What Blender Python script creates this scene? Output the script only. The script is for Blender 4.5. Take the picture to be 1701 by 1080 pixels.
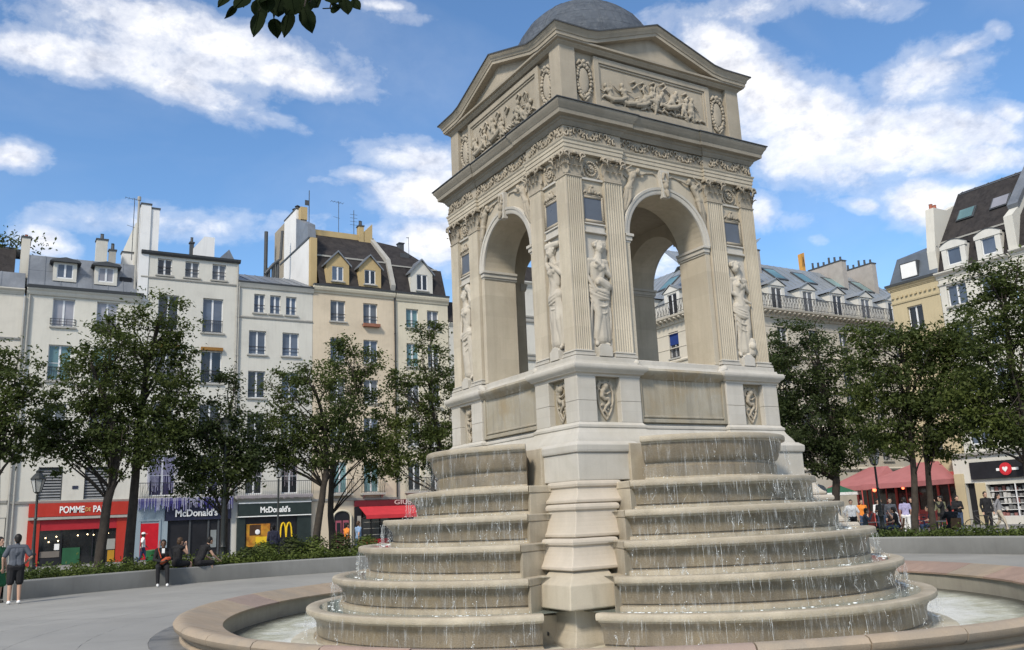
import bpy, bmesh, math, random
import numpy as np
from mathutils import Vector, Matrix, noise as mnoise
for _o in list(bpy.data.objects): bpy.data.objects.remove(_o)
S = bpy.context.scene
COL = S.collection
rad = math.radians

# ---------------------------------------------------------------- camera
cam_d = bpy.data.cameras.new('camera'); cam = bpy.data.objects.new('camera', cam_d); COL.objects.link(cam); S.camera = cam
CAM = Vector((-10.0938, -13.4807, 1.65))
YAW, PITCH, ROLL = rad(30.79457), rad(12.38777), rad(-2.47220)
_f = Vector((math.sin(YAW)*math.cos(PITCH), math.cos(YAW)*math.cos(PITCH), math.sin(PITCH)))
_r = Vector((math.cos(YAW), -math.sin(YAW), 0)); _u = _r.cross(_f)
_r2 = math.cos(ROLL)*_r + math.sin(ROLL)*_u; _u2 = -math.sin(ROLL)*_r + math.cos(ROLL)*_u
_m = Matrix((_r2, _u2, -_f)).transposed().to_4x4(); _m.translation = CAM
cam.matrix_world = _m
cam_d.sensor_width = 36.0; cam_d.lens = 1444.29/1701*36.0
cam_d.clip_start = 0.05; cam_d.clip_end = 2000

# ---------------------------------------------------------------- light
SUN_EL, SUN_AZ = 41.0, 235.0          # elevation, compass azimuth from +y clockwise (the sun stands in the south-west)
W = bpy.data.worlds.new('World'); S.world = W; W.use_nodes = True
sun_d = bpy.data.lights.new('sun', 'SUN'); sun = bpy.data.objects.new('sun', sun_d); COL.objects.link(sun)
sun_d.energy = 3.15; sun_d.angle = rad(9.0); sun_d.color = (1.0, 0.905, 0.77)
_sd = Vector((math.sin(rad(SUN_AZ))*math.cos(rad(SUN_EL)), math.cos(rad(SUN_AZ))*math.cos(rad(SUN_EL)), math.sin(rad(SUN_EL))))
sun.rotation_euler = _sd.to_track_quat('Z', 'Y').to_euler(); sun.location = _sd*200
S.view_settings.view_transform = 'Standard'; S.view_settings.look = 'None'
S.view_settings.exposure = 0.30; S.view_settings.gamma = 1.0; S.view_settings.use_curve_mapping = False
S.cycles.max_bounces = 6; S.cycles.diffuse_bounces = 3; S.cycles.glossy_bounces = 3; S.cycles.transparent_max_bounces = 10
S.cycles.transmission_bounces = 4; S.cycles.caustics_reflective = False; S.cycles.caustics_refractive = False

class NT:
    """small wrapper for building node trees"""
    def __init__(s, tree): s.t = tree; s.n = tree.nodes; s.l = tree.links
    def node(s, kind, **kw):
        n = s.n.new(kind)
        for k, v in kw.items(): setattr(n, k, v)
        return n
    def put(s, sock, v):
        if isinstance(v, bpy.types.NodeSocket): s.l.new(v, sock)
        elif v is not None:
            if isinstance(v, (tuple, list)) and len(v) == 3 and sock.type == 'RGBA': v = (*v, 1)
            sock.default_value = v
    def math(s, op, a, b=None, c=None, clamp=False):
        n = s.node('ShaderNodeMath', operation=op, use_clamp=clamp)
        s.put(n.inputs[0], a); s.put(n.inputs[1], b); s.put(n.inputs[2], c); return n.outputs[0]
    def mix(s, fac, a, b, blend='MIX'):
        n = s.node('ShaderNodeMix', data_type='RGBA', blend_type=blend); s.put(n.inputs[0], fac); s.put(n.inputs[6], a); s.put(n.inputs[7], b); return n.outputs[2]
    def noise(s, vec, scale, detail=4, rough=.55, dist=0.0, col=False):
        n = s.node('ShaderNodeTexNoise'); s.put(n.inputs['Vector'], vec); n.inputs['Scale'].default_value = scale; n.inputs['Detail'].default_value = detail
        n.inputs['Roughness'].default_value = rough; n.inputs['Distortion'].default_value = dist; return n.outputs[1 if col else 0]
    def ramp(s, fac, pts, interp='LINEAR'):
        n = s.node('ShaderNodeValToRGB'); s.put(n.inputs[0], fac); e = n.color_ramp.elements; n.color_ramp.interpolation = interp
        while len(e) < len(pts): e.new(1)
        for k, (p, c) in enumerate(pts):
            e[k].position = p; e[k].color = (c, c, c, 1) if isinstance(c, (int, float)) else (*c, 1)
        return n.outputs[0]
    def mapped(s, vec, scale=(1,1,1), rot=(0,0,0), loc=(0,0,0)):
        n = s.node('ShaderNodeMapping'); s.put(n.inputs[0], vec); n.inputs['Scale'].default_value = scale; n.inputs['Rotation'].default_value = rot; n.inputs['Location'].default_value = loc
        return n.outputs[0]

# world: physical sky with fair-weather cumulus, described by compass azimuth and elevation
wt = NT(W.node_tree); W.node_tree.nodes.clear()
sky = wt.node('ShaderNodeTexSky', sky_type='NISHITA', sun_disc=False)
sky.sun_elevation = rad(SUN_EL); sky.sun_rotation = rad(SUN_AZ); sky.air_density = 1.0; sky.dust_density = 0.6; sky.ozone_density = 2.0
tc = wt.node('ShaderNodeTexCoord'); sep = wt.node('ShaderNodeSeparateXYZ'); wt.l.new(tc.outputs['Generated'], sep.inputs[0])
dx, dy, dz = sep.outputs
az = wt.math('ARCTAN2', dx, dy); el = wt.math('ARCSINE', dz)
# azimuth, elevation, half-widths (degrees), strength, tilt of each bank of cloud
CLOUDS = [(7.5, 28.6, 6.5, 1.7, .8, -0.14), (9.8, 29.8, 7.63, 1.28, 1.0, -0.1), (2.6, 27.6, 5.76, 1.05, 0.95, 0.06), (8.8, 26.9, 5.06, 1.04, 0.85, -0.19), (15.8, 28.2, 4.13, 0.92, 0.95, -0.14), (13.5, 25.8, 3.41, 0.57, 0.6, -0.2), (-0.6, 21.6, 1.6, 0.8, 0.85, 0.05), (8.8, 18.6, 8.34, 0.95, 0.62, 0.04), (13.6, 19.2, 4.7, 0.6, 0.5, 0.04), (1.7, 16.8, 1.48, 0.83, 0.9, -0.11), (24.5, 23.4, 3.36, 0.99, 0.85, -0.1), (25.5, 21.0, 3.14, 1.62, 1.05, -0.02), (25.9, 18.1, 3.31, 1.56, 1.0, -0.02), (20.8, 22.3, 1.85, 0.46, 0.7, -0.03), (19.1, 21.9, 2.45, 0.38, 0.35, -0.02), (22.6, 32.6, 1.74, 0.41, 0.8, -0.06), (23.4, 32.0, 2.61, 0.49, 0.45, -0.07), (46.3, 28.6, 2.37, 1.46, 1.1, -0.49), (48.5, 25.7, 4.28, 2.18, 1.1, -0.63), (51.3, 22.9, 4.58, 2.65, 1.0, -0.34), (50.7, 21.2, 4.55, 1.62, 0.85, -0.39), (56.2, 21.2, 5.01, 1.9, 1.0, -0.12), (58.4, 24.3, 3.23, 1.49, 0.75, -0.0), (60.7, 25.4, 1.7, 0.45, 0.7, 0.12), (60.3, 21.0, 3.34, 1.4, 0.85, -0.36), (61.3, 19.1, 2.92, 0.94, 0.85, -0.11), (62.9, 21.2, 1.15, 0.71, 0.7, -0.5), (47.8, 18.4, 1.13, 0.89, 0.85, -0.14), (57.4, 17.3, 1.81, 1.26, 1.1, -0.14), (54.0, 17.8, 1.37, 0.5, 0.7, -0.28), (59.4, 17.2, 1.92, 0.75, 0.8, -0.1), (49.5, 17.5, 1.64, 0.74, 0.45, -0.2), (46.7, 30.6, 6.76, 0.75, 0.62, -0.05), (56.0, 29.1, 2.46, 0.71, 0.6, -0.25), (63.1, 25.9, 0.62, 0.5, 0.55, -0.3), (51.4, 16.0, 0.72, 0.44, 0.45, -0.15), (41.5, 15.6, 1.58, 1.55, 0.7, -0.1)]
acc = None
vec3 = wt.node('ShaderNodeCombineXYZ'); wt.put(vec3.inputs[0], wt.math('MULTIPLY', az, 1.0)); wt.put(vec3.inputs[1], wt.math('MULTIPLY', el, 1.5)); vec3 = vec3.outputs[0]
n_big = wt.noise(vec3, 17.0, 9, .6, .3); n_fine = wt.noise(vec3, 60.0, 6, .62, .2)
nz = wt.math('ADD', wt.math('MULTIPLY', wt.math('SUBTRACT', n_big, .5), 1.9), wt.math('MULTIPLY', wt.math('SUBTRACT', n_fine, .5), .5))
for (a0, e0, sa, se, k, tilt) in CLOUDS:
    da = wt.math('SUBTRACT', az, rad(a0)); de = wt.math('SUBTRACT', wt.math('SUBTRACT', el, rad(e0)), wt.math('MULTIPLY', da, tilt))
    # cumulus: flatter bottoms than tops
    q = wt.math('ADD', wt.math('POWER', wt.math('ABSOLUTE', wt.math('DIVIDE', da, rad(sa))), 2.0), wt.math('POWER', wt.math('ABSOLUTE', wt.math('DIVIDE', de, rad(se))), 2.0))
    g = wt.math('MULTIPLY', wt.math('EXPONENT', wt.math('MULTIPLY', q, -.52)), k)
    acc = g if acc is None else wt.math('MAXIMUM', acc, g)
# elsewhere broken cloud goes on, thickened out of view to whiten the fill light
proj = wt.node('ShaderNodeCombineXYZ'); zc = wt.math('MAXIMUM', dz, .06)
wt.put(proj.inputs[0], wt.math('DIVIDE', dx, zc)); wt.put(proj.inputs[1], wt.math('DIVIDE', dy, zc))
far = wt.noise(proj.outputs[0], 1.1, 7, .55, .2)
faraz = wt.math('ABSOLUTE', wt.math('SUBTRACT', az, rad(30.8)))
outside = wt.math('MAXIMUM', wt.math('SMOOTH_MIN', 1.0, wt.math('MULTIPLY', wt.math('MAXIMUM', wt.math('SUBTRACT', faraz, rad(36)), 0.0), 4.0), .1),
                  wt.math('MINIMUM', wt.math('MULTIPLY', wt.math('MAXIMUM', wt.math('SUBTRACT', el, rad(42)), 0.0), 6.0), 1.0))
farm = wt.math('MULTIPLY', wt.ramp(far, [(.38, 0.0), (.62, 1.0)]), outside)
acc = wt.math('MAXIMUM', acc, farm)
dens = wt.math('ADD', acc, wt.math('MULTIPLY', nz, .46))
mask = wt.ramp(dens, [(.22, 0.0), (.46, .26), (.76, .76), (1.08, 1.0)], 'EASE')
mask = wt.math('MULTIPLY', mask, wt.ramp(acc, [(.06, 0.0), (.26, 1.0)]))
veil = wt.math('MULTIPLY', wt.ramp(wt.noise(vec3, 4.0, 5, .5, .6), [(.45, 0.0), (.80, 1.0)]), .12)
mask = wt.math('MAXIMUM', mask, veil)
lump = wt.noise(wt.mapped(vec3, loc=(.008, .02, 0)), 20.0, 8, .6, .2)
shade = wt.ramp(wt.math('ADD', lump, wt.math('MULTIPLY', wt.math('SUBTRACT', n_fine, .5), .35)), [(.30, (.60, .62, .69)), (.46, (.82, .83, .88)), (.62, (1.0, .99, .98))])
bg1 = wt.node('ShaderNodeBackground'); wt.put(bg1.inputs[0], wt.mix(1.0, sky.outputs[0], (.78, 1.0, 1.16), 'MULTIPLY')); bg1.inputs[1].default_value = .132
bg2 = wt.node('ShaderNodeBackground'); wt.put(bg2.inputs[0], shade); bg2.inputs[1].default_value = .98
mx = wt.node('ShaderNodeMixShader'); wt.put(mx.inputs[0], mask); wt.l.new(bg1.outputs[0], mx.inputs[1]); wt.l.new(bg2.outputs[0], mx.inputs[2])
wo = wt.node('ShaderNodeOutputWorld'); wt.l.new(mx.outputs[0], wo.inputs[0])
W.cycles.sampling_method = 'MANUAL'; W.cycles.sample_map_resolution = 512

# ---------------------------------------------------------------- object helpers
def tag(o, label=None, cat=None, group=None, kind=None):
    if label: o['label'] = label
    if cat: o['category'] = cat
    if group: o['group'] = group
    if kind: o['kind'] = kind
    return o
def empty(name, loc=(0,0,0), rz=0.0, label=None, cat=None, group=None, parent=None):
    o = bpy.data.objects.new(name, None); COL.objects.link(o); o.location = loc; o.rotation_euler = (0,0,rz); o.empty_display_size = .2
    if parent: o.parent = parent
    return tag(o, label, cat, group)
def link(name, me, parent=None, loc=(0,0,0), rot=(0,0,0), scale=(1,1,1), label=None, cat=None, group=None, kind=None):
    o = bpy.data.objects.new(name, me); COL.objects.link(o)
    o.location = loc; o.rotation_euler = rot; o.scale = scale
    if parent: o.parent = parent
    return tag(o, label, cat, group, kind)
def dup(o, parent=None, loc=None, rz=None, label=None, group=None):
    c = o.copy(); COL.objects.link(c)
    if parent is not None: c.parent = parent
    if loc is not None: c.location = loc
    if rz is not None: c.rotation_euler = (0,0,rz)
    if label: c['label'] = label
    if group: c['group'] = group
    for ch in list(o.children): dup(ch, c)
    return c
class MB:
    def __init__(s): s.v = []; s.f = []; s.mi = []; s.cur = 0
    def add(s, vs, fs, mi=None):
        b = len(s.v); s.v += [tuple(v) for v in vs]; s.f += [tuple(b+i for i in f) for f in fs]; s.mi += [s.cur if mi is None else mi]*len(fs); return s
    def box(s, x0, x1, y0, y1, z0, z1, mi=None):
        if x0 > x1: x0, x1 = x1, x0
        if y0 > y1: y0, y1 = y1, y0
        if z0 > z1: z0, z1 = z1, z0
        return s.add([(x0,y0,z0),(x1,y0,z0),(x1,y1,z0),(x0,y1,z0),(x0,y0,z1),(x1,y0,z1),(x1,y1,z1),(x0,y1,z1)],
                     [(0,3,2,1),(4,5,6,7),(0,1,5,4),(1,2,6,5),(2,3,7,6),(3,0,4,7)], mi)
    def prism(s, poly, axis, a, b, mi=None):
        """polygon (2D, counter-clockwise) extruded along axis between a and b"""
        def P(p, t):
            return {'z': (p[0], p[1], t), 'y': (p[0], t, p[1]), 'x': (t, p[0], p[1])}[axis]
        n = len(poly); vs = [P(p, a) for p in poly] + [P(p, b) for p in poly]
        fs = [tuple(range(n))[::-1], tuple(range(n, 2*n))] + [(i, (i+1) % n, n+(i+1) % n, n+i) for i in range(n)]
        if axis == 'y': fs = [f[::-1] for f in fs]
        return s.add(vs, fs, mi)
    def tube(s, path, radii, n=6, cap=True, mi=None):
        path = [Vector(p) for p in path]
        if not isinstance(radii, (list, tuple)): radii = [radii]*len(path)
        up = None; vs = []; fs = []
        for i, p in enumerate(path):
            t = (path[min(i+1, len(path)-1)] - path[max(i-1, 0)])
            if t.length < 1e-9: t = Vector((0,0,1))
            t.normalize()
            if up is None: up = t.orthogonal().normalized()
            up = (up - t*up.dot(t))
            up = up.normalized() if up.length > 1e-6 else t.orthogonal().normalized()
            w = t.cross(up)
            for k in range(n):
                a = 2*math.pi*k/n; vs.append(p + (up*math.cos(a) + w*math.sin(a))*radii[i])
        for i in range(len(path)-1):
            for k in range(n): fs.append((i*n+k, i*n+(k+1) % n, (i+1)*n+(k+1) % n, (i+1)*n+k))
        if cap: fs += [tuple(range(n))[::-1], tuple(range((len(path)-1)*n, len(path)*n))]
        return s.add(vs, fs, mi)
    def lathe(s, prof, n=24, a0=0.0, a1=None, c=(0,0,0), mi=None, closed_prof=False, cap=False):
        full = a1 is None; a1 = 2*math.pi if full else a1
        m = n if full else n+1; vs = []; fs = []; L = len(prof)
        for k in range(m):
            a = a0+(a1-a0)*k/n
            for (r, z) in prof: vs.append((c[0]+r*math.cos(a), c[1]+r*math.sin(a), c[2]+z))
        for k in range(n):
            k2 = (k+1) % m
            for i in range(L if closed_prof else L-1):
                j = (i+1) % L; fs.append((k*L+i, k2*L+i, k2*L+j, k*L+j))
        if cap: fs += [tuple(range(L)), tuple(range((m-1)*L, m*L))[::-1]]
        return s.add(vs, fs, mi)
    def sphere(s, c, r, n=8, m=6, sc=(1,1,1), mi=None):
        vs = [(c[0], c[1], c[2]-r*sc[2])]; fs = []
        for i in range(1, m):
            t = -math.pi/2+math.pi*i/m
            for k in range(n):
                a = 2*math.pi*k/n; vs.append((c[0]+r*sc[0]*math.cos(t)*math.cos(a), c[1]+r*sc[1]*math.cos(t)*math.sin(a), c[2]+r*sc[2]*math.sin(t)))
        vs.append((c[0], c[1], c[2]+r*sc[2])); top = len(vs)-1
        for k in range(n): fs.append((0, 1+(k+1) % n, 1+k)); fs.append((top, 1+(m-2)*n+k, 1+(m-2)*n+(k+1) % n))
        for i in range(m-2):
            for k in range(n): fs.append((1+i*n+k, 1+i*n+(k+1) % n, 1+(i+1)*n+(k+1) % n, 1+(i+1)*n+k))
        return s.add(vs, fs, mi)
    def capsule(s, a, b, ra, rb, n=8, mi=None):
        a, b = Vector(a), Vector(b); d = b-a; L = d.length
        if L < 1e-6: return s.sphere(a, max(ra, rb), n, 6, mi=mi)
        d /= L; P = []; R = []
        for t in (-1, -.8, -.45): P.append(a+d*ra*t); R.append(ra*math.sqrt(max(1-t*t, .0004)))
        P.append(a); R.append(ra); P.append(b); R.append(rb)
        for t in (.45, .8, 1): P.append(b+d*rb*t); R.append(rb*math.sqrt(max(1-t*t, .0004)))
        return s.tube(P, R, n, True, mi)
    def sweep(s, prof, plan, mi=None, closed=True, capends=True):
        """mitred sweep of a profile [(outward offset, z)] round a plan polygon (counter-clockwise)"""
        n = len(plan); offs = []
        for i in range(n):
            p = Vector(plan[i]); a = Vector(plan[i-1]) if (closed or i > 0) else None; b = Vector(plan[(i+1) % n]) if (closed or i < n-1) else None
            def nrm(u, v): d = (v-u).normalized(); return Vector((d.y, -d.x))
            if a is None: o = nrm(p, b)
            elif b is None: o = nrm(a, p)
            else:
                n1, n2 = nrm(a, p), nrm(p, b); o = n1+n2; o = o/max(o.dot(n1), .2)
            offs.append(o)
        L = len(prof); vs = []
        for i in range(n):
            for (d, z) in prof: vs.append((plan[i][0]+offs[i].x*d, plan[i][1]+offs[i].y*d, z))
        fs = []
        for i in range(n if closed else n-1):
            j = (i+1) % n
            for k in range(L-1): fs.append((i*L+k, j*L+k, j*L+k+1, i*L+k+1))
        if not closed and capends: fs += [tuple(range(L))[::-1], tuple(range((n-1)*L, n*L))]
        return s.add(vs, fs, mi)
    def xf(s, M, start=0):
        M = Matrix(M); 
        for i in range(start, len(s.v)): s.v[i] = tuple(M @ Vector(s.v[i]))
        return s
    def mesh(s, name, mats, smooth=False):
        me = bpy.data.meshes.new(name); me.from_pydata(s.v, [], s.f)
        if not isinstance(mats, (list, tuple)): mats = [mats]
        for m in mats: me.materials.append(m)
        if len(mats) > 1 or any(s.mi): me.polygons.foreach_set('material_index', s.mi)
        if smooth: me.polygons.foreach_set('use_smooth', [True]*len(me.polygons))
        me.validate(); me.update(); return me
    def obj(s, name, mats, parent=None, smooth=False, bevel=0.0, recalc=False, **kw):
        me = s.mesh(name, mats, smooth)
        if recalc:
            bm = bmesh.new(); bm.from_mesh(me); bmesh.ops.remove_doubles(bm, verts=bm.verts, dist=1e-5); bmesh.ops.recalc_face_normals(bm, faces=bm.faces); bm.to_mesh(me); bm.free()
        if smooth == 'auto':
            me.set_sharp_from_angle(angle=rad(40))
        o = link(name, me, parent, **kw)
        if bevel: add_bevel(o, bevel)
        return o
def add_bevel(o, w, seg=2):
    b = o.modifiers.new('bevel', 'BEVEL'); b.width = w; b.segments = seg; b.limit_method = 'ANGLE'; b.angle_limit = rad(35); b.harden_normals = False
def fused(mb, voxel, mats, name, smooth_it=2, colour=None):
    """fuse overlapping capsules into ONE continuous skin; colour(co)->material index per face"""
    me = mb.mesh(name+'_raw', mats); o = bpy.data.objects.new('tmp', me); COL.objects.link(o)
    r = o.modifiers.new('r', 'REMESH'); r.mode = 'VOXEL'; r.voxel_size = voxel; r.use_smooth_shade = True
    if smooth_it:
        q = o.modifiers.new('s', 'SMOOTH'); q.iterations = smooth_it; q.factor = .5
    dg = bpy.context.evaluated_depsgraph_get(); out = bpy.data.meshes.new_from_object(o.evaluated_get(dg)); out.name = name
    bpy.data.objects.remove(o); bpy.data.meshes.remove(me)
    out.materials.clear()
    for m in mats: out.materials.append(m)
    out.polygons.foreach_set('use_smooth', [True]*len(out.polygons))
    if colour: out.polygons.foreach_set('material_index', [colour(p.center) for p in out.polygons])
    else: out.polygons.foreach_set('material_index', [0]*len(out.polygons))
    out.update(); return out

# ---------------------------------------------------------------- materials
MATS = {}
def mat(name, col, rough=.8, var=.12, scale=3.0, var2=None, streak=0.0, bump=.0, bscale=60.0, spec=.3, metal=0.0, grain=.0, emit=None, trans=None, dirt=None, coat=0.0, blocks=None):
    """procedural surface: base colour with large patches, fine grain, vertical streaks, fine relief"""
    if name in MATS: return MATS[name]
    m = bpy.data.materials.new(name); m.use_nodes = True; t = NT(m.node_tree); b = t.n['Principled BSDF']
    geo = t.node('ShaderNodeNewGeometry'); pos = geo.outputs['Position']
    c = t.mix(.0, col, col)
    n1 = t.noise(pos, scale, 5, .6, .3)
    lo = tuple(max(0, x*(1-var)) for x in col); hi = tuple(min(1, x*(1+var)) for x in col)
    c = t.ramp(n1, [(.3, lo), (.5, col), (.7, hi)])
    if var2: c = t.mix(t.ramp(t.noise(pos, scale*.45, 4, .6, .6), [(.45, 0.0), (.68, 1.0)]), c, var2)
    if blocks:      # tone of each quarried block
        sx = t.node('ShaderNodeSeparateXYZ'); t.l.new(pos, sx.inputs[0]); cx = t.node('ShaderNodeCombineXYZ'); t.put(cx.inputs[0], t.math('ADD', sx.outputs[0], t.math('MULTIPLY', sx.outputs[1], 1.0))); t.put(cx.inputs[1], sx.outputs[2])
        br = t.node('ShaderNodeTexBrick'); t.put(br.inputs['Vector'], cx.outputs[0]); br.inputs['Color1'].default_value = (1-blocks[2],)*3+(1,); br.inputs['Color2'].default_value = (1+blocks[2]*.6,)*3+(1,); br.inputs['Mortar'].default_value = (.93, .93, .93, 1)
        br.inputs['Mortar Size'].default_value = .004; br.inputs['Scale'].default_value = 1.0; br.inputs['Brick Width'].default_value = blocks[0]; br.inputs['Row Height'].default_value = blocks[1]; c = t.mix(1.0, c, br.outputs[0], 'MULTIPLY')
    if streak:
        sv = t.noise(t.mapped(pos, (5, 5, .35)), 1.6, 4, .6, .2)
        c = t.mix(t.math('MULTIPLY', t.ramp(sv, [(.48, 0.0), (.72, 1.0)]), streak), c, tuple(x*.55 for x in col), 'MIX')
    if dirt:
        c = t.mix(t.math('MULTIPLY', t.ramp(t.noise(pos, dirt[1], 6, .65, .5), [(.5, 0.0), (.72, 1.0)]), dirt[2]), c, dirt[0])
    if grain:
        c = t.mix(grain, c, t.ramp(t.noise(pos, bscale*1.4, 3, .7), [(.3, tuple(x*.7 for x in col)), (.7, tuple(min(1, x*1.3) for x in col))]))
    t.put(b.inputs['Base Color'], c); b.inputs['Metallic'].default_value = metal
    b.inputs['Specular IOR Level'].default_value = spec; b.inputs['Coat Weight'].default_value = coat
    t.put(b.inputs['Roughness'], t.ramp(t.noise(pos, scale*2.2, 3, .6), [(.3, max(.02, rough-.08)), (.7, min(1, rough+.08))]))
    if bump:
        bn = t.node('ShaderNodeBump'); bn.inputs['Strength'].default_value = bump; bn.inputs['Distance'].default_value = .02
        t.put(bn.inputs['Height'], t.noise(pos, bscale, 5, .65)); t.l.new(bn.outputs[0], b.inputs['Normal'])
    if emit: t.put(b.inputs['Emission Color'], emit[0]); b.inputs['Emission Strength'].default_value = emit[1]
    if trans:
        tr = t.node('ShaderNodeBsdfTranslucent'); t.put(tr.inputs[0], trans[0]); ms = t.node('ShaderNodeMixShader'); ms.inputs[0].default_value = trans[1]
        t.l.new(b.outputs[0], ms.inputs[1]); t.l.new(tr.outputs[0], ms.inputs[2]); t.l.new(ms.outputs[0], t.n['Material Output'].inputs[0])
    MATS[name] = m; return m
def clear_mat(name, col, alpha, rough=.1, var=0.0, scale=8.0, stretch=(1,1,1), spec=.5):
    """water or glass you can partly see through"""
    m = bpy.data.materials.new(name); m.use_nodes = True; t = NT(m.node_tree); b = t.n['Principled BSDF']
    pos = t.node('ShaderNodeNewGeometry').outputs['Position']
    t.put(b.inputs['Base Color'], col); b.inputs['Roughness'].default_value = rough; b.inputs['Specular IOR Level'].default_value = spec
    if var: t.put(b.inputs['Alpha'], t.ramp(t.noise(t.mapped(pos, stretch), scale, 5, .65, .2), [(.35, max(0, alpha-var)), (.7, min(1, alpha+var))]))
    else: b.inputs['Alpha'].default_value = alpha
    MATS[name] = m; return m
# ================================================================ materials of the fountain
LIME = mat('limestone', (.475, .425, .335), .85, .10, 1.3, (.41, .36, .28), .36, .3, 70, .2, grain=.2, blocks=(.95, .42, .10), dirt=((.29, .25, .185), 1.0, .5))
LIMEW = mat('pale_limestone', (.49, .465, .415), .85, .08, 1.6, (.43, .405, .35), .24, .25, 70, .2, grain=.15, blocks=(.8, .36, .06), dirt=((.34, .30, .225), .9, .42))
LIMEG = mat('grey_limestone', (.375, .33, .26), .88, .12, 1.5, (.285, .255, .20), .34, .3, 70, .2, grain=.2, blocks=(1.1, .5, .07), dirt=((.20, .18, .14), 1.6, .4))
LIMED = mat('dark_moulding_stone', (.27, .245, .20), .9, .14, 2.0, (.20, .18, .145), .25, .3, 60, .2, grain=.2)  # darker stone for the main cornice
WARM = mat('warm_limestone', (.49, .435, .36), .85, .08, 1.8, (.43, .385, .315), .12, .2, 70, .2, grain=.12)
RIM = mat('basin_lip_stone', (.42, .37, .285), .5, .2, 2.2, (.31, .262, .19), .35, .4, 50, .35, grain=.25, dirt=((.24, .195, .13), 1.7, .5))
WET = mat('wet_basin_stone', (.20, .165, .115), .36, .25, 1.6, (.105, .088, .062), .9, .4, 45, .45, grain=.28, dirt=((.30, .235, .13), 1.1, .7))
BAND = mat('pale_basin_band', (.37, .315, .23), .5, .2, 1.8, (.235, .195, .135), .8, .4, 45, .35, grain=.28, dirt=((.44, .37, .25), 1.3, .65))  # paler than the riser; wet stone and shading both put into the colours
STAINED = mat('water_stained_panel', (.36, .33, .265), .6, .14, 1.5, (.27, .225, .145), .8, .3, 60, .3, grain=.2, dirt=((.27, .19, .085), 1.1, .75))
SLATE = mat('dome_slate', (.062, .074, .092), .7, .15, 3.0, (.085, .098, .118), .15, .3, 40, .25, dirt=((.15, .165, .18), 9.0, .5))
LEADM = mat('dark_lead', (.05, .055, .06), .5, .15, 4)
TABLET = mat('blue_grey_slate_tablet', (.085, .10, .125), .35, .12, 3, spec=.5)
PINK = mat('pink_rim_stone', (.33, .235, .185), .6, .16, 2.5, (.27, .20, .165), 0, .35, 45, .35, grain=.22)
TAN = mat('tan_rim_stone', (.34, .27, .195), .6, .14, 2.5, (.26, .225, .18), 0, .35, 45, .35, grain=.22)
MAUVE = mat('mauve_rim_stone', (.28, .215, .18), .6, .16, 2.5, (.31, .235, .19), 0, .35, 45, .35, grain=.22)
POOLW = mat('pool_wall_stone', (.36, .34, .285), .7, .1, 2, (.29, .27, .225), .3, .25, 50, .3, grain=.15)
PAVD = mat('dark_wet_paving', (.20, .20, .195), .45, .18, 2.0, (.085, .09, .095), 0, .25, 40, .4)
R90 = math.pi/2

fountain = empty('fountain', (0,0,0), label='tall stone pavilion fountain with arches, slate dome and curved cascading basins', cat='fountain')
def face_copies(o, ks=(1,2,3)):
    """the same part on the other faces of the square fountain"""
    base = o.rotation_euler.z
    out = [o]
    for k in ks:
        c = dup(o, fountain); c.rotation_euler.z = base - k*R90
        x, y = o.location.x, o.location.y
        for _ in range(k): x, y = y, -x
        c.location = (x, y, o.location.z); out.append(c)
    return out
A = 2.176; G0 = 1.0            # half side of the pavilion, inner edge of the corner groups
def plan(a, r, g=G0-.03):
    """square plan with the corner groups standing r proud of the middle of each face"""
    p = [(-a,-a), (-g,-a), (-g,-a+r), (g,-a+r), (g,-a)]; out = []
    for k in range(4):
        for (x, y) in p:
            for _ in range(k): x, y = -y, x
            out.append((x, y))
    return out

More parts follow.
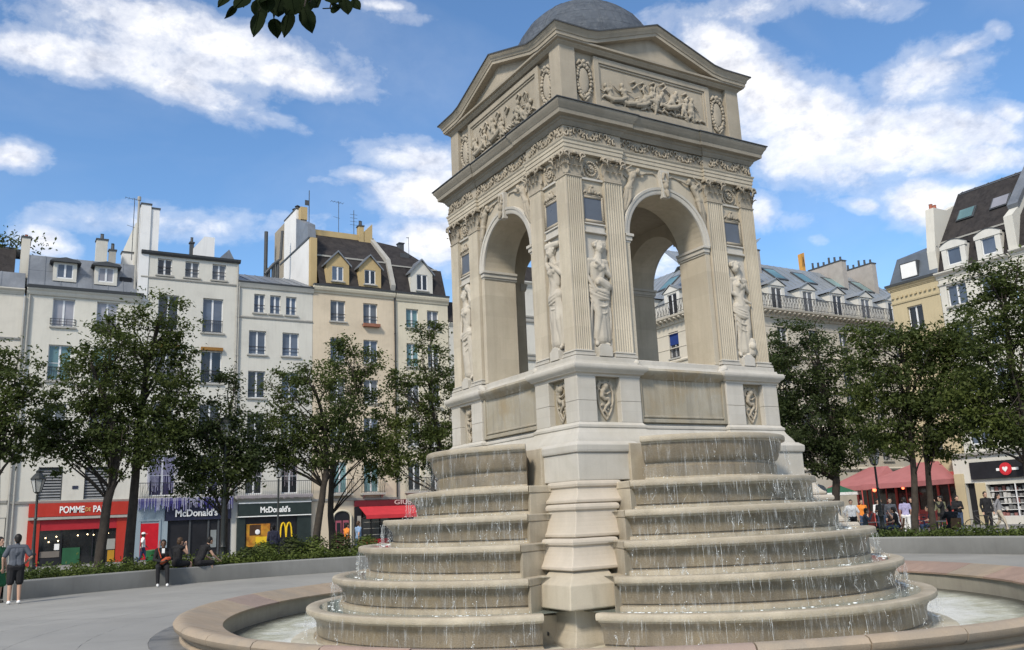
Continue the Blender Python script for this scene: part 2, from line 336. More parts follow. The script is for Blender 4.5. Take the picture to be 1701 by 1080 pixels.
# ---- corner piers under the pavilion, one stepped tower per corner
def pier(k):
    sx, sy = [(-1,-1), (1,-1), (1,1), (-1,1)][k]
    root = link('corner_pier', None, fountain); root.location = (0,0,0)
    def block(name, m, prof, material, bev=.012, **kw):
        """square loft: [(half size, z, centre on the diagonal)]"""
        mb = MB(); L = len(prof)
        for (h, z, c) in prof:
            for (ax, ay) in ((-1,-1), (1,-1), (1,1), (-1,1)): mb.v.append((sx*c+ax*h, sy*c+ay*h, z))
        for i in range(L-1):
            for q in range(4): mb.f.append((i*4+q, i*4+(q+1) % 4, (i+1)*4+(q+1) % 4, (i+1)*4+q)); mb.mi.append(0)
        mb.f += [(3,2,1,0), tuple((L-1)*4+q for q in range(4))]; mb.mi += [0,0]
        return mb.obj(name, material, root, bevel=bev)
    m0 = 1.89
    block('pier_block', 0, [(.555, 2.135, m0+.02), (.555, 2.56, m0+.02)], LIMEW)
    block('ledge_stone', 0, [(.60, 2.562, m0), (.61, 2.60, m0), (.615, 2.68, m0), (.56, 2.735, m0-.02), (.30, 2.80, m0-.18)], LIMEW)
    def flare(z0, z1, m, h0, h1, material):
        pr = []
        pr.append((h0-.03, z0, m)); pr.append((h0, z0+.012, m)); pr.append((h0, z0+.055, m))
        for t in (0, .15, .3, .5, .7, .85, 1): pr.append((h1+(h0-.02-h1)*(1-t)**2.1, z0+.06+(z1-.10-z0-.06)*t, m-.02*t))
        pr += [(h1+.028, z1-.09, m-.02), (h1+.034, z1-.05, m-.02), (h1+.02, z1-.012, m-.02), (h1-.01, z1, m-.02)]
        block('flared_block', 0, pr, material)
    flare(1.795, 2.13, 2.21, .49, .385, WARM)
    flare(1.305, 1.79, 2.40, .485, .375, WARM)
    flare(.865, 1.30, 2.66, .48, .375, WARM)
    block('pier_block', 0, [(.40, .365, 2.885), (.42, .38, 2.885), (.425, .69, 2.85), (.36, .76, 2.82), (.30, .862, 2.78)], LIME)
    pr = [(.60, -.35, 2.55), (.595, -.10, 2.55), (.58, -.02, 2.54), (.56, .06, 2.535), (.55, .14, 2.535), (.545, .25, 2.535), (.55, .36, 2.535)]
    block('pier_foot', 0, pr, LIME)
for k in range(4): pier(k)

# ---- cascade basins: six per face, each a thick curved bowl with a rounded lip
ROWS = [(2.74, 1.76, 1.89, 1.55, 2.06), (2.06, 1.39, 2.59, 1.97, 1.63), (1.635, 1.55, 2.86, 2.27, 1.21), (1.215, 1.51, 3.32, 2.57, .755), (.76, 2.13, 3.17, 2.79, .31), (.315, 2.35, 3.38, 3.13, -.32)]
WATERS = clear_mat('basin_water', (.30, .34, .30), .80, .06, .12, 9.0)
FALL = clear_mat('falling_water', (.80, .84, .86), .26, .15, .20, 30.0, (1, 1, .5))
SHEET = bpy.data.materials.new('thin_water_sheet'); SHEET.use_nodes = True; MATS['thin_water_sheet'] = SHEET; _t = NT(SHEET.node_tree); _b = _t.n['Principled BSDF']
_b.inputs['Base Color'].default_value = (.62, .66, .68, 1); _b.inputs['Roughness'].default_value = .08; _p = _t.node('ShaderNodeNewGeometry').outputs['Position']
_v = _t.noise(_t.mapped(_p, (1, 1, .09)), 34.0, 4, .7, .3); _k = _t.noise(_t.mapped(_p, (1, 1, .8)), 6.0, 5, .65, .4)
_t.put(_b.inputs['Alpha'], _t.math('MULTIPLY', _t.math('ADD', .03, _t.math('MULTIPLY', _t.ramp(_v, [(.52, 0.0), (.74, 1.0)]), .36)), _t.ramp(_k, [(.36, .15), (.64, 1.0)])))
FOAM = mat('white_foam', (.78, .82, .82), .6, .08, 12, spec=.3)
rng = random.Random(5)
for i, (z, q, r, xe, zn) in enumerate(ROWS):
    th = math.asin(min(.999, xe/r)); H = z - zn + (.12 if i < 5 else 0)
    wall = .15+.05*(i == 0)
    prof = [(-.62, -.16), (-.34, -.13), (-.25, -.05), (-.21, .015), (-.17, .035), (-.05, .037), (-.012, .034), (.004, .022), (.008, .0), (.006, -.042), (-.004, -.056), (-.05, -.062), (-.062, -.085)]
    if i == 0:
        prof += [(-.07, -.13), (-.085, -.20), (-.12, -.30), (-.15, -.36), (-.19, -.38), (-.19, -.42), (-.17, -.44), (-.17, -.60), (-.14, -.63), (-.14, -H), (-.62, -H)]
    else:
        b = H-.02
        prof += [(-.10, -.11), (-.14, -.16), (-.16, -.22), (-.165, -b*.60), (-.19, -b*.615), (-.19, -b*.645), (-.12, -b*.66), (-.11, -b*.80), (-.055, -b*.86), (-.04, -b), (-.04, -H), (-.62, -H)]
    mb = MB(); a0 = -R90-th; n = 44
    lip_end = next(k for k, p in enumerate(prof) if k > 4 and p[1] < -.08)
    mb.lathe([(r+d, z+h) for d, h in prof], n, a0, -R90+th, (0, -q, 0), closed_prof=True, cap=True)
    L = len(prof); mb.mi = []
    bnd = next(k for k, p in enumerate(prof) if k > lip_end+3 and p[1] < -.62*H and p[0] > prof[k-1][0])
    for kk in range(n): mb.mi += [0 if j < lip_end else 1 if j < bnd-1 else 2 for j in range(L)]
    mb.mi += [1, 1]
    bas = mb.obj('basin', [RIM, WET, BAND], fountain, smooth='auto')
    # the short returns of the lip that tie the basin to the piers, and the body behind it
    if 0 < i < 5:
        e_, d_ = ((0, 0), (1.805, 2.575), (2.005, 2.755), (2.265, 3.015), (2.46, 3.18))[i]
        ye = -q-math.sqrt(r*r-xe*xe)
        for s in (-1, 1):
            def poly(o): P = [(-xe+.01+o, ye+.03+o), (-(e_+.05)+o*.5, -d_-.045+o), (-(e_+.05)+o*.5, -d_+.5), (-(e_-.6), -d_+.5), (-(e_-.6), ye+.3)]; return P if s < 0 else [(-x, y) for x, y in P][::-1]
            m = MB(); m.prism(poly(.0), 'z', zn-.05, z-.078); m.obj('basin_cheek', RIM, bas, bevel=.01, recalc=True)
            m = MB(); m.prism(poly(-.02), 'z', z-.075, z+.035); m.obj('lip_return', RIM, bas, bevel=.015, recalc=True)
    if i == 0:
        for s in (-1, 1): MB().box(s*.8, s*1.50, -2.52, -1.7, 2.04, 2.70).obj('basin_cheek', RIM, bas, bevel=.01)
    if i == 5: MB().box(-2.6, 2.6, -3.42, -2.2, -.4, .26).obj('basin_cheek', RIM, bas, bevel=.01)
    # water lying in the bowl, and the strands that fall over the lip
    wm = MB(); wl = r-.19; nseg = 30
    ring = [(math.sin(-th+2*th*k/nseg)*wl, -q-math.cos(-th+2*th*k/nseg)*wl) for k in range(nseg+1)]
    inner = [(x*.9, -1.5) for x, _ in ring]
    wm.v = [(x, y, z+.018) for x, y in ring]+[(x, -1.3, z+.018) for x, y in ring]
    wm.f = [(k, k+1, nseg+2+k, nseg+1+k) for k in range(nseg)]; wm.mi = [0]*nseg
    if i > 0: wm.obj('basin_water', WATERS, bas)
    fb = MB(); ff = MB()
    nst = [34, 60, 60, 44, 40, 44][i]
    for s in range(nst):
        a = rng.uniform(-th*.98, th*.98)
        x, y = math.sin(a), -math.cos(a); ln = (z-zn)*rng.choice((.2, .3, .45, .6, .98))*rng.uniform(.8, 1); w = rng.choice((.0012, .0015, .002, .002, .003, .0042)); out = rng.uniform(.0, .035)
        pts = []; zz = z-.03
        st = rng.random()*.5*(z-zn) if rng.random() < .4 else 0
        for t in (0, .25, .5, .75, 1):
            rr = r+.010+out*math.sqrt(t)+rng.uniform(-.004, .004); sl = rng.uniform(-.012, .012)*t
            pts.append((x*rr+sl*y, -q+y*rr-sl*x, zz-st-t*(ln-st*.6)))
        fb.tube(pts, [w*.5, w, w*rng.uniform(.6, 1.3), w*rng.uniform(.5, 1.2), w*.4], 4)
    # little fans of spray thrown off the risers
    for s in range(30 if i else 12):
        a = rng.uniform(-th*.97, th*.97); rr = r+rng.uniform(.0, .03); zc = zn+(z-zn)*rng.uniform(.05, .7); cx_, cy_ = math.sin(a), -math.cos(a)
        for _ in range(rng.randint(3, 7)):
            t_ = rng.uniform(-.9, .9); l_ = rng.uniform(.03, .13); w_ = rng.choice((.0012, .0018, .0026))
            p0 = Vector((cx_*rr, -q+cy_*rr, zc)); tv = Vector((-cy_, cx_, 0)); p1 = p0+tv*math.sin(t_)*l_*.6+Vector((cx_, cy_, 0))*.03+Vector((0, 0, math.cos(t_)*l_*rng.choice((1, -1))))
            fb.tube([p0, p0.lerp(p1, .5)+Vector((0, 0, .012)), p1], [w_, w_*1.2, w_*.4], 4)
            if rng.random() < .6: ff.sphere(p1+Vector((0, 0, rng.uniform(-.03, .03))), rng.choice((.003, .004, .006)), 5, 4)
    # splashing drops and foam where the water lands
    for s in range(60):
        a = rng.uniform(-th, th) if rng.random() < .5 else th*(.6+.4*rng.random())*rng.choice((-1, 1))
        rr = r+rng.uniform(.0, .16); ff.sphere((math.sin(a)*rr, -q-math.cos(a)*rr, zn+.02+abs(rng.gauss(0, .035))), rng.choice((.004, .005, .007)), 5, 4)
    for s in range(60):
        a = rng.uniform(-th, th) if rng.random() < .35 else th*(.7+.3*rng.random())*rng.choice((-1, 1))
        rr = r+rng.uniform(-.02, .10); ff.sphere((math.sin(a)*rr, -q-math.cos(a)*rr, (zn if i < 5 else -.16)+.022), rng.uniform(.008, .026), 6, 4, (1.3, 1.3, .45))
    sh = MB(); Hs = z-zn
    for oo, (t0, t1) in ((.004, (.0, 1.0)),):
        sh.lathe([(r+.010, z-.012), (r+.016, z-.05), (r+.022, z-.3*Hs), (r+.030, z-.65*Hs), (r+.034, zn+.0)], 40, a0*1.0+.02, -R90+th-.02, (0, -q, 0))
    s_ = sh.obj('water_sheet', SHEET, bas, smooth=True)
    st = fb.obj('falling_water', FALL, bas, smooth=True); st['kind'] = 'stuff'
    fo = ff.obj('splashing_foam', FOAM, bas, smooth=True); fo['kind'] = 'stuff'
    face_copies(bas)
for (hs, z0, z1) in ((2.95, -.4, .28), (3.0, .28, .73), (2.85, .73, 1.18), (2.6, 1.18, 1.6), (2.42, 1.6, 2.1), (2.3, 2.1, 2.56), (1.62, 2.56, 2.7)): MB().box(-hs, hs, -hs, hs, z0, z1).obj('masonry_core', WARM, fountain)
hole = MB(); hole.lathe([(.0, -.012), (.022, -.012), (.03, 0), (.0, .001)], 12)
hole.xf(Matrix.Rotation(R90, 4, 'X')); hole.obj('drain_outlet', LEADM, fountain, loc=(-2.35-math.cos(rad(62))*3.25, 2.35-.3, 0))
bpy.data.objects['drain_outlet'].location = (-3.25-.0, -2.62, .02); bpy.data.objects['drain_outlet'].rotation_euler = (0, 0, -R90)

# ---- pedestal of the pavilion
mb = MB(); mb.sweep([(-.5, 2.66), (.16, 2.66), (.16, 2.735), (.13, 2.80), (.06, 2.90), (.035, 2.96), (.05, 2.975), (.05, 3.01), (.02, 3.03), (.0, 3.06), (-.5, 3.06)], plan(2.234, .10)); mb.obj('pedestal_base', LIMEW, fountain, smooth='auto')
mb = MB()
mb.sweep([(-.5, 3.80), (.005, 3.80), (.012, 3.83), (.05, 3.85), (.06, 3.875), (.095, 3.90), (.115, 3.93), (.115, 3.975), (.10, 3.995), (.03, 4.01), (.02, 4.05), (-.5, 4.06)], plan(2.234, .10)); mb.obj('string_course', LIMEW, fountain, smooth='auto')
mb = MB(); mb.sweep([(-.6, 4.055), (.0, 4.055), (.0, 4.12), (-.02, 4.135), (-.6, 4.135)], plan(2.225, .09)); mb.obj('pilaster_plinth', LIMEW, fountain, smooth='auto')
mb = MB(); mb.box(-2.12, 2.12, -2.12, 2.12, 3.05, 3.81); mb.obj('pedestal_core', STAINED, fountain)

def oval_lumps(mb, cx, y, cz, rx, rz, n, r, seed, ysc=.7):
    q = random.Random(seed)
    for k in range(n):
        a = 2*math.pi*k/n; s = r*q.uniform(.75, 1.35)
        mb.sphere((cx+math.cos(a)*rx*q.uniform(.94, 1.06), y, cz+math.sin(a)*rz*q.uniform(.96, 1.04)), s, 7, 5, (1, ysc, 1))
# sea-shell cartouche of the pedestal
def shell_relief():
    m = MB(); q = random.Random(8)
    pts = [(0, .66), (.10, .60), (.155, .48), (.15, .34), (.11, .2), (.05, .09), (0, .03), (-.05, .09), (-.11, .2), (-.15, .34), (-.155, .48), (-.10, .60)]
    for i in range(len(pts)):
        a, b = pts[i], pts[(i+1) % len(pts)]; m.capsule((a[0], 0, a[1]), (b[0], 0, b[1]), .020, .020, 6)
    m.capsule((-.10, 0, .64), (-.15, 0, .57), .03, .022, 7); m.capsule((.10, 0, .64), (.15, 0, .57), .03, .022, 7)
    # a coiled sea creature
    path = [(0.0, .55), (-.06, .49), (-.075, .41), (-.02, .36), (.05, .37), (.06, .30), (.0, .25), (-.04, .19), (.0, .13), (.03, .08)]
    for i in range(len(path)-1):
        m.capsule((path[i][0], -.012, path[i][1]), (path[i+1][0], -.012, path[i+1][1]), .042-.003*i, .040-.003*i, 7)
    m.sphere((0, -.02, .57), .055, 8, 6); m.capsule((-.02, -.02, .45), (-.11, -.015, .52), .022, .012, 6); m.capsule((.03, -.02, .45), (.10, -.015, .49), .022, .012, 6)
    for k in range(9): m.sphere((q.uniform(-.10, .10), -.004, q.uniform(.16, .58)), q.uniform(.015, .03), 6, 5)
    return fused(m, .009, [LIMEG], 'shell_relief', 1)
SHELL = shell_relief()
def pil_x(): return ((-2.234, -1.87), (-1.385, -.97), (.97, 1.385), (1.87, 2.234))
for fk in range(4):
    rot = -fk*R90
    for j, (x0, x1) in enumerate(((-2.234, -1.87), (-1.385, -.97), (.97, 1.385), (1.87, 2.234))):
        for z0, z1 in ((3.062, 3.40), (3.404, 3.80)):
            if j == 3: continue                       # corner block is shared with the next face
            m = MB()
            if j == 0: m.box(-2.234, -1.87, -2.234, -1.87, z0, z1)
            else: m.box(x0, x1, -2.234, -2.05, z0, z1)
            m.obj('pedestal_block', LIMEW, fountain, bevel=.006, rot=(0,0,rot))
    for xc in (-1.627, 1.627):
        rm = Matrix.Rotation(rot, 3, 'Z') @ Vector((xc, -2.135, 3.08))
        link('shell_relief', SHELL, fountain, loc=rm, rot=(0,0,rot))
    # the parapet under the arch, over whose lip the water runs
    m = MB(); m.box(-.95, .95, -2.165, -2.05, 3.10, 3.84); p = m.obj('parapet_panel', STAINED, fountain, bevel=.008, rot=(0,0,rot))
    m = MB()
    m.box(-.968, -.90, -2.20, -2.1, 3.07, 3.82); m.box(.90, .968, -2.20, -2.1, 3.07, 3.82); m.box(-.9, .9, -2.20, -2.1, 3.07, 3.13); m.box(-.9, .9, -2.185, -2.1, 3.155, 3.19)
    m.obj('panel_border', STAINED, p, bevel=.008)
    m = MB(); n = 20; pr = [(-2.05+.6, 3.80), (-2.16, 3.80), (-2.20, 3.84), (-2.26, 3.88), (-2.285, 3.93), (-2.27, 3.97), (-2.2, 3.985), (-2.05+.6, 3.97)]
    for k in range(n+1):
        x = -.97+1.94*k/n; b = .03*math.cos(math.pi*x/1.94)
        m.v += [(x, y-b*(i not in (0, 7)), z) for i, (y, z) in enumerate(pr)]
    for k in range(n): 
        for i in range(8): m.f.append((k*8+i, (k+1)*8+i, (k+1)*8+(i+1) % 8, k*8+(i+1) % 8)); m.mi.append(0)
    m.f += [tuple(range(8)), tuple(range(n*8, n*8+8))[::-1]]; m.mi += [0, 0]
    lip = m.obj('spill_lip', STAINED, fountain, smooth='auto', rot=(0,0,rot))
    for s in (-1, 1):
        m = MB(); m.capsule((s*.90, -2.20, 4.0), (s*.99, -2.20, 4.05), .055, .07, 8); m.capsule((s*.99, -2.2, 4.05), (s*.99, -2.0, 4.05), .07, .06, 8)
        m.obj('lip_scroll', LIMEW, lip, smooth=True)
    m = MB(); q = random.Random(40+fk)
    for k in range(14):
        x = q.uniform(-.8, .8); w = q.choice((.0008, .001, .0014)); l = q.uniform(.3, .95)
        m.tube([(x, -2.31, 3.93), (x+q.uniform(-.01, .01), -2.325, 3.7), (x+q.uniform(-.02, .02), -2.33, 3.9-l)], [w*.5, w, w*.5], 4)
    w = m.obj('falling_water', FALL, lip, smooth=True); w['kind'] = 'stuff'

# ---- arch walls
Z0, ZT = 4.135, 7.68; AR, SPR = .87, 6.35
def arch_wall():
    m = MB(); yo, yi, xo, xi = -2.10, -1.42, 2.10, 1.42; n = 28
    pts = [(-AR, Z0)]+[(-AR, SPR)]+[(AR*-math.cos(math.pi*k/n), SPR+AR*math.sin(math.pi*k/n)) for k in range(1, n)]+[(AR, SPR), (AR, Z0)]
    for (y, X, flip) in ((yo, xo, 0), (yi, xi, 1)):
        b = len(m.v); N = len(pts); m.v += [(x, y, z) for x, z in pts]
        edge = []
        for i, (x, z) in enumerate(pts):
            if i <= 1: edge.append((-X, z))
            elif i >= N-2: edge.append((X, z))
            else:
                t = (i-1)/(N-3); a = math.pi*t
                ex = -math.cos(a); ez = math.sin(a); s = min(X/max(abs(ex), 1e-6), (ZT-SPR)/max(ez, 1e-6)); edge.append((ex*s, SPR+ez*s))
        m.v += [(x, y, z) for x, z in edge]
        for i in range(N-1):
            f = (b+i, b+i+1, b+N+i+1, b+N+i); m.f.append(f if not flip else f[::-1]); m.mi.append(0)
        # square corners where the fan turns from the side to the top
        cl = [i for i in range(N-1) if abs(edge[i][0]) >= X-1e-6 and edge[i+1][1] >= ZT-1e-6 and abs(edge[i+1][0]) < X-1e-6]
        cr = [i for i in range(N-1) if abs(edge[i+1][0]) >= X-1e-6 and edge[i][1] >= ZT-1e-6 and abs(edge[i][0]) < X-1e-6]
        for i, sx in [(k, -1) for k in cl]+[(k, 1) for k in cr]:
            m.v.append((sx*X, y, ZT)); f = (b+N+i, b+N+i+1, len(m.v)-1); m.f.append(f if not flip else f[::-1]); m.mi.append(0)
    N = len(pts); b2 = N*2
    k2 = [i for i, v in enumerate(m.v) if abs(v[1]-yi) < 1e-6][0]
    for i in range(N-1): m.f.append((i, k2+i, k2+i+1, i+1)); m.mi.append(0)
    return m
w = arch_wall().obj('arch_wall', LIME, fountain); 
face_copies(w)
m = MB(); n = 40
pr = [(-.02, -.0), (-.02, .035), (.0, .045), (.055, .045), (.062, .060), (.105, .066), (.115, .03), (.115, -.01)]
m2 = MB()
for k in range(n+1):
    a = math.pi*k/n; ca, sa = -math.cos(a), math.sin(a)
    m2.v += [(ca*(AR+.015+d), -2.10-h, SPR+sa*(AR+.015+d)) for d, h in pr]
for k in range(n):
    for i in range(len(pr)-1): L = len(pr); m2.f.append((k*L+i, k*L+i+1, (k+1)*L+i+1, (k+1)*L+i)); m2.mi.append(0)
archi = m2.obj('archivolt', LIMEW, fountain, smooth='auto', recalc=True); face_copies(archi)
for s in (-1, 1):
    m = MB()
    for (d, z0, z1) in ((.0, 6.20, 6.235), (.02, 6.235, 6.31), (.045, 6.31, 6.36)): m.box(s*(AR-.02-d), s*(AR+.10), -2.13-d, -1.40, z0, z1)
    face_copies(m.obj('impost_moulding', LIMEW, fountain, bevel=.005)); face_copies(MB().box(s*AR*1.0, s*(AR+.115), -2.125, -2.098, 4.14, 6.20).obj('jamb_strip', LIME, fountain, bevel=.004))
m = MB(); m.box(-1.45, 1.45, -1.45, 1.45, 3.90, 4.0); m.obj('pavilion_floor', STAINED, fountain)
m = MB(); m.lathe([(2.1, 7.25), (1.5, 7.38), (.9, 7.50), (.02, 7.56)], 24); m.box(-2.0, 2.0, -2.0, 2.0, 7.60, 7.66); m.obj('vault_ceiling', LIMEG, fountain, smooth='auto')
# keystone with a small carved mask
m = MB(); m.prism([(-.075, 7.14), (.075, 7.14), (.105, 7.66), (-.105, 7.66)], 'y', -2.19, -2.09); ks = m.obj('keystone', LIMEW, fountain, bevel=.006)
m = MB(); m.sphere((0, -2.20, 7.36), .062, 8, 7, (1, .8, 1.3)); m.capsule((0, -2.21, 7.24), (0, -2.235, 7.16), .05, .03, 7); m.capsule((-.05, -2.2, 7.44), (.05, -2.2, 7.44), .03, .03, 6); m.sphere((0, -2.25, 7.35), .014, 6, 5, (1, 1, 2))
for s in (-1, 1): m.capsule((s*.06, -2.2, 7.5), (s*.03, -2.2, 7.6), .025, .03, 6)
link('keystone_mask', fused(m, .012, [LIMEG], 'keystone_mask', 1), ks); face_copies(ks)

# ---- fluted pilasters
PX = [(-2.176, -1.855), (-1.375, -1.0), (1.0, 1.375), (1.855, 2.176)]
def flute_section(x0, x1, n=7, dep=.018):
    p = []; w = (x1-x0-.03)/n
    for k in range(n):
        a, b = x0+.015+w*k+w*.14, x0+.015+w*(k+1)-w*.14
        p.append((a, 0))
        for t in (.2, .5, .8): p.append((a+(b-a)*t, dep*math.sin(math.pi*t)))
        p.append((b, 0))
    return [(x0, 0)]+p+[(x1, 0)]
def pil_base(m, x0, x1, y0, yb, z):
    for (d, a, b) in ((.045, 0, .035), (.035, .037, .05), (.015, .05, .07), (.028, .07, .095)):
        m.box(x0-d, x1+d, y0-d, yb, z+a, z+b)
def straight_pilaster(x0, x1, rot, dep):
    sec = flute_section(x0, x1, 7, dep); m = MB(); zb, zt = 4.232, 7.225; y = -2.176
    rows = [zb, zb+.03, zt-.03, zt]
    L = len(sec); 
    for r_i, z in enumerate(rows): m.v += [(x, y+(d if r_i in (1, 2) else 0), z) for x, d in sec]
    for r_i in range(3):
        for i in range(L-1): m.f.append((r_i*L+i, r_i*L+i+1, (r_i+1)*L+i+1, (r_i+1)*L+i)); m.mi.append(0)
    b = len(m.v); m.v += [(x0, -2.09, zb), (x1, -2.09, zb), (x1, -2.09, zt), (x0, -2.09, zt)]
    m.f += [(b, 0, 3*L, b+3), (L-1, b+1, b+2, 4*L-1), (3*L, 4*L-1, b+2, b+3)]; m.mi += [0]*3
    return m
def corner_pilaster(rot, depA, depB):
    """stands on the corner (-2.176,-2.176): fluted on both faces"""
    m = MB(); zb, zt = 4.232, 7.225; rows = [zb, zb+.03, zt-.03, zt]
    sa = flute_section(-2.176, -1.855, 7, depA); sb = flute_section(-2.176, -1.855, 7, depB)
    sec = [(-2.176+d, x) for x, d in sb][::-1]+[(x, -2.176+d) for x, d in sa][1:]; secf = [(-2.176, x) for x, d in sb][::-1]+[(x, -2.176) for x, d in sa][1:]
    L = len(sec)
    for r_i, z in enumerate(rows): m.v += [(x, y, z) for x, y in (sec if r_i in (1, 2) else secf)]
    for r_i in range(3):
        for i in range(L-1): m.f.append((r_i*L+i, r_i*L+i+1, (r_i+1)*L+i+1, (r_i+1)*L+i)); m.mi.append(0)
    b = len(m.v)
    for z in (zb, zt): m.v += [(-2.09, -1.855, z), (-2.09, -2.09, z), (-1.855, -2.09, z)]
    m.f += [(b, 0, 3*L, b+3), (L-1, b+2, b+5, 4*L-1), tuple(range(3*L, 4*L))+(b+5, b+4, b+3)]; m.mi += [0]*3
    return m
# leaves and scrolls of the capitals
def leaf(m, x, y, z, h, w, lean, nx=0.0, ny=-1.0):
    """one curled acanthus leaf standing on (x,y,z), leaning outwards along (nx,ny)"""
    tx, ty = -ny, nx; R = [(0, .0, .55), (.3, .02, .9), (.6, .10, 1.0), (.85, .34, .75), (.98, .62, .5), (.90, .80, .22)]
    b = len(m.v)
    for (t, o, wd) in R:
        for s, e in ((-1, .0), (-.45, .25), (0, .0), (.45, .25), (1, .0)):
            ww = w*.5*wd*s; oo = lean*o+e*.012
            m.v.append((x+tx*ww+nx*oo, y+ty*ww+ny*oo, z+h*t))
    for i in range(5):
        for k in range(4): f = (b+i*5+k, b+i*5+k+1, b+(i+1)*5+k+1, b+(i+1)*5+k); m.f += [f]; m.mi += [0]
def volute(m, x, y, z, nx, ny, s=1.0, r=.05):
    tx, ty = -ny*s, nx*s; P = []
    for k in range(13):
        a = k*.62; rr = r*(1-k/14); P.append((x+tx*(math.cos(a)*rr), y+ty*(math.cos(a)*rr), z+math.sin(a)*rr))
    P = [(x-tx*.05, y-ty*.05, z-.12), (x-tx*.02, y-ty*.02, z-.03)]+P
    m.tube([(p[0]+nx*.02, p[1]+ny*.02, p[2]) for p in P], [.012, .016]+[.020-.0009*k for k in range(13)], 6)
def capital_on(m, x0, x1, y, nx=0, ny=-1):
    """capital across a pilaster whose face runs along the local x axis at depth y"""
    n = 3; w = (x1-x0)/n; zb = 7.27
    for k in range(n): leaf(m, x0+w*(k+.5), y+.005, zb, .15, w*1.05, .085, 0, -1)
    for k in range(n+1): leaf(m, x0+w*k*.98+.005, y+.012, zb+.07, .20, w*.95, .115, 0, -1)
    for k in range(2): leaf(m, x0+(x1-x0)*(.3+.4*k), y+.012, zb+.13, .20, w*.7, .10, 0, -1)
    for s in (-1, 1):
        xc = (x0+x1)/2+s*((x1-x0)/2-.01); volute(m, xc, y-.05, zb+.315, 0, -1, s, .062)
    m.sphere(((x0+x1)/2, y-.075, zb+.36), .035, 7, 5, (1.2, .6, .8))
CAPM = LIMEG
def capital_mesh(x0, x1):
    m = MB(); capital_on(m, x0, x1, -2.176)
    return m
def rect_block(m, x0, x1, y0, y1, z0, z1): m.box(x0, x1, y0, y1, z0, z1)
cap_in = capital_mesh(1.0, 1.375).mesh('capital', CAPM, True)
cap_bell = MB(); cap_bell.box(1.0, 1.375, -2.176, -2.09, 7.27, 7.60)
mcorner = MB(); capital_on(mcorner, -2.176, -1.855, -2.176); s0 = len(mcorner.v)
capital_on(mcorner, -2.176, -1.855, -2.176)
for i in range(s0, len(mcorner.v)):
    x, y, z = mcorner.v[i]; mcorner.v[i] = (y, x, z)
leaf(mcorner, -2.17, -2.17, 7.27, .16, .13, .12, -.7, -.7); leaf(mcorner, -2.165, -2.165, 7.36, .21, .13, .15, -.7, -.7)
mcorner_me = mcorner.mesh('capital', CAPM, True)
for fk in range(4):
    rot = -fk*R90; left_face = fk == 1
    depA = .007 if fk in (1, 3) else .019; depB = .007 if fk in (0, 2) else .019     # flutes of this face / round the corner, flattening light put into the shape
    cp = corner_pilaster(rot, depA, depB).obj('pilaster', LIME, fountain, smooth='auto', rot=(0,0,rot))
    m = MB(); 
    for (d, a, b) in ((.045, 0, .035), (.035, .037, .05), (.015, .05, .07), (.028, .07, .095)): m.box(-2.176-d, -1.855+d, -2.176-d, -1.855+d, 4.137+a, 4.137+b)
    m.obj('pilaster_base', LIMEW, cp, bevel=.008)
    c = link('capital', mcorner_me, cp)
    m = MB(); m.box(-2.172, -1.858, -2.172, -1.858, 7.262, 7.60); m.box(-2.235, -1.80, -2.235, -1.80, 7.612, 7.665); m.box(-2.19, -1.84, -2.19, -1.84, 7.226, 7.258)
    m.obj('capital_block', LIMEG, cp, bevel=.008)
    for (x0, x1) in (PX[1], PX[2]):
        p = straight_pilaster(x0, x1, rot, depA).obj('pilaster', LIME, fountain, smooth='auto', rot=(0,0,rot))
        m = MB(); pil_base(m, x0, x1, -2.176, -2.0, 4.137); m.obj('pilaster_base', LIMEW, p, bevel=.008)
        link('capital', cap_in, p, loc=(x0-1.0, 0, 0))
        m = MB(); m.box(x0, x1, -2.172, -2.09, 7.262, 7.60); m.box(x0-.05, x1+.05, -2.235, -2.0, 7.612, 7.665); m.box(x0-.012, x1+.012, -2.19, -2.0, 7.226, 7.258)
        m.obj('capital_block', LIMEG, p, bevel=.008)

# ---- niches between the pilasters: carved figure, ledge, dark tablet, rosette
def body_caps(m, J, k=1.0, skip=()):
    """capsules of a body from named joints; k scales the thickness"""
    def c(a, b, ra, rb): m.capsule(J[a], J[b], ra*k, rb*k, 9)
    V = {n: Vector(p) for n, p in J.items()}
    m.sphere(V['head'], .098*k, 10, 8, (.86, .95, 1.16)); c('neck', 'head', .064, .058); m.capsule(V['neck'], (V['sl']+V['sr'])/2, .07*k, .08*k, 9)
    m.capsule(V['sl'], V['sr'], .062*k, .062*k, 9); m.capsule(V['chest'], V['neck'], .125*k, .055*k, 9)
    m.capsule(V['chest']+Vector((-.07*k, 0, .02)), V['waist']+Vector((-.04*k, 0, 0)), .095*k, .085*k, 9); m.capsule(V['chest']+Vector((.07*k, 0, .02)), V['waist']+Vector((.04*k, 0, 0)), .095*k, .085*k, 9)
    m.capsule(V['waist'], V['pelvis'], .105*k, .125*k, 9); m.capsule(V['hl'], V['hr'], .115*k, .115*k, 9)
    for s in 'lr':
        c('s'+s, 'e'+s, .052, .042); c('e'+s, 'w'+s, .042, .030); c('h'+s, 'k'+s, .098, .062); c('k'+s, 'a'+s, .060, .038)
        if 't'+s in V: m.capsule(V['a'+s]+Vector((0, 0, -.02*k)), V['t'+s], .042*k, .035*k, 8)
        w = V['w'+s]; d = (w-V['e'+s]).normalized(); m.capsule(w, w+d*.09*k, .034*k, .024*k, 7)
NYMM = mat('carved_relief_stone', (.48, .44, .37), .85, .08, 3.0, (.40, .36, .295), .2, .2, 60, .2, grain=.12, dirt=((.30, .265, .21), 4.0, .4))
